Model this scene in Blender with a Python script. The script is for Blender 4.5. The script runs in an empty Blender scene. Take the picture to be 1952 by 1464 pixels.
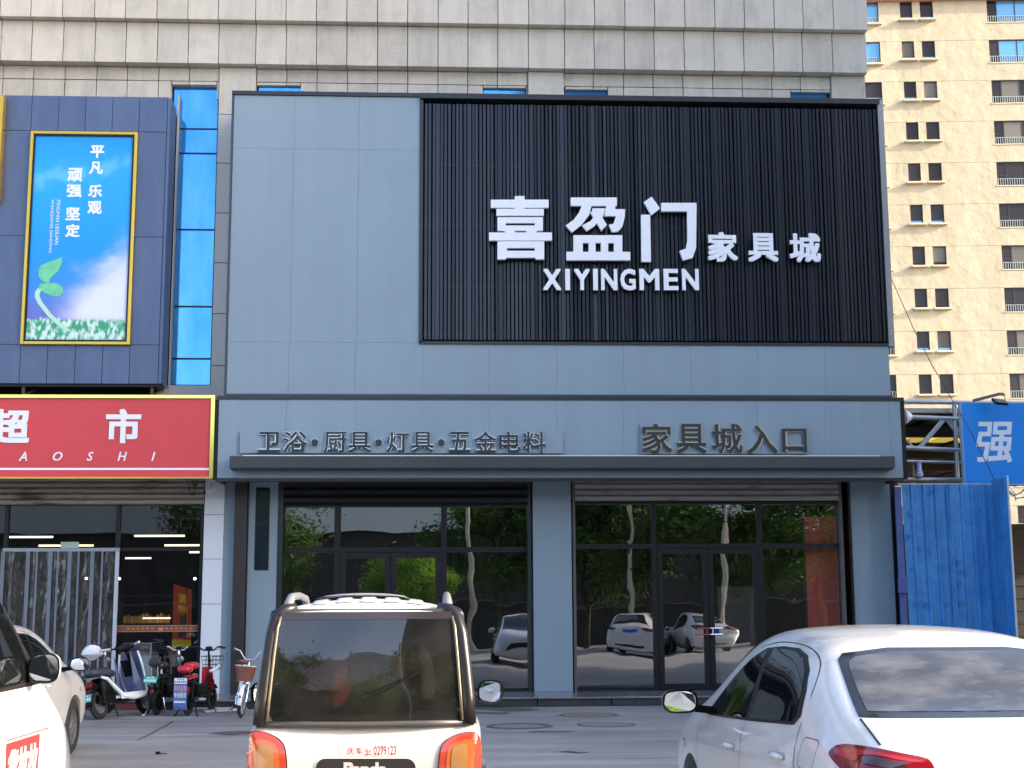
import bpy, bmesh, math, random
from mathutils import Vector, Matrix, noise
from mathutils.bvhtree import BVHTree
from mathutils.interpolate import poly_3d_calc

random.seed(7)
SC = bpy.context.scene
COL = SC.collection
R = math.radians

# ------------------------------------------------------------ camera
F_PX, CX, CY = 2700.0, 976.0, 732.0
PITCH, ROLL, YAW = R(9.107), R(-0.294), R(2.967)
CAM = Vector((0, 0, 1.55))
_f = Vector((math.sin(YAW)*math.cos(PITCH), math.cos(YAW)*math.cos(PITCH), math.sin(PITCH)))
_r0 = Vector((math.cos(YAW), -math.sin(YAW), 0))
_u0 = _r0.cross(_f)
_r = _r0*math.cos(ROLL) + _u0*math.sin(ROLL)
_u = _u0*math.cos(ROLL) - _r0*math.sin(ROLL)
cd = bpy.data.cameras.new('camera')
cam = bpy.data.objects.new('camera', cd)
COL.objects.link(cam)
cam.matrix_world = Matrix(((_r.x, _u.x, -_f.x, CAM.x), (_r.y, _u.y, -_f.y, CAM.y),
                           (_r.z, _u.z, -_f.z, CAM.z), (0, 0, 0, 1)))
cd.sensor_width = 36
cd.lens = F_PX/1952*36
cd.clip_start = 0.1
cd.clip_end = 2000
SC.camera = cam

# ------------------------------------------------------------ daylight
SUN_DIR = Vector((0.885, -0.275, 0.375)).normalized()       # towards the sun: low, from the right and a little behind
SUN_EL = math.asin(SUN_DIR.z)
SUN_AZ = math.atan2(SUN_DIR.x, SUN_DIR.y)
W = bpy.data.worlds.new('World')
SC.world = W
W.use_nodes = True
wn = W.node_tree
bg = wn.nodes['Background']
sky = wn.nodes.new('ShaderNodeTexSky')
sky.sky_type = 'NISHITA'
sky.sun_disc = False
sky.sun_elevation = SUN_EL
sky.sun_rotation = SUN_AZ
sky.air_density = 0.75
sky.dust_density = 3.0
sky.ozone_density = 0.4
wn.links.new(sky.outputs[0], bg.inputs[0])
bg.inputs[1].default_value = 0.15
sl = bpy.data.lights.new('sun', 'SUN')
sl.energy = 2.0
sl.angle = R(0.55)
sl.color = (1.0, 0.91, 0.78)
sun = bpy.data.objects.new('sun', sl)
COL.objects.link(sun)
sun.rotation_euler = SUN_DIR.to_track_quat('Z', 'Y').to_euler()
vs = SC.view_settings
vs.view_transform = 'Standard'
vs.look = 'None'
vs.gamma = 1
vs.exposure = 2.35
vs.use_curve_mapping = False

# ------------------------------------------------------------ picture -> place
def ray(px, py):
    return _f + _r*((px-CX)/F_PX) - _u*((py-CY)/F_PX)
def atY(px, py, Y):
    d = ray(px, py); return CAM + d*((Y-CAM.y)/d.y)
def atZ(px, py, Zv):
    d = ray(px, py); return CAM + d*((Zv-CAM.z)/d.z)
def X(px, py, Y): return atY(px, py, Y).x
def Z(px, py, Y): return atY(px, py, Y).z

# ------------------------------------------------------------ materials
MATS = {}
def mat(name, rgb, rough=0.5, metal=0.0, var=0.0, vscale=4.0, vrgb=None, bump=0.0, bscale=60.0, coat=0.0,
        spec=0.5, rnd=0.0, stretch=None, emit=0.0, trans=0.0, thr=(0.35, 0.7), rvar=0.0, bdist=0.02):
    """Principled material with noise in colour, roughness and relief; rnd = a shade of its own for every piece"""
    if name in MATS: return MATS[name]
    m = bpy.data.materials.new(name); MATS[name] = m
    m.use_nodes = True
    t = m.node_tree; N = t.nodes; L = t.links
    p = N['Principled BSDF']
    p.inputs['Base Color'].default_value = (*rgb, 1)
    p.inputs['Roughness'].default_value = rough
    p.inputs['Metallic'].default_value = metal
    p.inputs['Specular IOR Level'].default_value = spec
    p.inputs['Coat Weight'].default_value = coat
    p.inputs['Coat Roughness'].default_value = 0.04
    if emit:
        p.inputs['Emission Color'].default_value = (*rgb, 1)
        p.inputs['Emission Strength'].default_value = emit
    col = None
    if var or bump or rvar:
        tc = N.new('ShaderNodeTexCoord')
        mp = N.new('ShaderNodeMapping')
        L.new(tc.outputs['Object'], mp.inputs[0])
        if stretch: mp.inputs['Scale'].default_value = stretch
    if var:
        nz = N.new('ShaderNodeTexNoise'); nz.inputs['Scale'].default_value = vscale
        nz.inputs['Detail'].default_value = 6; nz.inputs['Roughness'].default_value = 0.62
        src = mp
        if rnd:
            oi0 = N.new('ShaderNodeObjectInfo'); sc_ = N.new('ShaderNodeVectorMath'); sc_.operation = 'ADD'
            mu = N.new('ShaderNodeMath'); mu.operation = 'MULTIPLY'; mu.inputs[1].default_value = 57.0
            L.new(oi0.outputs['Random'], mu.inputs[0]); L.new(mp.outputs[0], sc_.inputs[0]); L.new(mu.outputs[0], sc_.inputs[1])
            L.new(sc_.outputs[0], nz.inputs['Vector'])
        else:
            L.new(mp.outputs[0], nz.inputs['Vector'])
        mr = N.new('ShaderNodeMapRange'); mr.inputs[1].default_value = thr[0]; mr.inputs[2].default_value = thr[1]
        mr.inputs[3].default_value = 0; mr.inputs[4].default_value = var
        L.new(nz.outputs['Fac'], mr.inputs[0])
        mx = N.new('ShaderNodeMix'); mx.data_type = 'RGBA'
        mx.inputs['A'].default_value = (*rgb, 1)
        mx.inputs['B'].default_value = (*(vrgb or tuple(c*0.5 for c in rgb)), 1)
        L.new(mr.outputs[0], mx.inputs['Factor'])
        col = mx.outputs['Result']
    if rnd:
        oi = N.new('ShaderNodeObjectInfo')
        hs = N.new('ShaderNodeHueSaturation')
        mr2 = N.new('ShaderNodeMapRange'); mr2.inputs[3].default_value = 1-rnd; mr2.inputs[4].default_value = 1+rnd
        L.new(oi.outputs['Random'], mr2.inputs[0]); L.new(mr2.outputs[0], hs.inputs['Value'])
        if col: L.new(col, hs.inputs['Color'])
        else: hs.inputs['Color'].default_value = (*rgb, 1)
        col = hs.outputs[0]
    if col: L.new(col, p.inputs['Base Color'])
    if rvar:
        nr = N.new('ShaderNodeTexNoise'); nr.inputs['Scale'].default_value = vscale*2.3; nr.inputs['Detail'].default_value = 4
        L.new(mp.outputs[0], nr.inputs['Vector'])
        mr3 = N.new('ShaderNodeMapRange'); mr3.inputs[3].default_value = max(rough-rvar, 0.01); mr3.inputs[4].default_value = rough+rvar
        L.new(nr.outputs['Fac'], mr3.inputs[0]); L.new(mr3.outputs[0], p.inputs['Roughness'])
    if bump:
        nb = N.new('ShaderNodeTexNoise'); nb.inputs['Scale'].default_value = bscale; nb.inputs['Detail'].default_value = 5
        L.new(mp.outputs[0], nb.inputs['Vector'])
        b = N.new('ShaderNodeBump'); b.inputs['Strength'].default_value = bump; b.inputs['Distance'].default_value = bdist
        L.new(nb.outputs['Fac'], b.inputs['Height']); L.new(b.outputs[0], p.inputs['Normal'])
    if trans:
        tl = N.new('ShaderNodeBsdfTranslucent'); tl.inputs[0].default_value = (*rgb, 1)
        ms = N.new('ShaderNodeMixShader'); ms.inputs[0].default_value = trans
        L.new(p.outputs[0], ms.inputs[1]); L.new(tl.outputs[0], ms.inputs[2])
        L.new(ms.outputs[0], N['Material Output'].inputs[0])
    return m

def wear(m, layers):
    """multiplies the colour by noise layers: (scale, stretch, low, high, from, to)"""
    t = m.node_tree; N = t.nodes; L = t.links; P = N['Principled BSDF'].inputs['Base Color']
    if P.is_linked: src = P.links[0].from_socket
    else:
        rgb = N.new('ShaderNodeRGB'); rgb.outputs[0].default_value = P.default_value; src = rgb.outputs[0]
    tc = N.new('ShaderNodeTexCoord'); oi = N.new('ShaderNodeObjectInfo')
    ad = N.new('ShaderNodeVectorMath'); ad.operation = 'ADD'
    L.new(tc.outputs['Object'], ad.inputs[0]); L.new(oi.outputs['Location'], ad.inputs[1])
    for sc_, st_, lo, hi, a, b in layers:
        mp = N.new('ShaderNodeMapping'); mp.inputs['Scale'].default_value = st_
        L.new(ad.outputs[0], mp.inputs[0])
        nz = N.new('ShaderNodeTexNoise'); nz.inputs['Scale'].default_value = sc_; nz.inputs['Detail'].default_value = 5; nz.inputs['Roughness'].default_value = 0.6
        L.new(mp.outputs[0], nz.inputs['Vector'])
        mr = N.new('ShaderNodeMapRange'); mr.inputs[1].default_value = a; mr.inputs[2].default_value = b; mr.inputs[3].default_value = lo; mr.inputs[4].default_value = hi
        L.new(nz.outputs['Fac'], mr.inputs[0])
        vm = N.new('ShaderNodeVectorMath'); vm.operation = 'SCALE'
        L.new(src, vm.inputs[0]); L.new(mr.outputs[0], vm.inputs['Scale']); src = vm.outputs[0]
    L.new(src, P)

def glass(name, tint=(0.8, 0.85, 0.85), refl=0.14, ior=1.5, wavy=0.0, wscale=1.2, rough=0.0, dust=0.0, stretch=None):
    """a see-through pane: tinted transparency under a mirror whose strength follows the viewing angle"""
    if name in MATS: return MATS[name]
    m = bpy.data.materials.new(name); MATS[name] = m
    m.use_nodes = True
    t = m.node_tree; N = t.nodes; L = t.links
    N.remove(N['Principled BSDF'])
    tr = N.new('ShaderNodeBsdfTransparent'); tr.inputs[0].default_value = (*tint, 1)
    gl = N.new('ShaderNodeBsdfGlossy'); gl.inputs['Roughness'].default_value = rough
    gl.inputs[0].default_value = (0.95, 0.97, 1, 1)
    fr = N.new('ShaderNodeFresnel'); fr.inputs[0].default_value = ior
    ad = N.new('ShaderNodeMath'); ad.operation = 'ADD'; ad.use_clamp = True; ad.inputs[1].default_value = refl
    L.new(fr.outputs[0], ad.inputs[0])
    ms = N.new('ShaderNodeMixShader')
    L.new(ad.outputs[0], ms.inputs[0]); L.new(tr.outputs[0], ms.inputs[1]); L.new(gl.outputs[0], ms.inputs[2])
    out = ms.outputs[0]
    tc = N.new('ShaderNodeTexCoord'); mp = N.new('ShaderNodeMapping')
    L.new(tc.outputs['Object'], mp.inputs[0])
    if stretch: mp.inputs['Scale'].default_value = stretch
    if wavy:
        nz = N.new('ShaderNodeTexNoise'); nz.inputs['Scale'].default_value = wscale; nz.inputs['Detail'].default_value = 1.5
        L.new(mp.outputs[0], nz.inputs['Vector'])
        b = N.new('ShaderNodeBump'); b.inputs['Strength'].default_value = wavy; b.inputs['Distance'].default_value = 0.1
        L.new(nz.outputs['Fac'], b.inputs['Height']); L.new(b.outputs[0], gl.inputs['Normal'])
    if dust:
        df = N.new('ShaderNodeBsdfDiffuse'); df.inputs[0].default_value = (0.45, 0.43, 0.4, 1)
        n2 = N.new('ShaderNodeTexNoise'); n2.inputs['Scale'].default_value = 3.0; n2.inputs['Detail'].default_value = 7
        L.new(mp.outputs[0], n2.inputs['Vector'])
        mr = N.new('ShaderNodeMapRange'); mr.inputs[1].default_value = 0.4; mr.inputs[2].default_value = 0.75
        mr.inputs[3].default_value = dust*0.25; mr.inputs[4].default_value = dust
        L.new(n2.outputs['Fac'], mr.inputs[0])
        m2 = N.new('ShaderNodeMixShader')
        L.new(mr.outputs[0], m2.inputs[0]); L.new(out, m2.inputs[1]); L.new(df.outputs[0], m2.inputs[2])
        out = m2.outputs[0]
    L.new(out, N['Material Output'].inputs[0])
    return m

# ------------------------------------------------------------ mesh building
def rootloc(o):
    v = Vector((0, 0, 0))
    while o is not None:
        v += o.location; o = o.parent
    return v

def tag(o, label=None, cat=None, group=None, kind=None):
    if label: o['label'] = label
    if cat: o['category'] = cat
    if group: o['group'] = group
    if kind: o['kind'] = kind
    return o

def thing(name, label, cat, loc=(0, 0, 0), rz=0.0, group=None):
    o = bpy.data.objects.new(name, None); COL.objects.link(o)
    o.empty_display_size = 0.2
    o.location = loc; o.rotation_euler = (0, 0, rz)
    return tag(o, label, cat, group)

def link(name, me, parent=None, loc=None):
    o = bpy.data.objects.new(name, me); COL.objects.link(o)
    if parent is not None: o.parent = parent
    if loc is not None: o.location = loc
    return o

class MB:
    def __init__(s): s.v = []; s.f = []
    def add(s, vs, fs):
        n = len(s.v); s.v += [tuple(q) for q in vs]; s.f += [tuple(i+n for i in q) for q in fs]; return s
    def box(s, x0, x1, y0, y1, z0, z1):
        return s.add([(x0,y0,z0),(x1,y0,z0),(x1,y1,z0),(x0,y1,z0),(x0,y0,z1),(x1,y0,z1),(x1,y1,z1),(x0,y1,z1)],
                     [(3,2,1,0),(4,5,6,7),(0,1,5,4),(1,2,6,5),(2,3,7,6),(3,0,4,7)])
    def obox(s, c, size, rot):
        h = [q/2 for q in size]; c = Vector(c)
        p = [c + rot @ Vector((sx*h[0], sy*h[1], sz*h[2])) for sz in (-1,1) for sx, sy in ((-1,-1),(1,-1),(1,1),(-1,1))]
        return s.add(p, [(3,2,1,0),(4,5,6,7),(0,1,5,4),(1,2,6,5),(2,3,7,6),(3,0,4,7)])
    def bar(s, a, b, w, h=None, up=(0,0,1)):
        a, b = Vector(a), Vector(b); d = b-a; z = d.normalized(); u = Vector(up)
        if abs(z.dot(u)) > 0.99: u = Vector((0,1,0))
        x = z.cross(u).normalized(); y = x.cross(z)
        return s.obox((a+b)/2, (w, d.length, h or w), Matrix((x, z, y)).transposed())
    def tube(s, pts, r, n=8, cap=True, closed=False):
        pts = [Vector(p) for p in pts]; m = len(pts)
        rr = r if isinstance(r, (list, tuple)) else [r]*m
        vs = []; prev = None
        for i, p in enumerate(pts):
            if closed: d = (pts[(i+1) % m]-pts[i-1])
            else: d = pts[min(i+1, m-1)]-pts[max(i-1, 0)]
            d.normalize()
            if prev is None:
                u = Vector((0,0,1)) if abs(d.z) < 0.9 else Vector((1,0,0))
                x = d.cross(u).normalized()
            else:
                x = (prev - d*prev.dot(d)).normalized()
            prev = x; y = d.cross(x)
            vs += [p + (x*math.cos(a)+y*math.sin(a))*rr[i] for a in (2*math.pi*k/n for k in range(n))]
        fs = []
        for i in range(m if closed else m-1):
            j = (i+1) % m
            for k in range(n):
                l = (k+1) % n
                fs.append((i*n+k, i*n+l, j*n+l, j*n+k))
        if cap and not closed:
            fs.append(tuple(range(n-1, -1, -1))); fs.append(tuple((m-1)*n+k for k in range(n)))
        return s.add(vs, fs)
    def lathe(s, prof, axis_p, axis_d, n=24, closed=False):
        """prof = [(radius, along)]"""
        d = Vector(axis_d).normalized(); u = Vector((0,0,1)) if abs(d.z) < 0.9 else Vector((1,0,0))
        x = d.cross(u).normalized(); y = d.cross(x); c = Vector(axis_p); m = len(prof)
        vs = [c + d*t + (x*math.cos(2*math.pi*k/n)+y*math.sin(2*math.pi*k/n))*r for r, t in prof for k in range(n)]
        fs = []
        for i in range(m if closed else m-1):
            j = (i+1) % m
            for k in range(n):
                l = (k+1) % n
                fs.append((i*n+k, i*n+l, j*n+l, j*n+k))
        if not closed:
            if prof[0][0] > 1e-4: fs.append(tuple(range(n-1, -1, -1)))
            if prof[-1][0] > 1e-4: fs.append(tuple((m-1)*n+k for k in range(n)))
        return s.add(vs, fs)
    def prism(s, pts, y0, y1, axis='y'):
        """outline in the x-z plane pushed along y (or y-z along x, x-y along z)"""
        def w(a, b, t):
            return (a, t, b) if axis == 'y' else ((t, a, b) if axis == 'x' else (a, b, t))
        n = len(pts)
        vs = [w(a, b, y0) for a, b in pts]+[w(a, b, y1) for a, b in pts]
        fs = [tuple(range(n)), tuple(range(2*n-1, n-1, -1))]+[(k, (k+1) % n, n+(k+1) % n, n+k) for k in range(n)]
        return s.add(vs, fs)
    def grid(s, fn, nu, nv):
        vs = [fn(i/nu, j/nv) for i in range(nu+1) for j in range(nv+1)]
        fs = [(i*(nv+1)+j, (i+1)*(nv+1)+j, (i+1)*(nv+1)+j+1, i*(nv+1)+j+1) for i in range(nu) for j in range(nv)]
        return s.add(vs, fs)
    def mesh(s, name, m=None, smooth=False, off=None, recalc=True):
        me = bpy.data.meshes.new(name)
        vs_ = s.v if off is None else [(a-off.x, b-off.y, c-off.z) for a, b, c in s.v]
        me.from_pydata(vs_, [], s.f)
        if recalc:
            b = bmesh.new(); b.from_mesh(me); bmesh.ops.recalc_face_normals(b, faces=b.faces[:]); b.to_mesh(me); b.free()
        if smooth:
            for p in me.polygons: p.use_smooth = True
            if smooth != True: me.set_sharp_from_angle(angle=R(smooth))
        if m: me.materials.append(m)
        return me
    def build(s, name, m, parent=None, smooth=False, local=False, bevel=0.0, loc=None, label=None, recalc=True, kind=None):
        off = None if (local or parent is None) else rootloc(parent)
        o = link(name, s.mesh(name, m, smooth, off, recalc), parent, loc)
        if bevel:
            b = o.modifiers.new('bevel', 'BEVEL'); b.width = bevel; b.segments = 2; b.limit_method = 'ANGLE'
        if label: o['label'] = label
        if kind: o['kind'] = kind
        return o

def subdivided(mb, levels):
    """Catmull-Clark of a mesh builder's cage, returned as a new mesh builder"""
    me = mb.mesh('cage'); o = bpy.data.objects.new('cage', me); COL.objects.link(o)
    md = o.modifiers.new('s', 'SUBSURF'); md.levels = levels; md.render_levels = levels
    dg = bpy.context.evaluated_depsgraph_get()
    m2 = bpy.data.meshes.new_from_object(o.evaluated_get(dg))
    r = MB(); r.v = [tuple(v.co) for v in m2.vertices]; r.f = [tuple(p.vertices) for p in m2.polygons]
    bpy.data.objects.remove(o); bpy.data.meshes.remove(m2); bpy.data.meshes.remove(me)
    return r

def rounded(x0, x1, z0, z1, r, n=5):
    pts = []
    for cx, cz, a0 in ((x1-r, z0+r, -90), (x1-r, z1-r, 0), (x0+r, z1-r, 90), (x0+r, z0+r, 180)):
        for k in range(n+1):
            a = R(a0+90*k/n); pts.append((cx+r*math.cos(a), cz+r*math.sin(a)))
    return pts

def copy_tree(o, parent=None):
    c = o.copy(); COL.objects.link(c); c.parent = parent
    for ch in list(o.children): copy_tree(ch, c)
    return c

# ------------------------------------------------------------ lettering
GL = {}
def glyph(txt, w, h, depth, bold=0.0, shear=0.0):
    """text as a mesh filling 0..w by 0..h, front face at y=-depth; bold thickens the strokes by shifted layers"""
    k = (txt, round(w, 3), round(h, 3), round(depth, 4), bold, shear)
    if k in GL: return GL[k].copy()
    cu = bpy.data.curves.new('text', 'FONT'); cu.body = txt; cu.extrude = 0.5; cu.shear = shear
    cu.resolution_u = 3
    o = bpy.data.objects.new('text', cu); COL.objects.link(o)
    dg = bpy.context.evaluated_depsgraph_get()
    me = bpy.data.meshes.new_from_object(o.evaluated_get(dg))
    bpy.data.objects.remove(o); bpy.data.curves.remove(cu)
    base = [tuple(v.co) for v in me.vertices]; fs = [tuple(q.vertices) for q in me.polygons]
    bpy.data.meshes.remove(me)
    vs, ff = [], []
    sh = [(0, 0)]
    if bold: sh += [(bold*dx, bold*dz) for dx, dz in ((-1, -1), (1, -1), (1, 1), (-1, 1), (0, 1), (0, -1), (1, 0), (-1, 0))]
    for i, (dx, dz) in enumerate(sh):
        n = len(vs); e = 1-0.02*(len(sh)-1-i)*(0.006/max(depth, 0.006))
        vs += [(x+dx, y+dz, z*1.0 if z < 0 else z*e) for x, y, z in base]
        ff += [tuple(q+n for q in f) for f in fs]
    x0, x1 = min(v[0] for v in vs), max(v[0] for v in vs); y0, y1 = min(v[1] for v in vs), max(v[1] for v in vs)
    me = bpy.data.meshes.new('letter')
    me.from_pydata([((q[0]-x0)/(x1-x0)*w, -(q[2]+0.5)*depth, (q[1]-y0)/(y1-y0)*h) for q in vs], [], ff)
    GL[k] = me
    return me.copy()

def letters(parent, items, Y, depth, m, bold=0.0, shear=0.0, name='letter'):
    """items = [(char, px0, px1, py_top, py_bottom)] on the plane Y"""
    base = rootloc(parent)
    for ch, a, b, t, u in items:
        p0 = atY(a, (t+u)/2, Y); p1 = atY(b, (t+u)/2, Y)
        z1 = Z((a+b)/2, t, Y); z0 = Z((a+b)/2, u, Y)
        me = glyph(ch, p1.x-p0.x, z1-z0, depth, bold, shear)
        me.materials.append(m)
        link(name, me, parent, Vector((p0.x, Y, z0))-base)

def rect(px0, px1, py0, py1, Y):
    """pixel rectangle -> x0, x1, z0, z1 on the plane Y"""
    mx, my = (px0+px1)/2, (py0+py1)/2
    return X(px0, my, Y), X(px1, my, Y), Z(mx, py1, Y), Z(mx, py0, Y)
# ------------------------------------------------------------ colours of the place
asphalt = mat('asphalt', (0.205, 0.200, 0.198), 0.8, var=0.75, vscale=0.9, vrgb=(0.31, 0.30, 0.295), bump=0.5, bscale=40, stretch=(0.35, 1.6, 1), thr=(0.35, 0.65))
wear(asphalt, [(1.1, (0.12, 1.6, 1), 0.80, 1.10, 0.35, 0.65), (5, (0.25, 1.2, 1), 0.88, 1.06, 0.35, 0.65), (0.22, (1, 1, 1), 0.86, 1.06, 0.35, 0.6), (90, (1, 1, 1), 0.82, 1.14, 0.3, 0.7)])
crack_m = mat('tar seam', (0.03, 0.03, 0.032), 0.8)
patch_m = mat('wet stain', (0.06, 0.058, 0.055), 0.6, var=0.6, vscale=3, vrgb=(0.1, 0.1, 0.1))
granite = mat('polished granite', (0.13, 0.135, 0.15), 0.16, var=0.7, vscale=9, vrgb=(0.22, 0.22, 0.23), rvar=0.12, rnd=0.1, bump=0.05, bscale=6)
kerb_m = mat('dark worn stone', (0.016, 0.016, 0.018), 0.7, var=0.7, vscale=7, vrgb=(0.045, 0.045, 0.047), rnd=0.25, bump=0.6, bscale=22)
stone = mat('pale stone', (0.585, 0.525, 0.44), 0.75, var=0.55, vscale=1.7, vrgb=(0.36, 0.32, 0.27), rnd=0.06, bump=0.25, bscale=60, thr=(0.5, 0.78))
wear(stone, [(3.0, (1.6, 1, 0.25), 0.86, 1.03, 0.30, 0.55), (40, (1, 1, 1), 0.93, 1.05, 0.35, 0.65)])
stone2 = mat('speckled pale granite', (0.54, 0.51, 0.48), 0.7, var=0.35, vscale=40, vrgb=(0.38, 0.36, 0.35), rnd=0.05)
joint_m = mat('dark joint', (0.035, 0.031, 0.027), 0.9)
alu = mat('grey composite panel', (0.242, 0.312, 0.365), 0.40, rnd=0.010, bump=0.06, bscale=0.7, var=0.1, vscale=1.1, vrgb=(0.23, 0.30, 0.355), spec=0.5)
wear(alu, [(1.5, (2.5, 1, 0.12), 0.955, 1.02, 0.35, 0.7), (0.5, (1, 1, 1), 0.96, 1.03, 0.35, 0.65)])
trim_m = mat('charcoal trim', (0.020, 0.023, 0.028), 0.3, spec=0.5)
black_m = mat('black trim', (0.004, 0.0043, 0.005), 0.35, spec=0.35)
slat_m = mat('black slat', (0.016, 0.020, 0.031), 0.24, metal=0.28, rnd=0.15, spec=0.6)
slat_back = mat('black backing', (0.002, 0.002, 0.0025), 0.7)
steel_m = mat('bright steel strip', (0.62, 0.65, 0.68), 0.18, metal=0.9)
white_l = mat('white acrylic letter', (0.80, 0.81, 0.85), 0.45)
dark_l = mat('dark letter', (0.022, 0.025, 0.032), 0.4)
chrome = mat('mirror steel', (0.8, 0.82, 0.85), 0.08, metal=1.0)
frame_m = mat('dark window frame', (0.010, 0.010, 0.012), 0.35, spec=0.35)
shutter_m = mat('worn roller shutter', (0.36, 0.33, 0.29), 0.5, var=0.8, vscale=1.6, vrgb=(0.13, 0.065, 0.035), thr=(0.56, 0.75), stretch=(1, 1, 3), rnd=0.08)
shutter_dark = mat('dark roller shutter', (0.008, 0.007, 0.0065), 0.6, var=0.5, vscale=2)
rust_m = mat('rust brown post', (0.030, 0.024, 0.024), 0.35, var=0.5, vscale=2.2, vrgb=(0.05, 0.033, 0.028), bump=0.05, bscale=5)
shop_glass = glass('shop glass', (0.72, 0.77, 0.77), 0.21, 1.5, wavy=0.05, wscale=0.9, dust=0.012)
clear_glass = glass('clear shop glass', (0.85, 0.88, 0.87), 0.05, 1.5, wavy=0.02, wscale=0.9, dust=0.015)
blue_glass = mat('blue mirror glass', (0.055, 0.31, 0.68), 0.06, metal=0.72, var=0.9, vscale=0.9, vrgb=(0.13, 0.42, 0.78), stretch=(3, 1, 0.8), bump=0.02, bscale=1.2, rvar=0.05)
blue_panel = mat('blue metal panel', (0.092, 0.128, 0.222), 0.33, metal=0.15, var=0.5, vscale=1.4, vrgb=(0.05, 0.075, 0.16), rnd=0.05, bump=0.03, bscale=2, stretch=(2.5, 1, 0.6))
gold_m = mat('gold trim', (0.62, 0.40, 0.06), 0.22, metal=0.7)
gold2 = mat('polished gold edge', (0.90, 0.72, 0.18), 0.12, metal=0.9)
red_panel = mat('red sign face', (0.62, 0.055, 0.06), 0.4, var=0.1, vscale=2)
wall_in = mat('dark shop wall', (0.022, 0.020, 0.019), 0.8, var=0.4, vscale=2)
white_tile = mat('white wall tile', (0.68, 0.71, 0.76), 0.28, rnd=0.02)

# ------------------------------------------------------------ ground
g = MB().add([(-400, -400, 0), (400, -400, 0), (400, 500, 0), (-400, 500, 0)], [(0, 1, 2, 3)])
tag(g.build('ground', asphalt), kind='structure')

PZ = 0.155                      # top of the pavement in front of the shops
YP, YG, YF, YU, YW = 25.3, 25.42, 24.2, 24.34, 25.3
pav = thing('pavement', None, None, (0, 23.7, 0)); pav['kind'] = 'structure'
MB().box(-16, 8.6, 23.86, 34, 0.0, 0.135).build('bedding', joint_m, pav)
xs = [-16, -13.6, -11.3, -9.0, -7.3, -5.9, -4.62, -3.23, -1.9, -0.62, 0.6, 1.62, 2.84, 3.72, 4.9, 6.2, 7.4, 8.6]
for a, b in zip(xs[:-1], xs[1:]):
    red = -5.95 < (a+b)/2 < -4.7
    y0 = 23.7+random.uniform(-0.012, 0.012)
    MB().box(a+0.006, b-0.006, y0, 23.9, 0, PZ-0.034).build('kerb_stone', mat('red step tile', (0.24, 0.05, 0.05), 0.6, var=0.6, vscale=6, rnd=0.2) if red else kerb_m, pav, bevel=0.012)
    MB().box(a+0.004, b-0.004, y0-0.03, 24.6, PZ-0.032, PZ+random.uniform(-0.003, 0.003)).build('paving_slab', granite, pav, bevel=0.008)
    MB().box(a+0.004, b-0.004, 24.606, 25.9, PZ-0.032, PZ+random.uniform(-0.003, 0.002)).build('paving_slab', granite, pav, bevel=0.006)

# ------------------------------------------------------------ the stone-faced building behind the shop fronts
bld = thing('stone_building', 'pale stone-clad building rising behind the grey and black shop front', 'building', (0, 25.3, 0))
core = MB()
core.box(-16, 7.60, 25.62, 40, 4.35, 18)
core.build('wall', joint_m, bld)
jx = [X(p, 90, 25.1) for p in (-62, 0, 58.6, 119, 180, 239, 299, 358, 416, 487, 545, 603, 661, 719.5, 777, 835, 892, 949, 1007.4, 1076.6, 1133, 1190.7, 1247.5, 1304.8, 1362, 1418.5, 1475, 1530, 1587.7, 1653)]
jx = [jx[0]-3.0, jx[0]-2.0, jx[0]-1.0]+jx
zA = Z(700, 43, 25.0); zB = Z(700, 126, 25.15); zC = Z(700, 157, YW); zD = Z(700, 181, YW)
pil = {jx.index(min(jx, key=lambda v: abs(v-X(p, 90, 25.1)))) for p in (416, 1007.4, 1587.7)}
def slab(a, b, z0, z1, yf, m=stone, g=0.0065):
    yj = random.uniform(-0.004, 0.004)
    MB().box(a+g, b-g, yf+yj, 25.63, z0+g, z1-g).build('stone_panel', m, bld, bevel=0.006)
for i, (a, b) in enumerate(zip(jx[:-1], jx[1:])):
    slab(a, b, zA, zA+1.05, 24.98); slab(a, b, zA+1.05, zA+2.1, 24.98)
    slab(a, b, zB, zA, 25.14)
    if i in pil:
        zz = [zB-0.0]+[Z(430, p, YW) for p in (218, 311, 406, 501, 598, 697)]+[4.6]
        for z1, z0 in zip(zz[:-1], zz[1:]):
            slab(a, b, z0, z1, 25.3, stone2 if z1 < zB-0.1 else stone, 0.006)
    else:
        slab(a, b, zC, zB, 25.36)
WINS = [(X(p, 175, 25.4), X(q, 175, 25.4), Z(p, t, 25.4)) for p, q, t in ((327, 413, 163), (489, 573, 164), (921, 1003, 169), (1077, 1158, 172), (1506, 1582, 177))]
cuts = sorted(set([v for v in jx]+[v for w in WINS for v in w[:2]]))
pr = [(jx[i], jx[i+1]) for i in pil]
for a, b in zip(cuts[:-1], cuts[1:]):
    if b-a < 0.03: continue
    m_ = (a+b)/2
    if any(p < m_ < q for p, q in pr): continue
    w = [w for w in WINS if w[0] < m_ < w[1]]
    if w: slab(a, b, w[0][2], zC, 25.36)
    else: slab(a, b, zD-0.1, zC, 25.36)
MB().box(jx[0], jx[-1], 25.0, 40, zA+2.1, zA+2.6).build('parapet', stone, bld)
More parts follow.
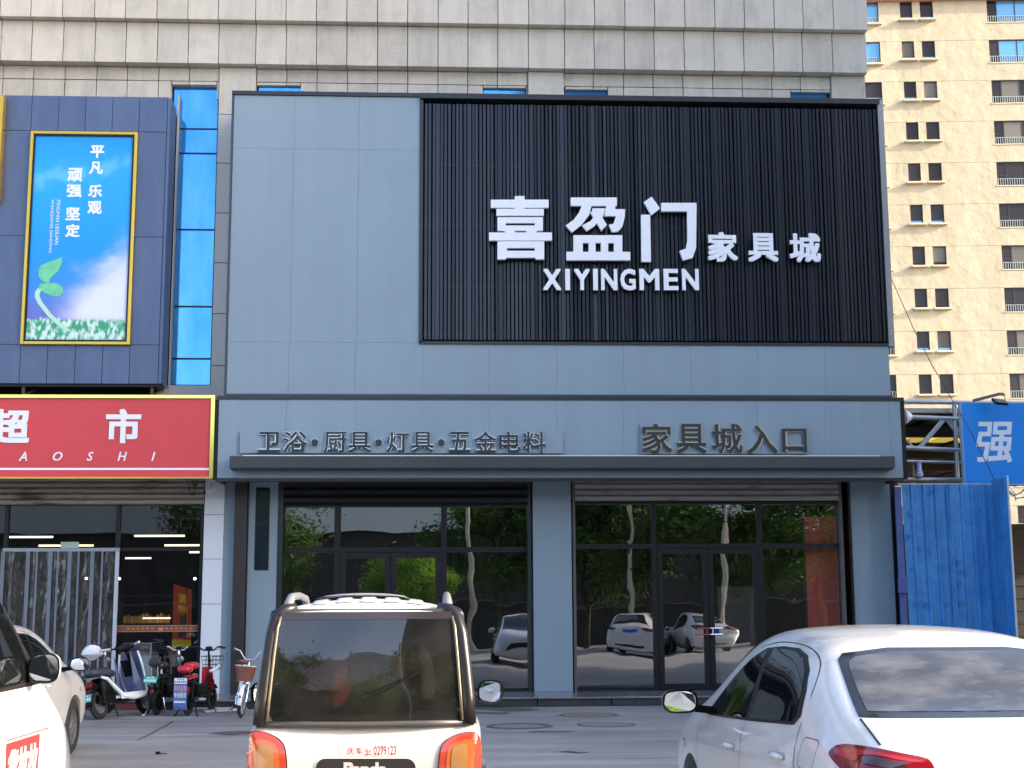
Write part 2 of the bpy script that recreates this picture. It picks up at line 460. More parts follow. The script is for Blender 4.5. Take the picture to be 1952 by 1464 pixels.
# blue mirror windows: the tall strip beside the grey box, and the tops that show over it
def blue_window(px0, px1, pys, Y=25.50):
    xs0 = X(px0, 300, Y); xs1 = X(px1, 300, Y)
    zs = [Z((px0+px1)/2, p, Y) for p in pys]
    f = MB()
    f.box(xs0-0.05, xs1+0.05, Y+0.005, Y+0.10, zs[-1]-0.05, zs[0]+0.05)
    fr = f.build('window', black_m, bld)
    for z1, z0 in zip(zs[:-1], zs[1:]):
        t = random.uniform(-0.006, 0.006)
        MB().add([(xs0+0.012, Y+t, z0+0.018), (xs1-0.012, Y-t, z0+0.018), (xs1-0.012, Y-t, z1-0.018), (xs0+0.012, Y+t, z1-0.018)],
                 [(0, 1, 2, 3)]).build('pane', blue_glass, fr)
blue_window(327, 413.5, (163, 246, 292.6, 438, 584.6, 684, 735))
for a, b, t in ((489, 573, 164), (921, 1003, 169), (1077, 1158, 172), (1506, 1582, 177)):
    blue_window(a, b, (t, t+60, t+170), 25.44)
m_ = MB().box(X(300, 745, 25.4), X(412, 745, 25.4), 25.36, 25.9, Z(350, 752, 25.4)-0.2, Z(350, 735, 25.4))
m_.build('sill_stone', stone2, bld)

# ------------------------------------------------------------ upper grey sign box with the black slatted field
XL, XR = X(437, 460, YU), X(1690, 520, YU)
zT, zM = Z(700, 180, YU), Z(700, 752, YU)
box_ = thing('sign_box', 'large grey panelled upper sign box holding the black slatted field', 'shop sign', (XL, YU, zM))
sx0, sx1 = X(803, 420, YU), X(1682, 430, YU)
sz0, sz1 = Z(1200, 655, YU), Z(1200, 189, YU)
MB().box(XL+0.02, sx0, YU+0.045, 25.26, zM, zT-0.02).box(sx0, XR-0.02, YU+0.045, 25.26, zM, sz0).box(sx0, XR-0.02, YU+0.30, 25.26, sz0, zT-0.02).build('carcass', mat('panel joint', (0.18, 0.235, 0.28), 0.6), box_)
pj = [XL+0.02, X(558, 400, YU), X(682.5, 400, YU), sx0-0.03]
zj = Z(600, 284, YU)
gp = 0.0016
for a, b in zip(pj[:-1], pj[1:]):
    for z0, z1 in ((sz0, zj), (zj, zT-0.045)):
        MB().box(a+gp, b-gp, YU, YU+0.04, z0+gp, z1-gp).build('panel', alu, box_)
lx = [XL+0.02]+[X(p, 700, YU) for p in (550, 677, 805, 933, 1061, 1189, 1317, 1445, 1573)]+[XR-0.03]
for a, b in zip(lx[:-1], lx[1:]):
    MB().box(a+gp, b-gp, YU, YU+0.04, zM+0.01, sz0-gp).build('panel', alu, box_)
MB().box(XL-0.02, XR+0.02, YU-0.03, YU+0.2, zT-0.04, zT+0.03).build('top_trim', trim_m, box_)
MB().box(XL-0.02, XL+0.016, YU-0.015, YU+0.2, zM, zT-0.041).build('side_trim', mat('blue grey trim', (0.04, 0.052, 0.08), 0.35), box_)
MB().box(XL, XR, YU-0.02, YU+0.02, zM-0.04, zM+0.006).build('bottom_trim', mat('blue grey trim', (0.04, 0.052, 0.08), 0.35), box_)
# black field: frame, backing, rails and every slat
fm = MB()
fm.box(sx0-0.028, sx0+0.028, YU-0.03, YU+0.28, sz0, sz1)
fm.box(sx0-0.028, sx1+0.03, YU-0.03, YU+0.28, sz0-0.028, sz0+0.022)
fm.box(sx0-0.028, sx1+0.03, YU-0.09, YU+0.28, sz1-0.06, sz1+0.035)
fm.build('slat_frame', trim_m, box_)
MB().box(sx0+0.03, sx1, YU+0.2, YU+0.28, sz0+0.022, sz1-0.06).build('backing', slat_back, box_)
rl = MB()
for p in (313, 428, 545, 637): rl.box(sx0+0.03, sx1, YU+0.13, YU+0.17, Z(1100, p, YU)-0.02, Z(1100, p, YU)+0.02)
rl.build('rail', black_m, box_)
MB().box(sx1, sx1+0.105, YU-0.05, YU+0.5, sz0-0.028, sz1+0.03).build('end_strip', steel_m, box_)
n_s = 118; pitch = (sx1-sx0-0.06)/n_s
hs = sz1-sz0-0.19
sm = MB().box(-0.0225, 0.0225, 0, 0.10, 0, hs).mesh('slat', slat_m)
wide = MB().box(-0.034, 0.034, 0, 0.10, 0, hs).mesh('slat', slat_m)
base = rootloc(box_)
for i in range(n_s):
    x = sx0+0.045+(i+0.5)*pitch+random.uniform(-0.004, 0.004)
    o = link('slat', wide if i % 8 == 3 else sm, box_, Vector((x, YU+0.015+random.uniform(-0.012, 0.012), sz0+0.06))-base)
    o.rotation_euler = (random.uniform(-0.0015, 0.0015), random.uniform(-0.0012, 0.0012), random.uniform(-0.055, 0.03))

# big white letters standing off the slats
YL = YU-0.10
sign = thing('sign_lettering', 'large white Chinese characters with small ones beside and Latin capitals below on black slats', 'sign letters', (X(940, 550, YL), YL, Z(1000, 553, YL)))
def rc(a, b, c, d): return [(a, c), (b, c), (b, d), (a, d)]
STROKES = {
 'xi': [rc(588, 643, 632, 715), rc(455, 777, 652, 697), rc(486, 750, 703, 741), rc(492, 745, 750, 782), rc(492, 538, 780, 798), rc(700, 745, 780, 798), rc(492, 745, 796, 825),
        [(520, 822), (585, 822), (594, 840), (548, 840)], [(655, 822), (718, 822), (700, 840), (648, 840)], rc(445, 795, 835, 880), rc(492, 752, 884, 921), rc(492, 545, 919, 940), rc(700, 752, 919, 940), rc(492, 752, 937, 976), rc(492, 540, 970, 985), rc(704, 752, 970, 985)],
 'ying': [rc(900, 1157, 640, 686), [(962, 684), (1016, 684), (1003, 735), (962, 790), (907, 834), (872, 795), (915, 765), (945, 725)], [(1098, 684), (1150, 684), (1141, 742), (1088, 742)],
          [(1092, 705), (1203, 705), (1200, 750), (1188, 800), (1166, 828), (1130, 832), (1112, 792), (1138, 786), (1152, 743), (1090, 743)], [(1008, 722), (1046, 700), (1100, 792), (1072, 826)],
          [(1020, 700), (1092, 700), (1082, 742), (1030, 800), (990, 826), (962, 796), (1012, 770), (1040, 728), (1020, 728)],
          rc(915, 1187, 850, 893), rc(915, 967, 890, 946), rc(1000, 1038, 890, 946), rc(1068, 1108, 890, 946), rc(1140, 1187, 890, 946), rc(876, 1231, 943, 990)],
 'men': [[(1307, 665), (1350, 635), (1397, 700), (1350, 738)], [(1292, 736), (1342, 736), (1347, 998), (1294, 998)],
         [(1404, 670), (1600, 670), (1600, 717), (1404, 717)], [(1548, 714), (1600, 714), (1598, 920), (1578, 976), (1526, 990), (1506, 936), (1541, 925), (1550, 880)]]}
for k_, st_ in STROKES.items():
    mb = MB()
    for j_, poly in enumerate(st_):
        mb.prism([(X(780+a*.3415, 160+b*.3415, YL), Z(780+a*.3415, 160+b*.3415, YL)) for a, b in poly], YL-0.07-0.0005*j_, YL-0.0004*j_)
    mb.build('letter', white_l, sign)
letters(sign, [('家', 1348, 1405, 444, 500), ('具', 1425, 1482, 446, 500), ('城', 1504, 1563, 446, 501)], YL, 0.06, white_l, 0.03)
letters(sign, [(c, a, b, 514, 554.5) for c, a, b in (('X', 1035, 1069), ('I', 1077, 1086), ('Y', 1094, 1124), ('I', 1130, 1139), ('N', 1145, 1176), ('G', 1182, 1211), ('M', 1218, 1256), ('E', 1264, 1292), ('N', 1299, 1331))], YL, 0.06, white_l, 0.028)
st = MB()
for p in (960, 1020, 1110, 1170, 1235, 1310, 1375, 1450, 1530): st.tube([(X(p, 470, YL), YL, Z(p, 470, YL)), (X(p, 470, YL), YL+0.2, Z(p, 470, YL))], 0.008, 6)
st.build('stud', chrome, sign)

# ------------------------------------------------------------ lower grey fascia
FL, FR = X(416, 830, YF), X(1724, 830, YF)
fz0, fz1 = Z(1060, 911, YF), Z(1060, 760, YF)
fas = thing('fascia', 'lower grey panelled fascia over the two glazed shop entrances', 'shop fascia', (FL, YF, fz0))
MB().box(FL+0.01, FR-0.01, YF+0.035, 25.24, fz0+0.02, fz1-0.02).build('carcass', mat('panel joint', (0.18, 0.235, 0.28), 0.6), fas)
fx = [FL]+[X(p, 830, YF) for p in (544.6, 677, 805, 933, 1061, 1189, 1317, 1445, 1573, 1697)]+[FR-0.05]
for a, b in zip(fx[:-1], fx[1:]):
    MB().box(a+gp, b-gp, YF, YF+0.033, fz0+gp, fz1-0.03).build('panel', alu, fas)
MB().box(FL-0.03, FR+0.02, YF-0.012, YF+0.12, fz1-0.03, fz1+0.035).build('top_trim', trim_m, fas)
MB().box(FR-0.05, FR+0.02, YF-0.012, 25.24, fz0-0.02, fz1-0.031).build('end_trim', black_m, fas)
MB().box(FL-0.09, FL-0.003, YF+0.02, 25.24, fz0-0.02, fz1-0.031).build('end_trim', black_m, fas)
MB().box(FL, FR-0.05, YF+0.01, YF+0.09, fz0-0.05, fz0-0.001).build('bottom_trim', trim_m, fas)
cz1, cz0 = Z(1060, 869.5, YF-0.35), Z(1060, 892, YF-0.35)
cx0, cx1 = X(437.5, 880, YF-0.35), X(1706, 880, YF-0.35)
led = MB().box(cx0, cx1, YF-0.35, YF-0.345, cz0, cz1).box(cx0, cx1, YF-0.345, YF-0.001, cz1-0.012, cz1).box(cx0, cx0+0.006, YF-0.344, YF-0.001, cz0+0.02, cz1-0.013).box(cx1-0.006, cx1, YF-0.344, YF-0.001, cz0+0.02, cz1-0.013).box(cx0+0.01, cx1-0.01, YF-0.30, YF-0.001, cz0-0.02, cz0+0.02)
led.build('light_ledge', mat('dark grey ledge', (0.045, 0.05, 0.054), 0.4, var=0.4, vscale=0.8, bump=0.06, bscale=2.5), fas)
MB().box(cx0+0.2, X(1676, 868, YF-0.2), YF-0.22, YF-0.18, cz1+0.001, cz1+0.03).build('light_strip', mat('white light cover', (0.75, 0.78, 0.8), 0.3), fas)
YS = YF-0.06
sg1 = thing('entrance_sign', 'long grey board of dark Chinese characters with dots, left side of fascia', 'sign', (X(458, 860, YS), YS, Z(760, 864, YS)))
x0, x1, z0, z1 = rect(457.5, 1072.5, 821.5, 864, YS)
MB().box(x0, x1, YS, YS+0.03, z0, z1).build('board', alu, sg1)
it = [('卫', 492, 534), ('浴', 540, 584.7), ('·', 593.5, 606), ('厨', 618, 659.6), ('具', 665, 706.6), ('·', 715.5, 727.5), ('灯', 737, 779), ('具', 785, 825.7), ('·', 835.5, 847), ('五', 856, 896.5), ('金', 905, 946), ('电', 952, 992), ('料', 997.5, 1040)]
i1 = [(c, a, b, 823, 862) if c != '·' else (c, a, b, 837, 849.5) for c, a, b in it]
edge_m = mat('bright steel edge', (0.62, 0.66, 0.70), 0.2, metal=0.5)
letters(sg1, i1, YS-0.001, 0.05, edge_m, 0.036, name='letter_edge')
letters(sg1, [(c, a, b, t, u) for c, a, b, t, u in i1], YS-0.052, 0.006, dark_l, 0.012)
sg2 = thing('entrance_sign', 'short grey board of five dark characters, right side of fascia', 'sign', (X(1221, 860, YS), YS, Z(1380, 864, YS)))
x0, x1, z0, z1 = rect(1221, 1539, 807.5, 865.6, YS)
MB().box(x0, x1, YS, YS+0.03, z0, z1).build('board', alu, sg2)
i2 = [('家', 1223.7, 1281, 808, 864), ('具', 1290, 1346, 808, 864), ('城', 1357, 1415, 808, 864), ('入', 1424, 1481.6, 811, 865), ('口', 1491, 1538, 817, 861)]
letters(sg2, i2, YS-0.001, 0.05, mat('pale brass', (0.66, 0.62, 0.48), 0.2, metal=0.5), 0.036, name='letter_edge')
letters(sg2, i2, YS-0.052, 0.006, dark_l, 0.014)

# ------------------------------------------------------------ pillars under the fascia
ptop = fz0+0.25
def pillar(label, a, b, Y=YP, m=alu, depth=0.5, parts=None):
    x0, x1 = X(a, 1150, Y), X(b, 1150, Y)
    t = thing('pillar', label, 'pillar', (x0, Y, PZ))
    MB().box(x0, x1, Y, Y+depth, PZ, ptop).build('cladding', m, t)
    return t, x0, x1
t, x0, x1 = pillar('grey pillar clad in smooth panel between the two glazed shop entrances', 1017, 1090.5)
MB().box(x0+0.005, x1-0.005, YP-0.012, YP-0.002, PZ, PZ+0.12).build('skirting', alu, t)
t, x0, x1 = pillar('grey pillar at the right end beside the blue corrugated sheets', 1629, 1707)
MB().box(x1+0.002, x1+0.075, YP-0.02, YP+0.4, PZ, ptop).build('edge_trim', black_m, t)
MB().box(x0-0.05, x0-0.002, YP-0.02, YP+0.4, PZ, ptop).build('edge_trim', black_m, t)
t, x0, x1 = pillar('grey pillar with a tall narrow dark window, left of the left entrance', 464, 526)
MB().box(x1+0.003, x1+0.05, YP-0.01, YP+0.4, PZ, ptop).build('edge_trim', trim_m, t)
wx0, wx1, wz0, wz1 = rect(486, 513, 929, 1087, YP-0.03)
wf = MB().box(wx0, wx1, YP-0.012, YP-0.002, wz0, wz1).build('window', black_m, t)
wm = Z(499, 998, YP)
for a, b in ((wz0, wm), (wm, wz1)):
    MB().add([(wx0+0.02, YP-0.016, a+0.02), (wx1-0.02, YP-0.016, a+0.02), (wx1-0.02, YP-0.016, b-0.02), (wx0+0.02, YP-0.016, b-0.02)], [(0, 1, 2, 3)]).build('pane', mat('dark blue glass', (0.012, 0.018, 0.035), 0.04, spec=0.7), wf)
t, x0, x1 = pillar('narrow grey pillar between the white tiled column and the brown post', 422.5, 443, YP+0.04)
x0, x1 = X(443.5, 1100, YP-0.1), X(467.5, 1100, YP-0.1)
t = thing('brown_post', 'brown metal box post standing between two grey pillars', 'post', (x0, YP-0.1, PZ))
MB().box(x0, x1, YP-0.1, YP+0.3, PZ, ptop-0.06).build('column', rust_m, t, bevel=0.006)
MB().box(x1+0.001, x1+0.02, YP-0.05, YP+0.3, PZ, ptop-0.06).build('seam', black_m, t)

# ------------------------------------------------------------ glazed entrances
def entrance(label, opx, mull, trans_y, top_y, door, shut_top, dark, n_slat):
    """opx: opening left/right, mull: mullions (pairs), door: two leaves"""
    Y = YG
    ox0, ox1 = X(opx[0], 1150, Y), X(opx[1], 1150, Y)
    zt = Z(1060, top_y, Y); tr0 = Z(1060, trans_y[1], Y); tr1 = Z(1060, trans_y[0], Y)
    e = thing('shop_entrance', label, 'shop entrance', (ox0, Y, PZ))
    f = MB()
    fw = 0.075
    mx = [(X(a, 1100, Y), X(b, 1100, Y)) for a, b in mull]
    f.box(ox0, ox0+fw, Y, Y+0.1, PZ, zt).box(ox1-fw, ox1, Y, Y+0.1, PZ, zt)
    f.box(ox0+fw, ox1-fw, Y+0.002, Y+0.1, tr0, tr1).box(ox0+fw, ox1-fw, Y+0.002, Y+0.1, zt-0.05, zt)
    for a, b in mx:
        f.box(a, b, Y+0.004, Y+0.1, PZ, tr0-0.001).box(a, b, Y+0.004, Y+0.1, tr1+0.001, zt-0.051)
    for a, b in ((ox0+fw, mx[0][0]), (mx[1][1], ox1-fw)):
        f.box(a, b, Y+0.006, Y+0.1, PZ, PZ+0.055)
    f.build('frame', frame_m, e)
    def pane(a, b, z0, z1, par=e, y=Y+0.05):
        t = random.uniform(-0.0006, 0.0006)*(b-a); s = random.uniform(-0.0005, 0.0005)*(z1-z0)
        MB().add([(a, y+t+s, z0), (b, y-t+s, z0), (b, y-t-s, z1), (a, y+t-s, z1)], [(0, 1, 2, 3)]).build('pane', shop_glass, par)
    cols = [(ox0+fw, mx[0][0]), (mx[0][1], mx[1][0]), (mx[1][1], ox1-fw)]
    for a, b in cols: pane(a, b, tr1, zt-0.05)
    pane(cols[0][0], cols[0][1], PZ+0.055, tr0); pane(cols[2][0], cols[2][1], PZ+0.055, tr0)
    dmid = (cols[1][0]+cols[1][1])/2
    s = 0.095
    for side, (a, b) in enumerate(((cols[1][0]+0.004, dmid-0.004), (dmid+0.004, cols[1][1]-0.004))):
        y0 = Y-0.01
        d = MB().box(a, a+s, y0, y0+0.055, PZ+0.012, tr0-0.006).box(b-s, b, y0, y0+0.055, PZ+0.012, tr0-0.006).box(a+s, b-s, y0+0.001, y0+0.055, PZ+0.012, PZ+0.012+s*1.05).box(a+s, b-s, y0+0.001, y0+0.055, tr0-0.006-s, tr0-0.006)
        dr = d.build('door', frame_m, e, bevel=0.003)
        pane(a+s, b-s, PZ+0.012+s*1.05, tr0-0.006-s, dr, y0+0.03)
        hx = (b-s/2) if side == 0 else (a+s/2)
        if opx[0] > 1000:
            zc = PZ+1.02; h = MB()
            for dz in (-0.055, 0.055):
                h.tube([(hx-0.18 if side == 0 else hx-0.06, y0-0.05, zc+dz), (hx+0.06 if side == 0 else hx+0.18, y0-0.05, zc+dz)], 0.013, 8)
            h.box(hx-0.01, hx+0.01, y0-0.05, y0, zc-0.06, zc+0.06)
            h.build('handle', mat('red grip', (0.45, 0.05, 0.06), 0.3) if side == 0 else chrome, dr)
        else:
            MB().tube([(hx, y0, PZ+0.95), (hx, y0-0.05, PZ+0.97), (hx, y0-0.05, PZ+1.27), (hx, y0, PZ+1.29)], 0.012, 8).build('handle', chrome, dr)
        hy = a+0.012 if side == 0 else b-0.012
        for zz in (PZ+0.25, tr0-0.75, tr0-0.30): MB().tube([(hy, y0-0.008, zz), (hy, y0-0.008, zz+0.13)], 0.013, 8).build('hinge', black_m, dr)
    # roller shutter over the glass
    zs = Z(1060, shut_top, Y-0.05)
    rs = thing('roller_shutter', 'dark rolled-up shutter above the left glazed entrance' if dark else 'rusty pale rolled-up shutter above the right glazed entrance', 'shutter', (ox0, Y-0.12, zt))
    hh = (zs+0.16-zt)/n_slat
    for k in range(n_slat):
        z0 = zt+k*hh
        b = MB()
        b.prism([(Y-0.10, z0+0.006), (Y-0.13, z0+0.03), (Y-0.13, z0+hh*0.7), (Y-0.10, z0+hh-0.004), (Y-0.09, z0+hh-0.004), (Y-0.09, z0+0.006)], ox0+0.07, ox1-0.07, 'x')
        b.build('slat', shutter_dark if dark else shutter_m, rs)
    for xr in (ox0+0.02, ox1-0.068): MB().box(xr, xr+0.048, Y-0.14, Y-0.002, PZ, zs+0.1).build('guide_rail', trim_m if dark else mat('worn rail', (0.09, 0.08, 0.07), 0.5), rs)
    if dark: MB().box(ox0+0.08, ox1-0.3, Y-0.20, Y-0.14, zs+0.02, zs+0.10).build('housing', shutter_m, rs)
    return e, ox0, ox1
e1, a1, b1 = entrance('left glazed entrance with double doors, behind the small microcar', (530.5, 1013.6), ((636, 648), (840.5, 851.5)), (1042.5, 1052), 961, None, 918, True, 4)
e2, a2, b2 = entrance('right glazed entrance with double doors and paired bar handles', (1090, 1611), ((1243.5, 1253), (1446, 1456.5)), (1037, 1046), 956.5, None, 916, False, 5)
# rooms behind the glass
rm = thing('shop_interior', 'dim unlit room behind the two glazed entrances', 'room', (2, 28, PZ))
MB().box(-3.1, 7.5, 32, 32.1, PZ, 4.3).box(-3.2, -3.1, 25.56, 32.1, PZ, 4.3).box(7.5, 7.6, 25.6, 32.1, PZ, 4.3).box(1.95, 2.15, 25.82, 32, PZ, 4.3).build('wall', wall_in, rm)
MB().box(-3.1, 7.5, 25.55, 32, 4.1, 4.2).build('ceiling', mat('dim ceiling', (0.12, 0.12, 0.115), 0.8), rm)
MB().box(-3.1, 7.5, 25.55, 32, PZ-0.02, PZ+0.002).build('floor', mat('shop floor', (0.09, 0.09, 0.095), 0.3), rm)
t = thing('red_partition', 'red panel standing inside the right entrance window', 'partition', (6.6, 26.1, PZ))
MB().box(X(1536, 1100, 25.7), X(1602, 1100, 25.7)-0.02, 25.66, 25.7, PZ+0.01, Z(1570, 985, 25.7)).build('board', mat('red board', (0.75, 0.10, 0.06), 0.5, var=0.3, vscale=1.5), t)
MB().box(X(1536, 1100, 25.7)-0.03, X(1536, 1100, 25.7), 25.65, 25.71, PZ+0.01, Z(1570, 980, 25.7)).build('stile', trim_m, t)
t = thing('cardboard_sheet', 'brown paper sheet leaning inside the right door leaf', 'sheet', (4.7, 26.0, PZ))
MB().box(X(1368, 1150, 25.9), X(1440, 1150, 25.9), 25.86, 25.9, PZ+0.02, Z(1400, 1118, 25.9)).build('board', mat('dusty brown board', (0.16, 0.13, 0.12), 0.7, var=0.4, vscale=2), t)

# ------------------------------------------------------------ left: blue panelled wall with the billboard
YB = 24.75
bw = thing('blue_panel_wall', 'dark blue metal panelled wall around the sky billboard', 'wall', (X(0, 700, YB), YB, Z(150, 730, YB)))
bx1 = X(311, 500, YB)
vz = [Z(200, p, YB) for p in (184, 250.5, 451, 657, 731)]
MB().box(-16, bx1-0.02, YB+0.045, 25.3, vz[4], vz[0]).build('carcass', joint_m, bw)
vx = [-9.4, -8.7, -8.0]+[X(p, 218, YB) for p in (6.5, 60, 111.5, 163, 214.5, 265.7)]+[bx1-0.02]
for a, b in zip(vx[:-1], vx[1:]):
    MB().box(a+0.005, b-0.005, YB, YB+0.04, vz[1]+0.005, vz[0]).build('panel', blue_panel, bw)
ux = [-9.4, -8.7, -8.0]+[X(p, 690, YB) for p in (-14, 38, 90, 143, 195, 247)]+[bx1-0.02]
for a, b in zip(ux[:-1], ux[1:]):
    MB().box(a+0.005, b-0.005, YB, YB+0.04, vz[4], vz[3]-0.005).build('panel', blue_panel, bw)
for a, b in ((-9.4, -8.0), (-8.0, X(50, 450, YB)), (X(256, 450, YB), bx1-0.02)):
    for z1, z0 in ((vz[1], vz[2]), (vz[2], vz[3])):
        MB().box(a+0.005, b-0.005, YB, YB+0.04, z0+0.005, z1-0.005).build('panel', blue_panel, bw)
for z1, z0 in ((vz[0], vz[2]), (vz[2], vz[4])):
    MB().box(bx1-0.016, bx1+0.035, YB+0.012, 25.3, z0+0.004, z1-0.004).build('panel', blue_panel, bw)
MB().box(bx1+0.05, bx1+0.07, 25.33, 25.48, vz[4], Z(326, 158, YB)).build('edge_trim', mat('pale edge trim', (0.45, 0.43, 0.41), 0.5), bw)
MB().box(-16, bx1, YB+0.05, 25.2, vz[4]-0.05, vz[4]-0.002).build('drip_edge', black_m, bw)
br = MB()
for p in (42, 288): 
    xx = X(p, 740, YB)
    br.bar((xx, YB+0.1, vz[4]-0.01), (xx, YB+0.1, vz[4]-0.22), 0.05).bar((xx, YB+0.1, vz[4]-0.2), (xx+0.12, YB+0.4, vz[4]-0.05), 0.035)
br.build('bracket', mat('rusty bracket', (0.09, 0.06, 0.045), 0.8), bw)
t = thing('gold_edge', 'gold coloured sign edge at the far left beside the blue wall', 'sign edge', (X(0, 200, YB-0.2), YB-0.2, 7.5))
MB().box(X(-40, 250, YB-0.2), X(3, 260, YB-0.2), YB-0.2, YB-0.02, vz[2]+0.6, Z(2, 181, YB-0.2)).build('trim', gold_m, t, bevel=0.01)

# billboard print: sky, cloud bank, seedling, lettering
YQ = YB-0.05
px0, px1 = X(49, 455, YQ), X(255.5, 455, YQ)
qz0, qz1 = Z(150, 657, YQ), Z(160, 251, YQ)
bb = thing('billboard', 'gold-framed blue sky billboard with a green seedling and white characters', 'billboard', (px0, YQ, qz0))
fr = MB()
fwid = 0.055
fr.box(px0, px0+fwid, YQ-0.03, YQ+0.045, qz0, qz1).box(px1-fwid, px1, YQ-0.03, YQ+0.045, qz0, qz1).box(px0+fwid, px1-fwid, YQ-0.029, YQ+0.045, qz1-fwid, qz1).box(px0+fwid, px1-fwid, YQ-0.029, YQ+0.045, qz0, qz0+fwid)
fr.build('frame', gold_m, bb, bevel=0.008)
ins = MB(); a, b, c, d = px0+fwid, px1-fwid, qz0+fwid, qz1-fwid
ins.box(a, a+0.03, YQ-0.02, YQ+0.04, c, d).box(b-0.03, b, YQ-0.02, YQ+0.04, c, d).box(a+0.03, b-0.03, YQ-0.019, YQ+0.04, d-0.03, d).box(a+0.03, b-0.03, YQ-0.019, YQ+0.04, c, c+0.03)
ins.build('inner_frame', black_m, bb)
a += 0.03; b -= 0.03; c += 0.03; d -= 0.03
pm = bpy.data.materials.new('sky print'); pm.use_nodes = True
N = pm.node_tree.nodes; L = pm.node_tree.links; P = N['Principled BSDF']; P.inputs['Roughness'].default_value = 0.35
tc = N.new('ShaderNodeTexCoord'); sp = N.new('ShaderNodeSeparateXYZ'); L.new(tc.outputs['Generated'], sp.inputs[0])
gr = N.new('ShaderNodeValToRGB'); L.new(sp.outputs['Z'], gr.inputs[0])
e = gr.color_ramp.elements
e[0].position = 0.0; e[0].color = (0.10, 0.12, 0.42, 1)
e[1].position = 1.0; e[1].color = (0.0, 0.28, 0.74, 1)
for pos, c4 in ((0.12, (0.14, 0.16, 0.55, 1)), (0.25, (0.03, 0.25, 0.72, 1)), (0.45, (0.0, 0.30, 0.76, 1)), (0.8, (0.01, 0.36, 0.80, 1))):
    q = e.new(pos); q.color = c4
nz = N.new('ShaderNodeTexNoise'); nz.inputs['Scale'].default_value = 2.6; nz.inputs['Detail'].default_value = 8
mp = N.new('ShaderNodeMapping'); mp.inputs['Scale'].default_value = (1.0, 1, 3.2); mp.inputs['Rotation'].default_value = (0, 0.35, 0)
L.new(tc.outputs['Generated'], mp.inputs[0]); L.new(mp.outputs[0], nz.inputs['Vector'])
# cloud bank low on the right, wisps high up
def mathn(op, *ins):
    n = N.new('ShaderNodeMath'); n.operation = op; n.use_clamp = False
    for i, v in enumerate(ins):
        if hasattr(v, 'node'): L.new(v, n.inputs[i])
        else: n.inputs[i].default_value = v
    return n.outputs[0]
def smooth(v, lo, hi):
    n = N.new('ShaderNodeMapRange'); n.interpolation_type = 'SMOOTHSTEP'
    n.inputs[1].default_value = lo; n.inputs[2].default_value = hi; L.new(v, n.inputs[0]); return n.outputs[0]
diag = mathn('SUBTRACT', mathn('MULTIPLY_ADD', sp.outputs['X'], 0.34, 0.13), sp.outputs['Z'])
k1 = mathn('MULTIPLY', smooth(mathn('ADD', diag, mathn('MULTIPLY', mathn('SUBTRACT', nz.outputs['Fac'], 0.5), 0.35)), -0.10, 0.16), smooth(sp.outputs['Z'], 0.05, 0.12))
k1 = mathn('MULTIPLY', k1, smooth(sp.outputs['X'], 0.18, 0.6))
band = mathn('SUBTRACT', 1.0, mathn('MULTIPLY', mathn('ABSOLUTE', mathn('SUBTRACT', mathn('MULTIPLY_ADD', sp.outputs['X'], -0.10, sp.outputs['Z']), 0.775)), 16.0))
n2 = N.new('ShaderNodeTexNoise'); n2.inputs['Scale'].default_value = 6; n2.inputs['Detail'].default_value = 8
mp2 = N.new('ShaderNodeMapping'); mp2.inputs['Scale'].default_value = (1, 1, 2); L.new(tc.outputs['Generated'], mp2.inputs[0]); L.new(mp2.outputs[0], n2.inputs['Vector'])
k2 = mathn('MULTIPLY', smooth(mathn('ADD', mathn('MULTIPLY', band, 0.25), mathn('SUBTRACT', n2.outputs['Fac'], 0.35)), 0.12, 0.5), 0.35)
def mixc(f, c1, c2):
    n = N.new('ShaderNodeMix'); n.data_type = 'RGBA'
    L.new(f, n.inputs['Factor'])
    if hasattr(c1, 'node'): L.new(c1, n.inputs['A'])
    else: n.inputs['A'].default_value = c1
    if hasattr(c2, 'node'): L.new(c2, n.inputs['B'])
    else: n.inputs['B'].default_value = c2
    return n.outputs['Result']
cc = mixc(k1, gr.outputs[0], (0.72, 0.74, 0.88, 1))
cc = mixc(k2, cc, (0.25, 0.65, 0.85, 1))
n3 = N.new('ShaderNodeTexNoise'); n3.inputs['Scale'].default_value = 22; n3.inputs['Detail'].default_value = 6
L.new(tc.outputs['Generated'], n3.inputs['Vector'])
gg = mixc(smooth(n3.outputs['Fac'], 0.42, 0.60), (0.03, 0.33, 0.16, 1), (0.62, 0.78, 0.74, 1))
gf = smooth(mathn('SUBTRACT', mathn('MULTIPLY_ADD', n3.outputs['Fac'], 0.05, 0.075), sp.outputs['Z']), -0.006, 0.006)
cc = mixc(gf, cc, gg)
L.new(cc, P.inputs['Base Color'])
MB().add([(a, YQ+0.01, c), (b, YQ+0.01, c), (b, YQ+0.01, d), (a, YQ+0.01, d)], [(0, 1, 2, 3)]).build('print', pm, bb)
YC = YQ+0.004
gl_m = mat('printed white', (0.78, 0.82, 0.88), 0.4)
letters(bb, [('平', 172, 199, 277, 301), ('凡', 170, 196, 308, 332), ('乐', 168, 195, 352, 376), ('观', 167, 194, 383, 408),
             ('顽', 129, 157, 320, 346), ('强', 127, 156, 352, 376), ('坚', 125, 153, 395, 420), ('定', 125, 152, 427, 452)], YC, 0.002, gl_m, 0.036)
for txt, pxc, y0, y1 in (('PINGFAN LEGUAN', 109.5, 381, 466), ('WANQIANG JIANDING', 97.5, 380, 482)):
    xx, z1, z0 = X(pxc, 430, YC), Z(pxc, y0, YC), Z(pxc, y1, YC)
    me = glyph(txt, z1-z0, 0.062, 0.002, 0.0); me.materials.append(gl_m)
    o = link('letter', me, bb, Vector((xx-0.031, YC, z1))-rootloc(bb)); o.rotation_euler = (0, R(90), 0)
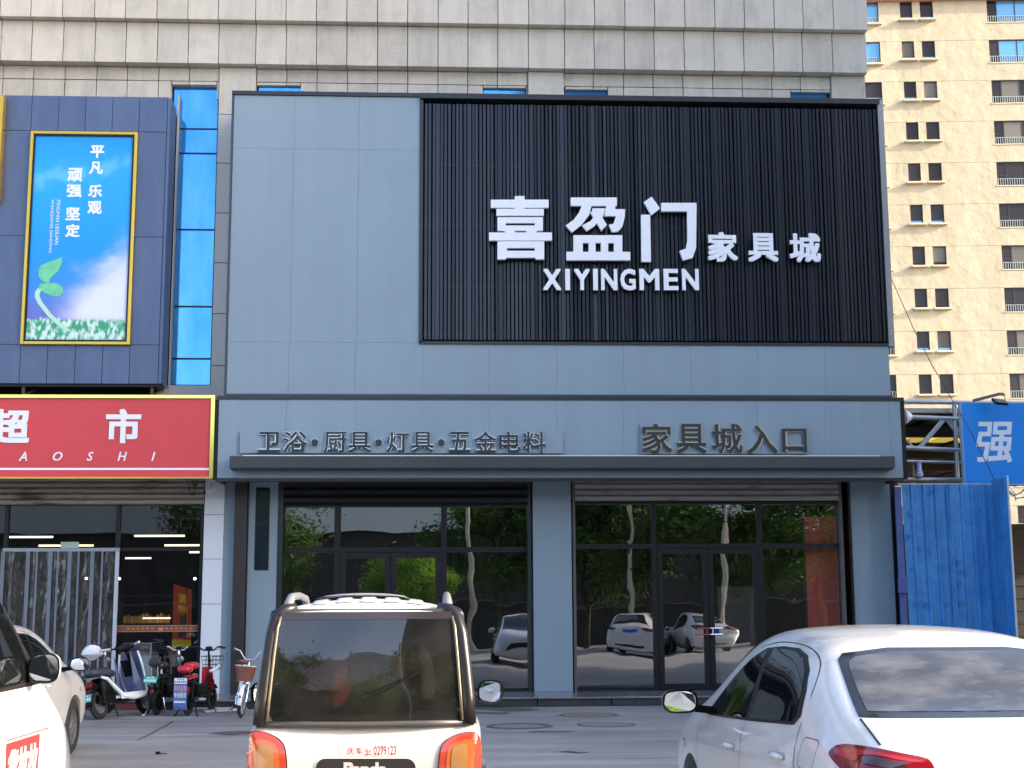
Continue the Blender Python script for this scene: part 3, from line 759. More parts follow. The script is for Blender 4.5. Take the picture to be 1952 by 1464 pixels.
# seedling, flat print laid just over the sky
leaf_p = mat('printed leaf', (0.10, 0.52, 0.25), 0.4, var=0.5, vscale=7, vrgb=(0.35, 0.75, 0.5))
stem_p = mat('printed stem', (0.45, 0.74, 0.55), 0.4)
def flat(pts, name, m, dy=0.0):
    MB().add([(X(p, q, YC), YC-dy, Z(p, q, YC)) for p, q in pts], [tuple(range(len(pts)))]).build(name, m, bb)
flat([(72, 549), (67, 556), (66, 566), (73, 580), (92, 604), (112, 622), (127, 632), (136, 631), (118, 617), (98, 598), (80, 575), (75, 563), (77, 556), (82, 550)], 'seedling_stem', stem_p)
flat([(73, 549), (76, 541), (92, 539), (110, 540), (119, 547), (121, 556), (114, 564), (100, 565), (86, 559)], 'seedling_leaf', leaf_p, 0.001)
flat([(83, 538), (74, 528), (73, 513), (79, 505), (98, 498), (119, 490), (118, 502), (110, 518), (98, 528), (93, 539)], 'seedling_leaf', leaf_p, 0.0015)

# ------------------------------------------------------------ supermarket: red sign, shutter, glazing
YR = 24.2
rs = thing('red_sign', 'red supermarket sign with white characters and a gold edge', 'shop sign', (X(0, 830, YR), YR, Z(200, 912, YR)))
rx1 = X(408.5, 830, YR); rz0, rz1 = Z(200, 912.5, YR), Z(200, 753, YR)
rb = X(403, 830, YR)
MB().box(-12, rx1-0.07, YR+0.005, YR+0.2, rz0+0.03, rz1-0.06).build('face', red_panel, rs)
MB().box(-12, rx1, YR-0.03, YR+0.22, rz1-0.055, rz1).box(rx1-0.065, rx1, YR-0.03, YR+0.22, rz0, rz1-0.056).box(-12, rx1-0.066, YR-0.03, YR+0.22, rz0, rz0+0.028).build('gold_edge', gold2, rs)
zl = Z(200, 894, YR)
MB().box(-12, rx1-0.07, YR-0.001, YR+0.004, zl-0.018, zl+0.018).build('stripe', white_l, rs)
letters(rs, [('超', -21, 57, 780, 846), ('市', 201.6, 269, 780, 845)], YR, 0.012, white_l, 0.034)
letters(rs, [(ch, p, q, 861.5, 878.5) for ch, p, q in (('A', 36.5, 52), ('O', 101, 119), ('S', 166, 178), ('H', 224.6, 242), ('I', 289, 296))], YR, 0.01, white_l, 0.012, 0.25)
MB().box(-12, rx1-0.02, YR+0.22, 25.3, rz0+0.1, rz1-0.05).build('carcass', joint_m, rs)
YM = 25.4
sxL, sxR = -12.0, X(386, 1100, YM)
z_sh1, z_sh0 = Z(200, 914, YM), Z(200, 963, YM)
sh = thing('roller_shutter', 'rust-streaked shutter rolled up under the red supermarket sign', 'shutter', (sxR, YM-0.1, z_sh0))
hh = (z_sh1+0.25-z_sh0)/7
rust_sh = mat('rust streaked shutter', (0.37, 0.33, 0.28), 0.55, var=0.95, vscale=1.1, vrgb=(0.10, 0.045, 0.02), thr=(0.52, 0.68), stretch=(0.8, 1, 4))
for k in range(7):
    z0 = z_sh0+k*hh
    MB().prism([(YM-0.08, z0+0.007), (YM-0.115, z0+0.03), (YM-0.115, z0+hh*0.7), (YM-0.08, z0+hh-0.004), (YM-0.07, z0+hh-0.004), (YM-0.07, z0+0.007)], sxL, sxR, 'x').build('slat', rust_sh, sh)
cb = MB().tube([(sxR-0.3+0.02*k, YM-0.14, z_sh1+0.05-0.35*math.sin(math.pi*k/10)) for k in range(11)], 0.006, 5).tube([(sxR-0.22+0.012*k, YM-0.15, z_sh1+0.06-0.2*math.sin(math.pi*k/10)) for k in range(11)], 0.009, 5)
cb.build('cable', black_m, sh)
mk = thing('supermarket', 'supermarket glass front with dark frame beside the strip curtain', 'shop front', (sxR, YM, PZ))
zt0, zt1 = Z(200, 1050, YM), Z(200, 1044, YM)
f = MB()
mx = [X(p, 1000, YM) for p in (-200, 12, 225)]
f.box(sxL, sxR, YM, YM+0.1, zt0, zt1)
for x in mx: f.box(x-0.035, x+0.035, YM+0.002, YM+0.1, zt1+0.001, z_sh0)
f.box(sxR-0.06, sxR, YM-0.002, YM+0.1, PZ, zt0-0.001).box(sxR-0.06, sxR, YM-0.002, YM+0.1, zt1+0.001, z_sh0)
f.box(mx[2]-0.04, mx[2]+0.03, YM+0.001, YM+0.1, PZ, zt0-0.001).box(mx[1]-0.1, mx[1]-0.03, YM+0.001, YM+0.1, PZ, zt0-0.001)
f.box(mx[2]+0.031, sxR-0.061, YM+0.003, YM+0.1, PZ, PZ+0.07)
f.build('frame', frame_m, mk)
for a, b, c, d in ((sxL, mx[0]-0.035, zt1, z_sh0), (mx[0]+0.035, mx[1]-0.035, zt1, z_sh0), (mx[1]+0.035, mx[2]-0.035, zt1, z_sh0), (mx[2]+0.035, sxR-0.06, zt1, z_sh0), (mx[2]+0.03, sxR-0.06, PZ+0.07, zt0), (sxL, mx[1]-0.1, PZ+0.05, zt0)):
    MB().add([(a, YM+0.05, c), (b, YM+0.05, c), (b, YM+0.05, d), (a, YM+0.05, d)], [(0, 1, 2, 3)]).build('pane', clear_glass, mk)
dz1, dz0 = Z(300, 1192, YM), Z(300, 1204.5, YM)
dec_m = mat('brown decal', (0.17, 0.07, 0.035), 0.5)
cop = mat('copper line', (0.5, 0.2, 0.09), 0.4)
MB().box(mx[2]+0.03, sxR-0.06, YM+0.040, YM+0.044, dz0, dz1).build('decal_band', dec_m, mk)
MB().box(mx[2]+0.03, sxR-0.06, YM+0.036, YM+0.039, dz1-0.012, dz1).box(mx[2]+0.03, sxR-0.06, YM+0.036, YM+0.039, dz0, dz0+0.012).build('decal_line', cop, mk)
dm = MB()
for k in range(14):
    if k in (6, 7): continue
    x = mx[2]+0.22+k*0.083; dm.box(x, x+0.04, YM+0.036, YM+0.039, (dz0+dz1)/2-0.014, (dz0+dz1)/2+0.014)
x = mx[2]+0.76; dm.box(x, x+0.08, YM+0.036, YM+0.039, (dz0+dz1)/2-0.04, (dz0+dz1)/2+0.02)
dm.build('decal_mark', cop, mk)
gx0, gx1, gz0, gz1 = rect(116, 150, 1033, 1047, YM-0.02)
MB().box(gx0, gx1, YM-0.03, YM-0.005, gz0, gz1).build('sensor_box', mat('pale green box', (0.35, 0.42, 0.36), 0.4), mk)
# clear strip curtain in the doorway
YK = YM-0.06
ck = thing('strip_curtain', 'clear plastic strip curtain hanging in the supermarket doorway', 'curtain', (X(5, 1200, YK), YK, PZ))
kx = [X(p, 1060, YK) for p in (5, 53, 96, 132.6, 175.6, 223)]
kz1 = Z(110, 1048, YK)
MB().box(kx[0], kx[-1]+0.05, YK-0.02, YK+0.03, kz1-0.03, kz1+0.03).build('rail', steel_m, ck)
pvc = glass('clear plastic', (0.55, 0.56, 0.62), 0.05, 1.4, wavy=0.5, wscale=5.0, rough=0.15, dust=0.11, stretch=(2.2, 1, 0.5))
pvc2 = mat('frosted overlap', (0.15, 0.175, 0.22), 0.4)
for i, (p, q) in enumerate(zip(kx[:-1], kx[1:])):
    w_ = q-p
    def fn(u, v, p=p, w_=w_, i=i):
        return (p+u*w_, YK+0.012*math.sin(u*9+i)+0.03*math.sin(v*3+i*2)*v*0.6, kz1-0.03-v*(kz1-0.03-PZ-0.02))
    MB().grid(fn, 8, 14).build('strip', pvc, ck, smooth=True, recalc=False)
    fr2 = MB()
    for x, hw in ((p+0.012, 0.033), (p+w_*0.42, 0.018)):
        if hw < 0.03 and i == 0: continue
        def fe(u, v, x=x, hw=hw, i=i): return (x-hw+2*hw*u, YK-0.022+0.03*math.sin(v*3+i*2)*v*0.6, kz1-0.03-v*(kz1-0.03-PZ-0.03))
        fr2.grid(fe, 1, 14)
    fr2.build('overlap', pvc2, ck, smooth=True, recalc=False)
MB().box(kx[-1]-0.02, kx[-1]+0.045, YK-0.035, YK+0.0, PZ, kz1-0.031).build('edge_post', mat('grey post', (0.45, 0.48, 0.55), 0.4), ck)
# white tiled column with camera
wx0, wx1 = X(384.5, 1150, YP), X(422, 1150, YP)
wc = thing('white_column', 'white tiled column with a camera on it, right of the supermarket glass', 'column', (wx0, YP, PZ))
zz = [PZ]+[Z(404, p, YP) for p in (1238, 1151.5, 1065.6, 981)]+[ptop]
MB().box(wx0+0.01, wx1-0.01, YP+0.02, YP+0.45, PZ, ptop).build('core', joint_m, wc)
for z0, z1 in zip(zz[:-1], zz[1:]):
    MB().box(wx0, wx1, YP, YP+0.45, z0+0.004, z1-0.004).build('tile', white_tile, wc, bevel=0.003)
cx_, cz_ = X(402, 935, YP-0.3), Z(402, 935, YP-0.3)
cv = thing('security_camera', 'small white security camera under the red sign on the column', 'camera', (cx_, YP-0.3, cz_))
rot = Matrix.Rotation(R(22), 3, 'Y') @ Matrix.Rotation(R(35), 3, 'Z')
MB().obox((cx_, YP-0.3, cz_), (0.20, 0.08, 0.075), Matrix.Rotation(R(-20), 3, 'Y') @ Matrix.Rotation(R(20), 3, 'Z')).build('housing', mat('white plastic', (0.75, 0.77, 0.78), 0.4), cv, bevel=0.012)
MB().lathe([(0.0, 0), (0.032, 0.0), (0.032, 0.02)], (cx_-0.092, YP-0.335, cz_-0.035), (-0.9, -0.35, -0.3), 12).build('lens', black_m, cv)
MB().tube([(cx_+0.0, YP-0.28, cz_+0.03), (cx_-0.03, YP-0.2, cz_+0.12), (cx_-0.03, YP-0.001, cz_+0.14)], 0.012, 6).build('arm', mat('white plastic', (0.75, 0.77, 0.78), 0.4), cv)
# inside the supermarket
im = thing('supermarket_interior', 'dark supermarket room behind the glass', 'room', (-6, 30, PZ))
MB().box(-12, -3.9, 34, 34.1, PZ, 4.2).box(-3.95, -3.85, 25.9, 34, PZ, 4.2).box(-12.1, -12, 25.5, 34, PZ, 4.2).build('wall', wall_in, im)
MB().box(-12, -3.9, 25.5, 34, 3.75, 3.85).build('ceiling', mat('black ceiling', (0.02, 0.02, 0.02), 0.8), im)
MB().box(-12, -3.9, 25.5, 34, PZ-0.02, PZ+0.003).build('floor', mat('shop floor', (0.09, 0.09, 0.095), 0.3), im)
tube_m = mat('lit tube', (1.0, 0.86, 0.62), 0.4, emit=0.6)
for p, q, y, Yd, lab in ((14, 101, 1023.7, 28.5, 'upper left lit tube lamp above the strip curtain'), (74, 178, 1040, 30.0, 'lit tube lamp just over the strip curtain rail, behind the pale sensor box'), (256, 352, 1021.5, 28.3, 'highest lit tube lamp in the pane beside the white column'), (313.7, 380, 1039.5, 30.0, 'lit tube lamp just above the transom next to the white column'), (239, 288, 1064, 32.5, 'lit tube lamp below the transom, right beside the strip curtain'), (361, 380, 1052.7, 31.2, 'shortest lit tube lamp, under the transom against the white column')):
    x0, x1, z = X(p, y, Yd), X(q, y, Yd), Z((p+q)/2, y, Yd)
    t = thing('ceiling_tube', lab, 'lamp', ((x0+x1)/2, Yd, z), group='lit tube lamps in the supermarket')
    MB().tube([(x0, Yd, z), (x1, Yd, z)], 0.018, 8).build('tube', tube_m, t)
    MB().box(x0, x1, Yd-0.03, Yd+0.03, z+0.019, z+0.05).build('batten', black_m, t)
for p, y, lab in ((164, 1102.5, 'small round spot lamp shining through the strip curtain'), (227, 1103, 'small round spot lamp at the edge of the strip curtain'), (371, 1103, 'small round spot lamp beside the white column')):
    t = thing('spot_lamp', lab, 'lamp', (X(p, y, 31), 31, Z(p, y, 31)), group='bright spot lamps in the supermarket')
    MB().lathe([(0.0, 0), (0.024, 0.0), (0.028, 0.03)], (X(p, y, 31), 31, Z(p, y, 31)), (0, 1, 0), 12).build('bulb', mat('lit bulb', (1, 0.95, 0.85), 0.4, emit=2.0), t)
    MB().lathe([(0.03, 0.03), (0.035, 0.1), (0.0, 0.12)], (X(p, y, 31), 31, Z(p, y, 31)), (0, 1, 0), 12).build('housing', black_m, t)
# red and yellow banner
bq = [atY(331, 1113, 26.6), atY(366, 1124, 27.2), atY(364, 1236, 27.2), atY(328, 1236, 26.6)]
bn = thing('banner_stand', 'red and yellow pull-up banner inside the supermarket window', 'banner', (bq[3].x, 26.6, PZ))
def bp(u, v): return (bq[0]*(1-u)+bq[1]*u)*(1-v)+(bq[3]*(1-u)+bq[2]*u)*v
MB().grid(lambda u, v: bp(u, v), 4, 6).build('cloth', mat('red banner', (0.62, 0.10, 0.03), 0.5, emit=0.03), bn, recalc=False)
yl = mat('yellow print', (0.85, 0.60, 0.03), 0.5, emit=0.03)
def bl(u0, u1, v0, v1, name, m, dy=-0.01):
    MB().add([tuple(bp(u, v)+Vector((0, dy, 0))) for u, v in ((u0, v1), (u1, v1), (u1, v0), (u0, v0))], [(0, 1, 2, 3)]).build(name, m, bn, recalc=False)
bl(0.0, 1.0, 0.86, 1.0, 'yellow_foot', yl)
def bglyph(ch, u0, u1, v0, v1, m):
    me = glyph(ch, 1, 1, 0.002, 0.03)
    for v in me.vertices: v.co = bp(u0+(u1-u0)*v.co.x, v1+(v0-v1)*v.co.z)+Vector((0, -0.012+v.co.y, 0))-rootloc(bn)
    me.materials.append(m); link('letter', me, bn)
bglyph('满', 0.28, 0.74, 0.12, 0.27, yl); bglyph('特价', 0.25, 0.80, 0.30, 0.42, yl)
bl(0.36, 0.72, 0.47, 0.62, 'picture', mat('pale print', (0.7, 0.55, 0.4), 0.5)); bl(0.3, 0.8, 0.66, 0.83, 'picture', mat('mixed print', (0.55, 0.5, 0.3), 0.5, var=0.9, vscale=8, vrgb=(0.7, 0.15, 0.05)))
MB().box(bq[3].x-0.05, bq[2].x+0.05, 26.6, 27.2, PZ+0.004, PZ+0.08).tube([(bq[0].x+0.16, 27.0, PZ+0.08), (bq[0].x+0.16, 27.0, bq[0].z)], 0.012, 6).build('stand', black_m, bn)
# chest freezer
fx0, fx1 = X(231, 1270, 26.3), X(288, 1270, 26.3)
fzb, fzm, fzt = PZ+0.004, Z(260, 1250, 26.3), Z(260, 1226, 26.3)
fz = thing('chest_freezer', 'white chest freezer with a glass top inside the supermarket window', 'freezer', (fx0, 26.3, PZ))
fw_m = mat('pale freezer enamel', (0.62, 0.74, 0.76), 0.3)
MB().box(fx0, fx1, 26.3, 27.0, fzb+0.06, fzm).build('body', fw_m, fz, bevel=0.02)
MB().box(fx0, fx0+0.03, 26.3, 27.0, fzm+0.001, fzt).box(fx1-0.03, fx1, 26.3, 27.0, fzm+0.001, fzt).box(fx0+0.03, fx1-0.03, 26.3, 26.34, fzt-0.02, fzt).box(fx0+0.03, fx1-0.03, 26.9, 27.0, fzt-0.02, fzt).build('lid_frame', steel_m, fz)
MB().add([(fx0+0.03, 26.31, fzm), (fx1-0.03, 26.31, fzm), (fx1-0.03, 26.31, fzt-0.02), (fx0+0.03, 26.31, fzt-0.02)], [(0, 1, 2, 3)]).build('pane', clear_glass, fz)
MB().box(fx0+0.2, fx0+0.32, 26.285, 26.299, fzm-0.14, fzm-0.10).build('handle', trim_m, fz)
MB().box(fx0+0.02, fx1-0.02, 26.32, 26.98, fzb, fzb+0.059).build('plinth', black_m, fz)
for k in range(7):
    x = fx0+0.1+k*0.062
    b = thing('food_packet', 'small packet lying in the chest freezer', 'packet', (x, 26.6, fzm+0.002), group='packets in the chest freezer')
    MB().box(x, x+0.045, 26.5, 26.62, fzm+0.002, fzm+0.05+0.03*random.random()).build('wrapper', mat('pale packet', (0.4, 0.42, 0.38), 0.4, rnd=0.5), b)
# shelf of goods behind
sx_a, sx_b = X(228, 1180, 30.5), X(332, 1180, 30.5)
sf = thing('goods_shelf', 'shelf with small goods at the back of the supermarket', 'shelf', (sx_a, 30.5, PZ))
sb = MB()
zsh = [PZ+0.3, Z(280, 1188, 30.5), Z(280, 1166, 30.5)+0.35]
for z in zsh: sb.box(sx_a, sx_b, 30.5, 31.0, z-0.03, z)
sb.box(sx_a-0.04, sx_a, 30.5, 31.0, PZ+0.003, zsh[2]).box(sx_b, sx_b+0.04, 30.5, 31.0, PZ+0.003, zsh[2])
sb.build('rack', mat('brown shelf', (0.09, 0.05, 0.035), 0.6), sf)
MB().box(X(272, 1179, 30.48), X(325, 1179, 30.48), 30.47, 30.49, zsh[1]+0.09, zsh[1]+0.115).build('light_strip', mat('warm strip', (1, 0.75, 0.45), 0.4, emit=0.6), sf)
for k in range(13):
    x = sx_a+0.06+k*(sx_b-sx_a-0.15)/13
    h = 0.14+0.12*random.random()
    b = thing('jar', 'small jar standing on the supermarket shelf', 'jar', (x+0.03, 30.7, zsh[1]+0.002), group='jars on the supermarket shelf')
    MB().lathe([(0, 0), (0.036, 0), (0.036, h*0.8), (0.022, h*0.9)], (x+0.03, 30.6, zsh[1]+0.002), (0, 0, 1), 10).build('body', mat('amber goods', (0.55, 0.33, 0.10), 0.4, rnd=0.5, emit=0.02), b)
    MB().lathe([(0.024, h*0.9), (0.024, h), (0, h)], (x+0.03, 30.6, zsh[1]+0.002), (0, 0, 1), 10).build('lid', gold_m, b)
t = thing('shop_counter', 'red fronted counter seen through the strip curtain', 'counter', (X(170, 1240, 28), 28, PZ))
MB().box(X(145, 1240, 28), X(212, 1240, 28), 28, 28.6, PZ+0.004, Z(170, 1224, 28)).build('front', mat('dark red front', (0.25, 0.02, 0.03), 0.5), t, bevel=0.02)
MB().box(X(143, 1240, 28), X(214, 1240, 28), 27.95, 28.65, Z(170, 1224, 28)+0.002, Z(170, 1224, 28)+0.04).build('top', wall_in, t)

# ------------------------------------------------------------ yellow apartment tower
TY = R(-4.86)
TO = atY(1760, 1150, 97.0); TO.z = 0
tU = Vector((math.cos(TY), math.sin(TY), 0)); tN = Vector((math.sin(TY), -math.cos(TY), 0))
def T(px, py):
    d = ray(px, py); k = (TO-CAM).dot(tN)/d.dot(tN); q = CAM+d*k
    return (q-TO).dot(tU), q.z
plaster = mat('yellow plaster', (0.365, 0.32, 0.225), 0.9, var=0.25, vscale=0.5, vrgb=(0.33, 0.285, 0.195), bump=0.55, bscale=1.0, bdist=0.16)
wear(plaster, [(0.35, (1, 1, 0.12), 0.90, 1.05, 0.35, 0.65), (1.6, (1, 1, 0.6), 0.95, 1.04, 0.35, 0.65)])
tsill = mat('cream sill', (0.48, 0.40, 0.26), 0.8)
tgl3 = mat('window with pale blind', (0.10, 0.088, 0.075), 0.3, spec=0.3, rnd=0.4)
tfr = mat('bronze window frame', (0.010, 0.009, 0.009), 0.4)
tgl = mat('brown tinted window', (0.024, 0.020, 0.021), 0.08, spec=0.2, rnd=0.3)
tgl2 = mat('painted sky window', (0.10, 0.27, 0.45), 0.06, spec=0.6, metal=0.3)  # blue base colour stands in for sky mirrored in these panes
rail_m = mat('white railing', (0.30, 0.34, 0.34), 0.5)
tw = thing('apartment_tower', 'tall yellow plastered apartment tower standing behind at the right', 'building', TO, TY)
uA = (T(1719.5, 97)[0], T(1743, 97)[0]); uB = (T(1757.7, 97)[0], T(1782.7, 97)[0])
uC0 = T(1886, 97)[0]; uC1 = uC0+3.2
uD1 = T(1678, 97)[0]; uD0 = uD1-1.7
z1t = T(1730, 79)[1]; z8t = T(1770, 714)[1]
fh = (z1t-z8t)/8
wh = T(1770, 714)[1]-T(1770, 752)[1]
whC = T(1900, 75)[1]-T(1900, 118)[1]; whD = T(1670, 81)[1]-T(1670, 123)[1]
U0, U1 = uD0-2.0, uC1+9
MB().box(U0, U1, 0.32, 14, 0, z1t+fh+1.6).build('core', mat('dark room', (0.02, 0.018, 0.017), 0.9), tw, local=True)
big = [uC0, uC0+0.72, uC0+2.05, uC1]
for r in range(0, 13):
    zt = z1t-(r-1)*fh                         # head of this floor's windows
    zb = zt-fh
    if zt < 1: break
    wl = MB()
    cols = [(uD0, uD1, zt-whD), (uA[0], uA[1], zt-wh), (uB[0], uB[1], zt-wh), (uC0, uC1, zt-whC)]
    u = U0
    for a, b, zlow in cols:
        wl.box(u, a, 0, 0.3, zb+0.02, zt); wl.box(a, b, 0, 0.3, zb+0.02, zlow); u = b
    wl.box(u, U1, 0, 0.3, zb+0.02, zt)
    wl.build('wall', plaster, tw, local=True)
    for ci, (a, b, zlow) in enumerate(cols):
        vis = zt > 6
        f = MB(); y0 = 0.13; s = 0.045
        f.box(a+0.003, a+s, y0, y0+0.06, zlow+0.003, zt-0.003).box(b-s, b-0.003, y0, y0+0.06, zlow+0.003, zt-0.003).box(a+s, b-s, y0+0.002, y0+0.06, zt-s, zt-0.003).box(a+s, b-s, y0+0.002, y0+0.06, zlow+0.003, zlow+s)
        if ci in (1, 2): f.box(a+s, b-s, y0+0.004, y0+0.06, zlow+0.27, zlow+0.31)
        if ci == 3:
            for q in big[1:3]: f.box(q-0.035, q+0.035, y0+0.004, y0+0.06, zlow+s, zt-s)
            f.box(a+s, big[1]-0.035, y0+0.006, y0+0.06, zlow+0.75, zlow+0.8)
        wi = f.build('window', tfr, tw, local=True)
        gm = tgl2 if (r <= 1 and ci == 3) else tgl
        parts_ = [(a+s, b-s, zlow+s, zt-s)]
        if ci == 3: parts_ = [(big[0]+s, big[1]-0.03, zlow+s, zt-s), (big[1]+0.03, big[2]-0.03, zlow+s, zt-s), (big[2]+0.03, big[3]-s, zlow+s, zt-s)]
        if ci in (1, 2): parts_ = [(a+s, b-s, zlow+0.31, zt-s), (a+s, b-s, zlow+s, zlow+0.27)]
        for k, (p, q, c, d) in enumerate(parts_):
            mm = gm
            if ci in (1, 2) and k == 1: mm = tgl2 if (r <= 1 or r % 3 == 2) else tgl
            if ci != 3 and k == 0 and random.random() < 0.22: mm = tgl3
            if ci == 3 and k == 1 and r > 1 and random.random() < 0.35: mm = tgl3
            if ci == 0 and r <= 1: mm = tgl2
            if ci == 3 and r <= 1 and k == 0: mm = tgl
            MB().add([(p, y0+0.03, c), (q, y0+0.03, c), (q, y0+0.03, d), (p, y0+0.03, d)], [(0, 1, 2, 3)]).build('pane', mm, wi, local=True)
        if ci in (0, 3) and vis:
            rr = MB(); n = int((b-a)/0.16)
            for k in range(n):
                xx = a+0.1+k*(b-a-0.2)/max(n-1, 1); rr.box(xx-0.018, xx+0.018, y0-0.05, y0-0.02, zlow+0.05, zlow+0.5)
            rr.box(a+0.05, b-0.05, y0-0.052, y0-0.015, zlow+0.501, zlow+0.53)
            rr.build('railing', rail_m, wi, local=True)
        if ci != 3:
            MB().box(a-0.16, b+0.16, -0.34, -0.001, zlow-0.13, zlow-0.002).build('sill', tsill, wi, local=True, bevel=0.02)
        else:
            MB().box(a-0.05, b+0.05, -0.05, -0.001, zlow-0.07, zlow-0.002).build('sill', tsill, wi, local=True)
MB().box(U0, U1, -0.55, 0.3, z1t+fh+0.03, z1t+fh+1.2).build('cornice', mat('salmon band', (0.55, 0.25, 0.17), 0.8), tw, local=True)
# ------------------------------------------------------------ right: blue sheet hoarding, market frame and sign
bsheet = mat('blue painted sheet', (0.042, 0.225, 0.55), 0.36, metal=0.1, var=0.7, vscale=2.5, vrgb=(0.08, 0.31, 0.62), rvar=0.12, bump=0.05, bscale=3)
wear(bsheet, [(4, (3, 1, 0.15), 0.78, 1.08, 0.3, 0.65), (14, (1, 1, 0.6), 0.85, 1.05, 0.35, 0.6)])
bdirt = mat('faded blue patch', (0.028, 0.15, 0.40), 0.5)
grey_pipe = mat('galvanised pipe', (0.48, 0.49, 0.48), 0.35, metal=0.6, var=0.4, vscale=5)
YH = 24.75
hz1 = Z(1800, 924, YH)
ho = thing('blue_hoarding', 'tall blue corrugated metal sheets beside the grey right pillar', 'hoarding', (X(1717, 1100, YH), YH, 0))
def sheet(pa, pb, ribs, Y, tilt=0.0):
    x0, x1 = X(pa, 924, Y), X(pb, 924, Y)
    pr = [(x0, 0.0)]
    for p in ribs:
        xr = X(p, 924, Y); pr += [(xr-0.040, 0.0), (xr-0.022, -0.045), (xr+0.010, -0.045), (xr+0.016, 0.0)]
    pr.append((x1, 0.0))
    m = MB(); n = len(pr)
    zz = [0.02, 1.2, 2.4, hz1]
    vs = [(x+tilt*(hz1-z)*0.02, Y+d+0.012*math.sin(x*5+z), z) for z in zz for x, d in pr]
    vs += [(x+tilt*(hz1-z)*0.02, Y+d+0.012*math.sin(x*5+z)+0.004, z) for z in zz for x, d in pr]
    k = n*len(zz)
    fs = []
    for i in range(len(zz)-1):
        for j in range(n-1):
            q = (i*n+j, i*n+j+1, (i+1)*n+j+1, (i+1)*n+j)
            fs += [q, tuple(t+k for t in q[::-1])]
    m.add(vs, fs)
    for j in range(n-1):
        a = (len(zz)-1)*n+j; m.f.append((a, a+1, a+1+k, a+k))
    m.build('sheet', bsheet, ho)
    return x0, x1
xa, xb = sheet(1718, 1804, (1737, 1760, 1782), YH, 0.5)
sheet(1803, 1899, (1809, 1831, 1851, 1873, 1892), YH-0.05, 0.3)
xs2 = X(1900, 924, YH-0.3)
MB().box(xs2, xs2+0.006, YH-0.75, YH-0.06, 0.02, hz1+0.07).box(xs2-0.02, xs2, YH-0.5, YH-0.45, 0.02, hz1+0.07).build('sheet', bsheet, ho)
MB().box(xs2-0.005, xs2+0.02, YH-0.79, YH-0.751, 0.02, hz1+0.09).build('edge_trim', mat('pale metal edge', (0.55, 0.58, 0.62), 0.4), ho)
MB().box(X(1708.5, 1000, YH+0.03), xa, YH+0.02, YH+0.06, 0.02, hz1-0.03).build('side_board', mat('violet blue board', (0.08, 0.11, 0.30), 0.5, var=0.4, vscale=3), ho)
MB().box(xa-0.05, X(1900, 924, YH), YH+0.03, YH+0.08, hz1-0.02, hz1+0.03).build('top_rail', grey_pipe, ho)
lt = MB()
for p, q in ((1735, 977), (1732, 1022), (1770, 1050), (1752, 1046), (1793, 1083), (1745, 1151), (1763, 1152), (1805, 1152), (1737, 1085), (1773, 938)):
    lt.box(X(p, q, YH)-0.025, X(p, q, YH)+0.028, YH-0.058, YH-0.054, Z(p, q, YH)-0.04, Z(p, q, YH)+0.035)
for p, q in ((1824, 1072), (1826, 1113), (1829, 1150), (1830, 1090)):
    lt.box(X(p, q, YH)-0.03, X(p, q, YH)+0.03, YH-0.10, YH-0.096, Z(p, q, YH)-0.035, Z(p, q, YH)+0.035)
lt.build('patch', bdirt, ho)
MB().box(X(1712, 1118, YH)-0.01, X(1727, 1118, YH), YH-0.07, YH-0.02, Z(1720, 1130, YH), Z(1720, 1101, YH)).build('latch_box', mat('violet blue board', (0.08, 0.11, 0.30)), ho)

YT = 25.6
mf = thing('pipe_truss', 'open galvanised pipe truss between the grey fascia and the blue sign', 'frame', (X(1780, 850, YT), YT, Z(1780, 915, YT)))
def pp(p, q, Y=YT): return tuple(atY(p, q, Y))
for a, b, r in (((1722, 794.5), (1905, 802), 0.045), ((1722, 853), (1905, 862), 0.045), ((1722, 879), (1905, 883), 0.03), ((1722, 914), (1905, 915.5), 0.045), ((1722, 766), (1960, 769), 0.04), ((1819, 764), (1825, 916), 0.04),
                ((1801, 800), (1754, 855), 0.028), ((1796, 800), (1749, 855), 0.028), ((1803, 800), (1850, 858), 0.028), ((1810, 800), (1857, 858), 0.028), ((1727, 838), (1740, 853), 0.028)):
    MB().tube([pp(*a), pp(*b)], r, 10).build('pipe', grey_pipe, mf, smooth=40)
MB().lathe([(0, 0), (0.13, 0), (0.13, 0.02), (0.06, 0.12)], pp(1725, 794.5, YT-0.02), (1, 0, 0), 14).build('flange', white_l, mf)
# roof of the market hall
rf = thing('market_roof', 'dark market hall roof with pale translucent strips seen from below', 'roof', (14, 34, 5.2))
dark_roof = mat('dark roof sheet', (0.016, 0.014, 0.012), 0.8, var=0.4, vscale=1.5)
ys = [25.9, 29.3, 30.8, 36.0, 37.3, 42.0]
for k, (a, b) in enumerate(zip(ys[:-1], ys[1:])):
    lit = k in (1, 3)
    sg = MB()
    for j in range(26):
        x = 7.75+j*0.62
        sg.prism([(x, 5.2), (x+0.40, 5.2), (x+0.46, 5.25), (x+0.58, 5.25), (x+0.62, 5.2), (x+0.62, 5.215), (x+0.58, 5.265), (x+0.46, 5.265), (x+0.40, 5.215), (x, 5.215)], a+0.01, b-0.01)
    sg.build('roof_strip', mat('translucent roof', (0.85, 0.72, 0.30) if k == 1 else (0.7, 0.78, 0.66), 0.5, trans=0.85) if k == 1 else (mat('greenish translucent roof', (0.66, 0.78, 0.62), 0.5, trans=0.85) if lit else dark_roof), rf)
for y in (28.0, 32.0, 35.0, 39.0):
    MB().box(7.8, 24, y-0.06, y+0.06, 4.98, 5.19).build('purlin', mat('rusty beam', (0.16, 0.09, 0.045), 0.7, var=0.5, vscale=2), rf)
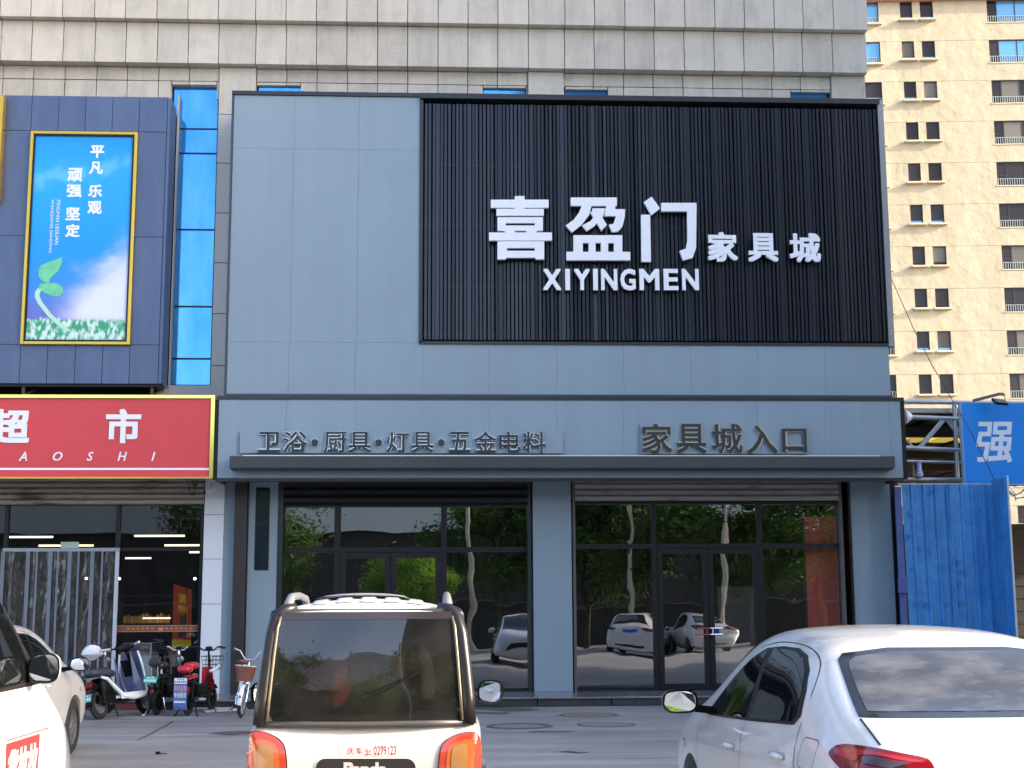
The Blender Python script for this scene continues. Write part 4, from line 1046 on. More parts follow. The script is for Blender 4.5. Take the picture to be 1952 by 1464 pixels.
for x in (9.4, 12.6, 16.0, 19.5):
    MB().bar((x-0.6, 26.2, 5.1), (x+1.0, 34, 5.0), 0.12, 0.18).build('rafter', mat('rusty beam', (0.16, 0.09, 0.045)), rf)
MB().box(7.75, 24, 25.75, 25.88, 5.17, 5.25).build('eave', grey_pipe, rf)
mw = thing('market_hall', 'dark corrugated wall and stalls inside the open market hall', 'building', (16, 42, 0))
dw = MB()
for k in range(22): dw.box(7.75, 30, 42+0.03*(k % 2), 42.2, k*0.185, k*0.185+0.18)
dw.build('wall', dark_roof, mw)
for x in (11.2, 14.8, 18.4): MB().tube([(x, 33, 0), (x, 33, 5.18)], 0.07, 10).build('post', grey_pipe, mw)
bx = MB()
for k in range(24):
    x = 10.6+random.random()*5; y = 29+random.random()*8; s = 0.2+0.3*random.random(); z = 0
    for j in range(random.randint(1, 3)):
        bx.box(x-s, x+s, y-s*0.7, y+s*0.7, z, z+s*1.1-0.01); z += s*1.1
bx.build('stacked_goods', mat('dim goods', (0.10, 0.055, 0.035), 0.7, var=0.8, vscale=1.2, vrgb=(0.05, 0.05, 0.06)), mw, kind='stuff')
YE = 24.95
bs = thing('blue_sign', 'bright blue sign board with one brush-stroke white character', 'sign', (X(1836, 850, YE), YE, Z(1890, 921, YE)))
x0, x1, z0, z1 = X(1836, 845, YE), 13.2, Z(1890, 922.5, YE), Z(1890, 768, YE)
MB().box(x0, x1, YE, YE+0.12, z0, z1).build('board', mat('blue sign face', (0.0, 0.25, 0.76), 0.4, var=0.12, vscale=2.5, bump=0.02, bscale=3), bs)
MB().box(x0-0.012, x0-0.001, YE-0.01, YE+0.13, z0, z1).box(x0, x1, YE-0.01, YE+0.13, z0-0.014, z0-0.001).build('edge_trim', mat('light blue edge', (0.4, 0.55, 0.75), 0.4), bs)
me = glyph('强', X(1931, 843, YE)-X(1860, 843, YE), Z(1895, 804, YE)-Z(1895, 882, YE), 0.012, 0.018, 0.18)
me.materials.append(white_l); link('letter', me, bs, Vector((X(1860, 843, YE), YE, Z(1895, 882, YE)))-rootloc(bs))
fl = thing('flood_lamp', 'dark flood lamp on a bracket arm over the blue sign', 'lamp', pp(1905, 768, YE-0.3))
MB().bar(pp(1855, 764, YE+0.05), pp(1905, 751, YE-0.35), 0.035, 0.05).bar(pp(1905, 751, YE-0.35), pp(1914, 752, YE-0.4), 0.035, 0.05).build('arm', mat('rusty arm', (0.16, 0.12, 0.10), 0.6), fl)
MB().obox(pp(1906, 766, YE-0.35), (0.24, 0.22, 0.05), Matrix.Rotation(R(28), 3, 'X') @ Matrix.Rotation(R(6), 3, 'Y')).build('housing', black_m, fl, bevel=0.01)
MB().tube([pp(1915, 752, YE-0.38), pp(1916, 765, YE-0.38)], 0.008, 5).build('wire', black_m, fl)
cbl = thing('cable', 'thin black cable slanting down past the tower to the blue sheets', 'cable', pp(1687, 460, 24.6))
pts = [pp(p, q, Y) for p, q, Y in ((1694, 520, 24.7), (1712, 560, 24.65), (1742, 628, 24.6), (1779, 700, 24.6), (1812, 757, 24.6), (1850, 822, 24.6), (1897, 917, 24.55))]
MB().tube(pts, 0.007, 6).build('wire', mat('dark wire', (0.06, 0.045, 0.04), 0.6), cbl, smooth=True)
cb2 = thing('cable', 'thin wire hanging straight down along the steel end strip', 'cable', pp(1690, 500, 24.5))
MB().tube([pp(p, q, 24.55) for p, q in ((1683, 420), (1693, 500), (1695, 540), (1697, 590), (1699, 625), (1696, 650))], 0.008, 5).build('wire', mat('dark wire', (0.06, 0.045, 0.04), 0.6), cb2)
bg_ = thing('plastic_bag', 'crumpled blue and white plastic bag tied to the pipe frame', 'bag', pp(1751, 880, YT-0.1))
MB().lathe([(0.012, 0.02), (0.03, 0), (0.05, -0.06), (0.045, -0.12), (0.06, -0.19), (0.075, -0.25), (0.06, -0.29), (0.0, -0.30)], pp(1751, 879, YT-0.08), (0, 0, 1), 9).build('film', mat('blue white film', (0.62, 0.68, 0.85), 0.3, var=1.0, vscale=9, vrgb=(0.06, 0.08, 0.5), bump=0.8, bscale=20), bg_)
wz = thing('hanging_wires', 'tangle of pale wires hanging under the blue sign', 'wires', pp(1925, 940, YT))
w2 = MB()
for a in (((1915, 926), (1926, 938), (1938, 950), (1952, 948)), ((1917, 932), (1930, 946), (1945, 940), (1956, 930)), ((1922, 925), (1934, 940), (1937, 955))):
    w2.tube([pp(*q, YT-0.3) for q in a], 0.012, 5)
w2.build('wire', grey_pipe, wz)

# an unseen tall block, added at the right to keep the fronts in shade
nb = thing('added_shade_block', 'unseen tall plain grey block added on the right to shade the shop fronts', 'building', (30, 15, 0))
MB().box(21, 40, 6.2, 25.4, 0, 27).build('wall', mat('grey render', (0.60, 0.585, 0.55), 0.8, var=0.3, vscale=0.5), nb)
wn_ = MB()
for k in range(8):
    for j in range(5): wn_.box(20.96, 20.99, 7.6+j*3.6, 9.6+j*3.6, 1.2+k*3.2, 2.8+k*3.2)
wn_.build('window', mat('dark far window', (0.03, 0.035, 0.045), 0.1), nb)

# ------------------------------------------------------------ road details
def disc(name, label, px, py, r, parts):
    c = atZ(px, py, 0.0)
    t = thing(name, label, 'manhole cover', (c.x, c.y, 0))
    for nm, prof, m in parts:
        MB().lathe(prof, (c.x, c.y, 0), (0, 0, 1), 40).build(nm, m, t, smooth=40)
    return t
iron = mat('worn iron', (0.16, 0.13, 0.11), 0.55, var=0.6, vscale=8, vrgb=(0.22, 0.19, 0.16), bump=0.4, bscale=30)
cem = mat('cement collar', (0.17, 0.17, 0.168), 0.85, var=0.5, vscale=5)
disc('manhole_cover', 'round manhole cover nearest the pavement step, in a rusty rim', 1122, 1364, 0.4, (('collar', [(0.0, 0.004), (0.47, 0.004), (0.50, 0.0)], cem), ('rim', [(0.40, 0.0), (0.40, 0.014), (0.44, 0.014), (0.45, 0.0)], mat('rusty rim', (0.14, 0.09, 0.06), 0.7)), ('lid', [(0.0, 0.012), (0.385, 0.012), (0.39, 0.0)], iron)))
disc('manhole_cover', 'round cement-coloured manhole cover on the road, in front of the rusty-rimmed one', 1156, 1381.5, 0.4, (('rim', [(0.375, 0.0), (0.38, 0.006), (0.40, 0.006), (0.405, 0.0)], crack_m), ('lid', [(0.0, 0.006), (0.37, 0.006), (0.372, 0.0)], cem)))
disc('manhole_cover', 'sunken round manhole cover with a broken dark far edge, just right of the microcar', 990, 1385, 0.42, (('rim', [(0.36, 0.0), (0.37, 0.012), (0.43, 0.016), (0.46, 0.0)], patch_m), ('lid', [(0.0, 0.005), (0.35, 0.005), (0.355, 0.0)], cem)))
gr_ = bpy.data.objects['ground']
def strip(name, pts, w, m, z=0.004):
    pts = [Vector((p.x, p.y, z)) for p in (atZ(a, b, 0) for a, b in pts)]
    v = []
    for i, p in enumerate(pts):
        d = (pts[min(i+1, len(pts)-1)]-pts[max(i-1, 0)]).normalized(); n = Vector((-d.y, d.x, 0)); ww = w*random.uniform(0.5, 1.2)
        v += [p+n*ww, p-n*ww]
    MB().add(v, [(2*i, 2*i+1, 2*i+3, 2*i+2) for i in range(len(pts)-1)]).build(name, m, gr_)
light_seam = mat('pale seam', (0.20, 0.195, 0.19), 0.85)
strip('seam', [(170, 1379), (260, 1377), (340, 1375.5), (420, 1374), (500, 1372)], 0.035, light_seam)
strip('seam', [(160, 1406), (300, 1404), (420, 1402.5), (480, 1402)], 0.02, mat('ochre seam', (0.24, 0.19, 0.14), 0.85), 0.0045)
strip('seam', [(900, 1397), (1000, 1396), (1090, 1395.5), (1240, 1394)], 0.02, light_seam)
strip('seam', [(905, 1366), (1000, 1365), (1075, 1365)], 0.03, light_seam, 0.0042)
strip('crack', [(1008, 1396), (1040, 1395.2), (1070, 1395.6), (1092, 1395)], 0.035, crack_m, 0.008)
strip('crack', [(1070, 1434), (1085, 1433), (1100, 1436), (1120, 1435)], 0.05, patch_m, 0.008)
strip('crack', [(330, 1375), (318, 1383), (300, 1392), (285, 1401), (262, 1412)], 0.012, crack_m, 0.008)
strip('stain', [(418, 1400), (450, 1397), (480, 1396)], 0.35, patch_m, 0.006)
strip('stain', [(905, 1350), (940, 1351), (985, 1353), (1020, 1352)], 0.35, patch_m, 0.006)
strip('stain', [(890, 1358), (930, 1360), (970, 1360)], 0.2, mat('rubbed stain', (0.085, 0.08, 0.078), 0.8), 0.0062)
slab_m = mat('white stone slab', (0.55, 0.55, 0.55), 0.6, var=0.2, vscale=5)
for (a, b, c, d), lab, dz in ((((408, 1350.5), (440, 1351), (441, 1357), (413, 1358)), 'largest loose white slab lying below the white column', 0.03),
                          (((363, 1350.5), (400, 1350), (401, 1353), (363, 1354)), 'narrow white slab lying behind the red electric bike', 0.03),
                          (((386, 1357), (408, 1353.5), (410, 1358), (392, 1359.5)), 'small broken white slab between two larger ones', 0.02),
                          (((443, 1353), (452, 1352.5), (452, 1355.5), (444, 1356)), 'short white slab lying behind the white bicycle', 0.02)):
    q = [atZ(*p, 0) for p in (a, b, c, d)]
    t = thing('stone_slab', lab, 'slab', (q[3].x, q[3].y, 0), group='loose white slabs by the pavement step')
    MB().prism([(p.x, p.y) for p in q], 0.005, 0.005+dz, 'z').build('block', slab_m, t, bevel=0.004)
c = atZ(301, 1438, 0)
t = thing('litter', 'small dark scrap lying on the road behind the left cars', 'litter', c)
MB().lathe([(0, 0.002), (0.03, 0.004), (0.028, 0.03), (0.0, 0.034)], c, (0, 0, 1), 7).tube([c+Vector((0.02, 0, 0.012)), c+Vector((0.1, -0.02, 0.008))], 0.004, 4).build('scrap', black_m, t)

# ------------------------------------------------------------ the street behind the camera, seen only in the glass
leaf_m = mat('leaf', (0.085, 0.16, 0.022), 0.5, var=0.7, vscale=0.8, vrgb=(0.05, 0.10, 0.02), trans=0.5)
bark = mat('bark', (0.10, 0.08, 0.06), 0.9, var=0.5, vscale=5, bump=0.5, bscale=15)
def make_tree(seed):
    rnd = random.Random(seed)
    tr = MB(); ends = []
    tr.tube([(0, 0, 0), (0.05, 0.02, 1.2), (0.0, 0.08, 2.6), (0.1, 0.0, 4.2), (0.0, 0.0, 6.0)], [0.17, 0.14, 0.12, 0.09, 0.04], 9)
    for k in range(11):
        a = k*2.4+rnd.random(); z0 = 2.0+k*0.36; l = 1.6+rnd.random()*1.4
        p1 = Vector((math.cos(a)*l*0.5, math.sin(a)*l*0.5, z0+0.7)); p2 = Vector((math.cos(a)*l, math.sin(a)*l, z0+1.0+rnd.random()*0.9))
        tr.tube([(0, 0, z0), p1, p2], [0.06, 0.04, 0.015], 6); ends += [p1, p2, p2+Vector((rnd.gauss(0, .4), rnd.gauss(0, .4), -0.6))]
    ends += [Vector((rnd.gauss(0, .7), rnd.gauss(0, .7), 5.4+rnd.random()*1.8)) for _ in range(8)]
    lf = MB()
    for e in ends:
        for _ in range(330):
            c = e+Vector((rnd.gauss(0, 0.52), rnd.gauss(0, 0.52), rnd.gauss(0, 0.34)))
            u = Vector((rnd.gauss(0, 1), rnd.gauss(0, 1), rnd.gauss(0, 0.6))).normalized(); v = u.cross(Vector((rnd.gauss(0, 1), rnd.gauss(0, 1), 1))).normalized()
            s = 0.035+rnd.random()*0.05
            lf.add([c-u*s*1.6, c+v*s, c+u*s*1.6, c-v*s], [(0, 1, 2, 3)])
    return tr, lf
tspots = ((-8.5, -12, 1.0, 'street tree farthest left in the reflected street'), (2.6, -13, 0.95, 'street tree mirrored in the right pane of the left entrance'), (-1.0, -6.0, 0.50, 'small young tree with leaves coloured bright as if sunlit, mirrored in the left entrance door'), (6.6, -14, 1.0, 'street tree mirrored in the left pane of the right entrance'), (9.6, -12.5, 1.15, 'tall street tree mirrored in the right entrance doors'), (13.4, -10.5, 0.8, 'street tree mirrored right of the right entrance doors'), (16.8, -11.5, 1.2, 'tallest street tree, mirrored in the last pane of the right entrance'), (21, -13, 1.0, 'street tree farthest right in the reflected street'))
protos = []
for i, (x, y, s_, lab) in enumerate(tspots):
    if i < 2:
        t = thing('street_tree', lab, 'tree', (x, y, 0), i*1.3, group='street trees behind the camera')
        tr, lf = make_tree(i+3)
        tr.build('trunk', bark, t, local=True, smooth=True); lf.build('crown', leaf_m, t, local=True, recalc=False)
        protos.append(t)
    else:
        c = copy_tree(protos[i % 2]); c.location = (x, y, 0); c.scale = (s_, s_, s_); c.rotation_euler = (0, 0, i*2.1); c['label'] = lab
        if 'bright' in lab:
            for ch in c.children:
                if ch.name.startswith('crown'):
                    ch.material_slots[0].link = 'OBJECT'
                    ch.material_slots[0].material = mat('painted sunlit leaf', (0.20, 0.36, 0.025), 0.5, var=0.6, vscale=0.9, vrgb=(0.10, 0.20, 0.02), trans=0.6)  # brighter leaf colour imitates foliage in full sun
ob = thing('street_building', 'long pale building with a dark ground floor across the street', 'building', (0, -30, 0))
MB().box(-60, 60, -40, -30, 6.0, 11.5).build('wall', mat('pale far wall', (0.60, 0.62, 0.58), 0.8, var=0.2, vscale=0.4), ob)
MB().box(-60, 60, -39.5, -30.6, 0, 6.0).build('ground_floor', mat('dark far shops', (0.022, 0.020, 0.018), 0.7, var=0.6, vscale=0.5, vrgb=(0.06, 0.045, 0.035)), ob)
ft = thing('added_dark_block', 'unseen tall dark block added far across the street to darken the mirroring slats', 'building', (30, -70, 0))  # added block, gives the right-hand slats something dark to mirror
MB().box(8, 52, -85, -62, 0, 52).build('wall', mat('dark far render', (0.10, 0.10, 0.105), 0.8, var=0.3, vscale=0.3), ft)
for xx, yy, lab in ((11.9, -8.0, 'pale pole mirrored in the right entrance door'), (8.2, -9.5, 'pale pole mirrored between the two parked saloons'), (1.2, -9.0, 'pale pole mirrored in the left entrance')):
    tt = thing('street_pole', lab, 'pole', (xx, yy, 0), group='poles across the street')
    MB().tube([(xx, yy, 0), (xx, yy, 7)], [0.11, 0.07], 10).build('shaft', mat('pale pole', (0.55, 0.48, 0.36), 0.7), tt)
    MB().tube([(xx, yy, 6.9), (xx+0.9, yy+0.4, 7.2)], 0.04, 8).build('arm', grey_pipe, tt)
gw = thing('garden_wall', 'grey rendered wall behind the street trees', 'wall', (0, -19, 0))
MB().box(-40, 40, -19.2, -19, 0, 1.9).build('wall', mat('grey far wall', (0.045, 0.045, 0.045), 0.8, var=0.4, vscale=0.6), gw)
MB().box(-40, 40, -19.25, -18.95, 1.9, 2.0).build('coping', cem, gw)
# ------------------------------------------------------------ vehicle tools
paint = mat('white car paint', (0.605, 0.595, 0.585), 0.28, coat=0.9, spec=0.5)
tint = mat('dark car glass', (0.004, 0.0045, 0.005), 0.02, spec=0.55)
tint_clouds = mat('rear glass with painted clouds', (0.030, 0.029, 0.029), 0.09, spec=0.42, var=0.9, vscale=5.5, vrgb=(0.115, 0.11, 0.105), rvar=0.05, thr=(0.40, 0.75), stretch=(0.7, 1, 1.5))  # pale noise imitates clouds and trees mirrored in the glass
rub = mat('black rubber', (0.006, 0.006, 0.006), 0.6)
blackp = mat('black plastic', (0.0055, 0.0055, 0.006), 0.45, spec=0.22)
tyre_m = mat('tyre', (0.012, 0.0115, 0.011), 0.8, var=0.5, vscale=8, vrgb=(0.035, 0.032, 0.03))
alloy = mat('alloy wheel', (0.40, 0.41, 0.43), 0.3, metal=0.8)
wear(paint, [(1.2, (1, 1, 0.5), 0.95, 1.02, 0.35, 0.65), (9, (1, 1, 0.4), 0.97, 1.015, 0.35, 0.65)])
red_l = mat('red lamp lens', (0.17, 0.003, 0.006), 0.08, coat=0.5, spec=0.4)
orange_l = mat('orange lamp lens', (0.40, 0.085, 0.020), 0.12, coat=1.0)
amber_l = mat('amber lamp lens', (0.27, 0.13, 0.045), 0.2, coat=0.6)
dark_lens = mat('dark lamp lens', (0.03, 0.012, 0.012), 0.1, coat=1.0)
mirror_g = mat('mirror glass', (0.85, 0.88, 0.9), 0.02, metal=1.0)
silver_p = mat('silver plastic', (0.20, 0.20, 0.20), 0.35, metal=0.3)

class Shell:
    """a closed smooth body: casts outlines onto its own skin"""
    def __init__(s, me):
        s.me = me
        s.bvh = BVHTree.FromPolygons([v.co for v in me.vertices], [tuple(p.vertices) for p in me.polygons])
        s.n = [v.normal.copy() for v in me.vertices]
    def hit(s, o, d):
        loc, nr, i, ds = s.bvh.ray_cast(Vector(o), Vector(d))
        if loc is None:
            loc, nr, i, ds = s.bvh.find_nearest(Vector(o)+Vector(d)*max(0, (Vector((0, 0, 0.8))-Vector(o)).dot(Vector(d))))
        pv = s.me.polygons[i].vertices
        w = poly_3d_calc([s.me.vertices[k].co for k in pv], loc)
        n = Vector((0, 0, 0))
        for k, q in zip(pv, w): n += s.n[k]*q
        n = n.normalized()
        if n.dot(Vector(d)) > 0 and nr.dot(Vector(d)) <= 0: n = nr
        return loc, n

def side(sx):   # cast from the side: (y, z)
    return lambda a, b: (Vector((sx*3, a, b)), Vector((-sx, 0, 0)))
def behind(a, b): return Vector((a, -3, b)), Vector((0, 1, 0))
def ahead(a, b): return Vector((a, 9, b)), Vector((0, -1, 0))
def above(a, b): return Vector((a, b, 4)), Vector((0, 0, -1))

def patch(sh, pts, cast, name, m, parent, off=0.004, L=0.06, lip=0.0):
    b = bmesh.new()
    b.faces.new([b.verts.new((p, q, 0)) for p, q in pts])
    bmesh.ops.triangulate(b, faces=b.faces[:])
    for _ in range(5):
        es = [e for e in b.edges if e.calc_length() > L]
        if not es: break
        bmesh.ops.subdivide_edges(b, edges=es, cuts=1)
        bmesh.ops.triangulate(b, faces=b.faces[:])
    bmesh.ops.recalc_face_normals(b, faces=b.faces[:])
    me = bpy.data.meshes.new(name); b.to_mesh(me); b.free()
    ns = []; un = []
    for v in me.vertices:
        o, d = cast(v.co.x, v.co.y); p, n = sh.hit(o, d); v.co = p+n*off; ns.append(n); un.append(p)
    f0 = me.polygons[0]
    if f0.normal.dot(ns[f0.vertices[0]]) < 0: me.flip_normals()
    if lip:
        b = bmesh.new(); b.from_mesh(me); b.verts.ensure_lookup_table()
        bd = [e for e in b.edges if e.is_boundary]; mp_ = {}
        for e in bd:
            for v in e.verts:
                if v.index not in mp_: mp_[v.index] = b.verts.new(v.co-ns[v.index]*(off+0.004))
        for e in bd:
            a_, c_ = e.verts; b.faces.new((a_, c_, mp_[c_.index], mp_[a_.index]))
        bmesh.ops.recalc_face_normals(b, faces=b.faces[:])
        b.to_mesh(me); b.free()
        for p in me.polygons: p.use_smooth = True
        me.set_sharp_from_angle(angle=R(40))
    else:
        for p in me.polygons: p.use_smooth = True
        me.normals_split_custom_set_from_vertices(ns)
    me.materials.append(m)
    return link(name, me, parent)

def seam(sh, pts, cast, name, m, parent, w=0.0035, off=0.0015, L=0.05, merge=None):
    q = []
    for (a, b), (c, d) in zip(pts[:-1], pts[1:]):
        n = max(1, int(math.hypot(c-a, d-b)/L))
        q += [(a+(c-a)*k/n, b+(d-b)*k/n) for k in range(n)]
    q.append(pts[-1])
    h = [sh.hit(*cast(*p)) for p in q]; v = []
    for i, (p, n) in enumerate(h):
        t = (h[min(i+1, len(h)-1)][0]-h[max(i-1, 0)][0]).normalized(); s = n.cross(t).normalized()
        v += [p+n*off+s*w, p+n*off-s*w]
    mb = merge or MB()
    mb.add(v, [(2*i, 2*i+1, 2*i+3, 2*i+2) for i in range(len(h)-1)])
    return mb if merge is not None else mb.build(name, m, parent, local=True)

def shell(stations, levels, arches=(), arch_r=0.36, half=0.9):
    mb = MB(); rings = []
    for y, sec in stations:
        ring = [(x, y, z) for x, z in sec]+[(-x, y, z) for x, z in sec[-2:0:-1]]
        rings.append(ring)
    n = len(rings[0])
    mb.v = [p for r in rings for p in r]
    for i in range(len(rings)-1):
        for k in range(n):
            l = (k+1) % n; mb.f.append((i*n+k, i*n+l, (i+1)*n+l, (i+1)*n+k))
    mb.f.append(tuple(range(n-1, -1, -1))); mb.f.append(tuple((len(rings)-1)*n+k for k in range(n)))
    sm = subdivided(mb, levels)
    me = sm.mesh('body', None, True)
    sh = Shell(me)
    body = me
    if arches:
        o = bpy.data.objects.new('body', me.copy()); COL.objects.link(o); cut = []
        for (y, z) in arches:
            c = MB().lathe([(arch_r, -half-0.3), (arch_r, half+0.3)], (0, y, z), (1, 0, 0), 40)
            co = bpy.data.objects.new('cut', c.mesh('cut')); COL.objects.link(co); cut.append(co)
            b = o.modifiers.new('b', 'BOOLEAN'); b.operation = 'DIFFERENCE'; b.object = co; b.solver = 'EXACT'
        dg = bpy.context.evaluated_depsgraph_get()
        body = bpy.data.meshes.new_from_object(o.evaluated_get(dg))
        for q in cut+[o]: bpy.data.objects.remove(q)
        for p in body.polygons: p.use_smooth = True
        body.set_sharp_from_angle(angle=R(35))
        body.materials.clear()
    return sh, body

def wheel(parent, x, y, r, w, sx, spokes=10, name='wheel'):
    t = MB().lathe([(r*0.66, -w/2), (r*0.9, -w/2), (r, -w*0.36), (r, w*0.36), (r*0.9, w/2), (r*0.66, w/2)], (x, y, r), (sx, 0, 0), 36, closed=True).build('tyre_tmp', tyre_m, None, smooth=40)
    t.name = name; t.parent = parent
    rm = MB().lathe([(r*0.67, -w*0.4), (r*0.67, w*0.42), (r*0.61, w*0.42), (r*0.58, -w*0.1), (r*0.16, -w*0.12), (0, -w*0.12)], (x, y, r), (sx, 0, 0), 36)
    for k in range(spokes):
        a = 2*math.pi*k/spokes
        c = Vector((x+sx*w*0.30, y, r)); d = Vector((0, math.cos(a), math.sin(a)))
        rm.bar(c+d*r*0.10, c+d*r*0.63, r*0.09, w*0.16, up=(1, 0, 0))
    rm.lathe([(r*0.15, w*0.2), (r*0.13, w*0.42), (0, w*0.44)], (x, y, r), (sx, 0, 0), 20)
    rm.build('rim', alloy, t, local=True, smooth=35)
    return t

def sec(zc, ze, wt, zb, wb, zs, ws, zm, wm, zl, wl, z0):
    return [(0, zc), (wt*0.6, zc-(zc-ze)*0.28), (wt, ze), (wb, zb), (ws, zs), (wm, zm), (wl, zl), (wl-0.12, z0), (0, z0)]

def door_mirror(parent, x, y, z, sx, w, h, housing=None):
    """facing back (-y): shell, glass, stalk"""
    hm = MB()
    def fn(u, v):
        a = 2*math.pi*u; k = math.sin(math.pi*0.5*min(1, v*1.0))
        s = (1-v**2.2)**0.5
        ex = abs(math.cos(a))**0.7*math.copysign(1, math.cos(a)); ez = abs(math.sin(a))**0.7*math.copysign(1, math.sin(a))
        return (x+ex*w/2*s, y+0.13*v, z+ez*h/2*s)
    hm.grid(fn, 28, 8)
    o = hm.build('mirror_housing', housing or paint, parent, smooth=True, local=True)
    rim = MB().grid(lambda u, v: (x+abs(math.cos(2*math.pi*u))**0.7*math.copysign(1, math.cos(2*math.pi*u))*w/2*(1-0.13*v), y-0.004+0.012*v, z+abs(math.sin(2*math.pi*u))**0.7*math.copysign(1, math.sin(2*math.pi*u))*h/2*(1-0.16*v)), 28, 1)
    rim.build('mirror_rim', blackp, o, local=True)
    g = [(x+abs(math.cos(a))**0.7*math.copysign(1, math.cos(a))*w/2*0.87, y+0.008+sx*0.02*math.cos(a), z+abs(math.sin(a))**0.7*math.copysign(1, math.sin(a))*h/2*0.84) for a in (2*math.pi*k/28 for k in range(28))]
    MB().add(g, [tuple(range(28))]).build('mirror_glass', mirror_g, o, local=True)
    MB().bar((x-sx*w*0.42, y+0.05, z-h*0.30), (x-sx*(w*0.5+0.12), y+0.09, z-h*0.42), 0.05, 0.045).build('mirror_stalk', blackp, o, local=True)
    return o

# ------------------------------------------------------------ saloon body, used for every saloon
S = [(0.03, sec(.66, .645, .50, .63, .62, .58, .70, .50, .72, .34, .68, .25)),
     (0.09, sec(.705, .70, .62, .69, .735, .61, .80, .50, .82, .33, .78, .22)),
     (0.125, sec(.80, .79, .63, .765, .76, .68, .83, .53, .845, .32, .80, .21)),
     (0.155, sec(.985, .965, .60, .925, .735, .80, .838, .55, .858, .31, .82, .20)),
     (0.23, sec(1.018, 1.0, .62, .955, .75, .83, .855, .55, .870, .30, .84, .20)),
     (0.63, sec(1.095, 1.088, .71, 1.0, .80, .87, .872, .55, .876, .28, .85, .20)),
     (0.98, sec(1.255, 1.232, .705, 1.01, .80, .88, .874, .55, .878, .28, .86, .20)),
     (1.30, sec(1.392, 1.36, .685, 1.005, .80, .885, .874, .55, .878, .28, .86, .20)),
     (1.72, sec(1.455, 1.41, .645, .99, .80, .875, .874, .55, .878, .28, .86, .20)),
     (2.30, sec(1.478, 1.42, .635, .97, .80, .86, .874, .55, .878, .28, .86, .20)),
     (2.80, sec(1.452, 1.39, .63, .945, .80, .84, .872, .55, .878, .28, .86, .20)),
     (3.22, sec(1.245, 1.195, .665, .925, .80, .82, .87, .55, .876, .28, .86, .20)),
     (3.60, sec(1.015, .985, .71, .90, .80, .80, .868, .55, .874, .28, .86, .20)),
     (3.98, sec(.945, .915, .69, .86, .785, .76, .855, .55, .87, .28, .85, .20)),
     (4.26, sec(.84, .80, .62, .76, .70, .67, .79, .50, .81, .30, .78, .20)),
     (4.40, sec(.66, .64, .50, .61, .56, .55, .64, .46, .66, .33, .64, .24))]
SH, BODY = shell(S, 3, ((0.80, 0.30), (3.44, 0.30)), 0.352)
BODY.materials.append(paint)

def chaikin(pts, k=2):
    for _ in range(k):
        q = []
        for a_, b_ in zip(pts, pts[1:]+pts[:1]):
            q += [(a_[0]*.75+b_[0]*.25, a_[1]*.75+b_[1]*.25), (a_[0]*.25+b_[0]*.75, a_[1]*.25+b_[1]*.75)]
        pts = q
    return pts
def c5(p): return (1250+p[0]*.3596, 1150+p[1]*.3596)
TLC = lambda px, py: (CAM-Vector((2.545, 5.78, 0)), ray(px, py).normalized())
TL_OUT = chaikin([c5(p) for p in ((930, 790), (985, 748), (1110, 763), (1260, 795), (1430, 820), (1458, 842), (1480, 890), (1440, 935), (1290, 960), (1100, 955), (1000, 890), (945, 825))], 1)
TL_BAND = chaikin([c5(p) for p in ((950, 795), (990, 772), (1100, 785), (1260, 815), (1410, 838), (1430, 852), (1300, 838), (1180, 818), (1085, 812), (1075, 850), (1010, 830))], 1)
TL_IN = [c5(p) for p in ((1093, 822), (1180, 830), (1320, 850), (1330, 885), (1240, 880), (1115, 860))]
LAMPS = {}

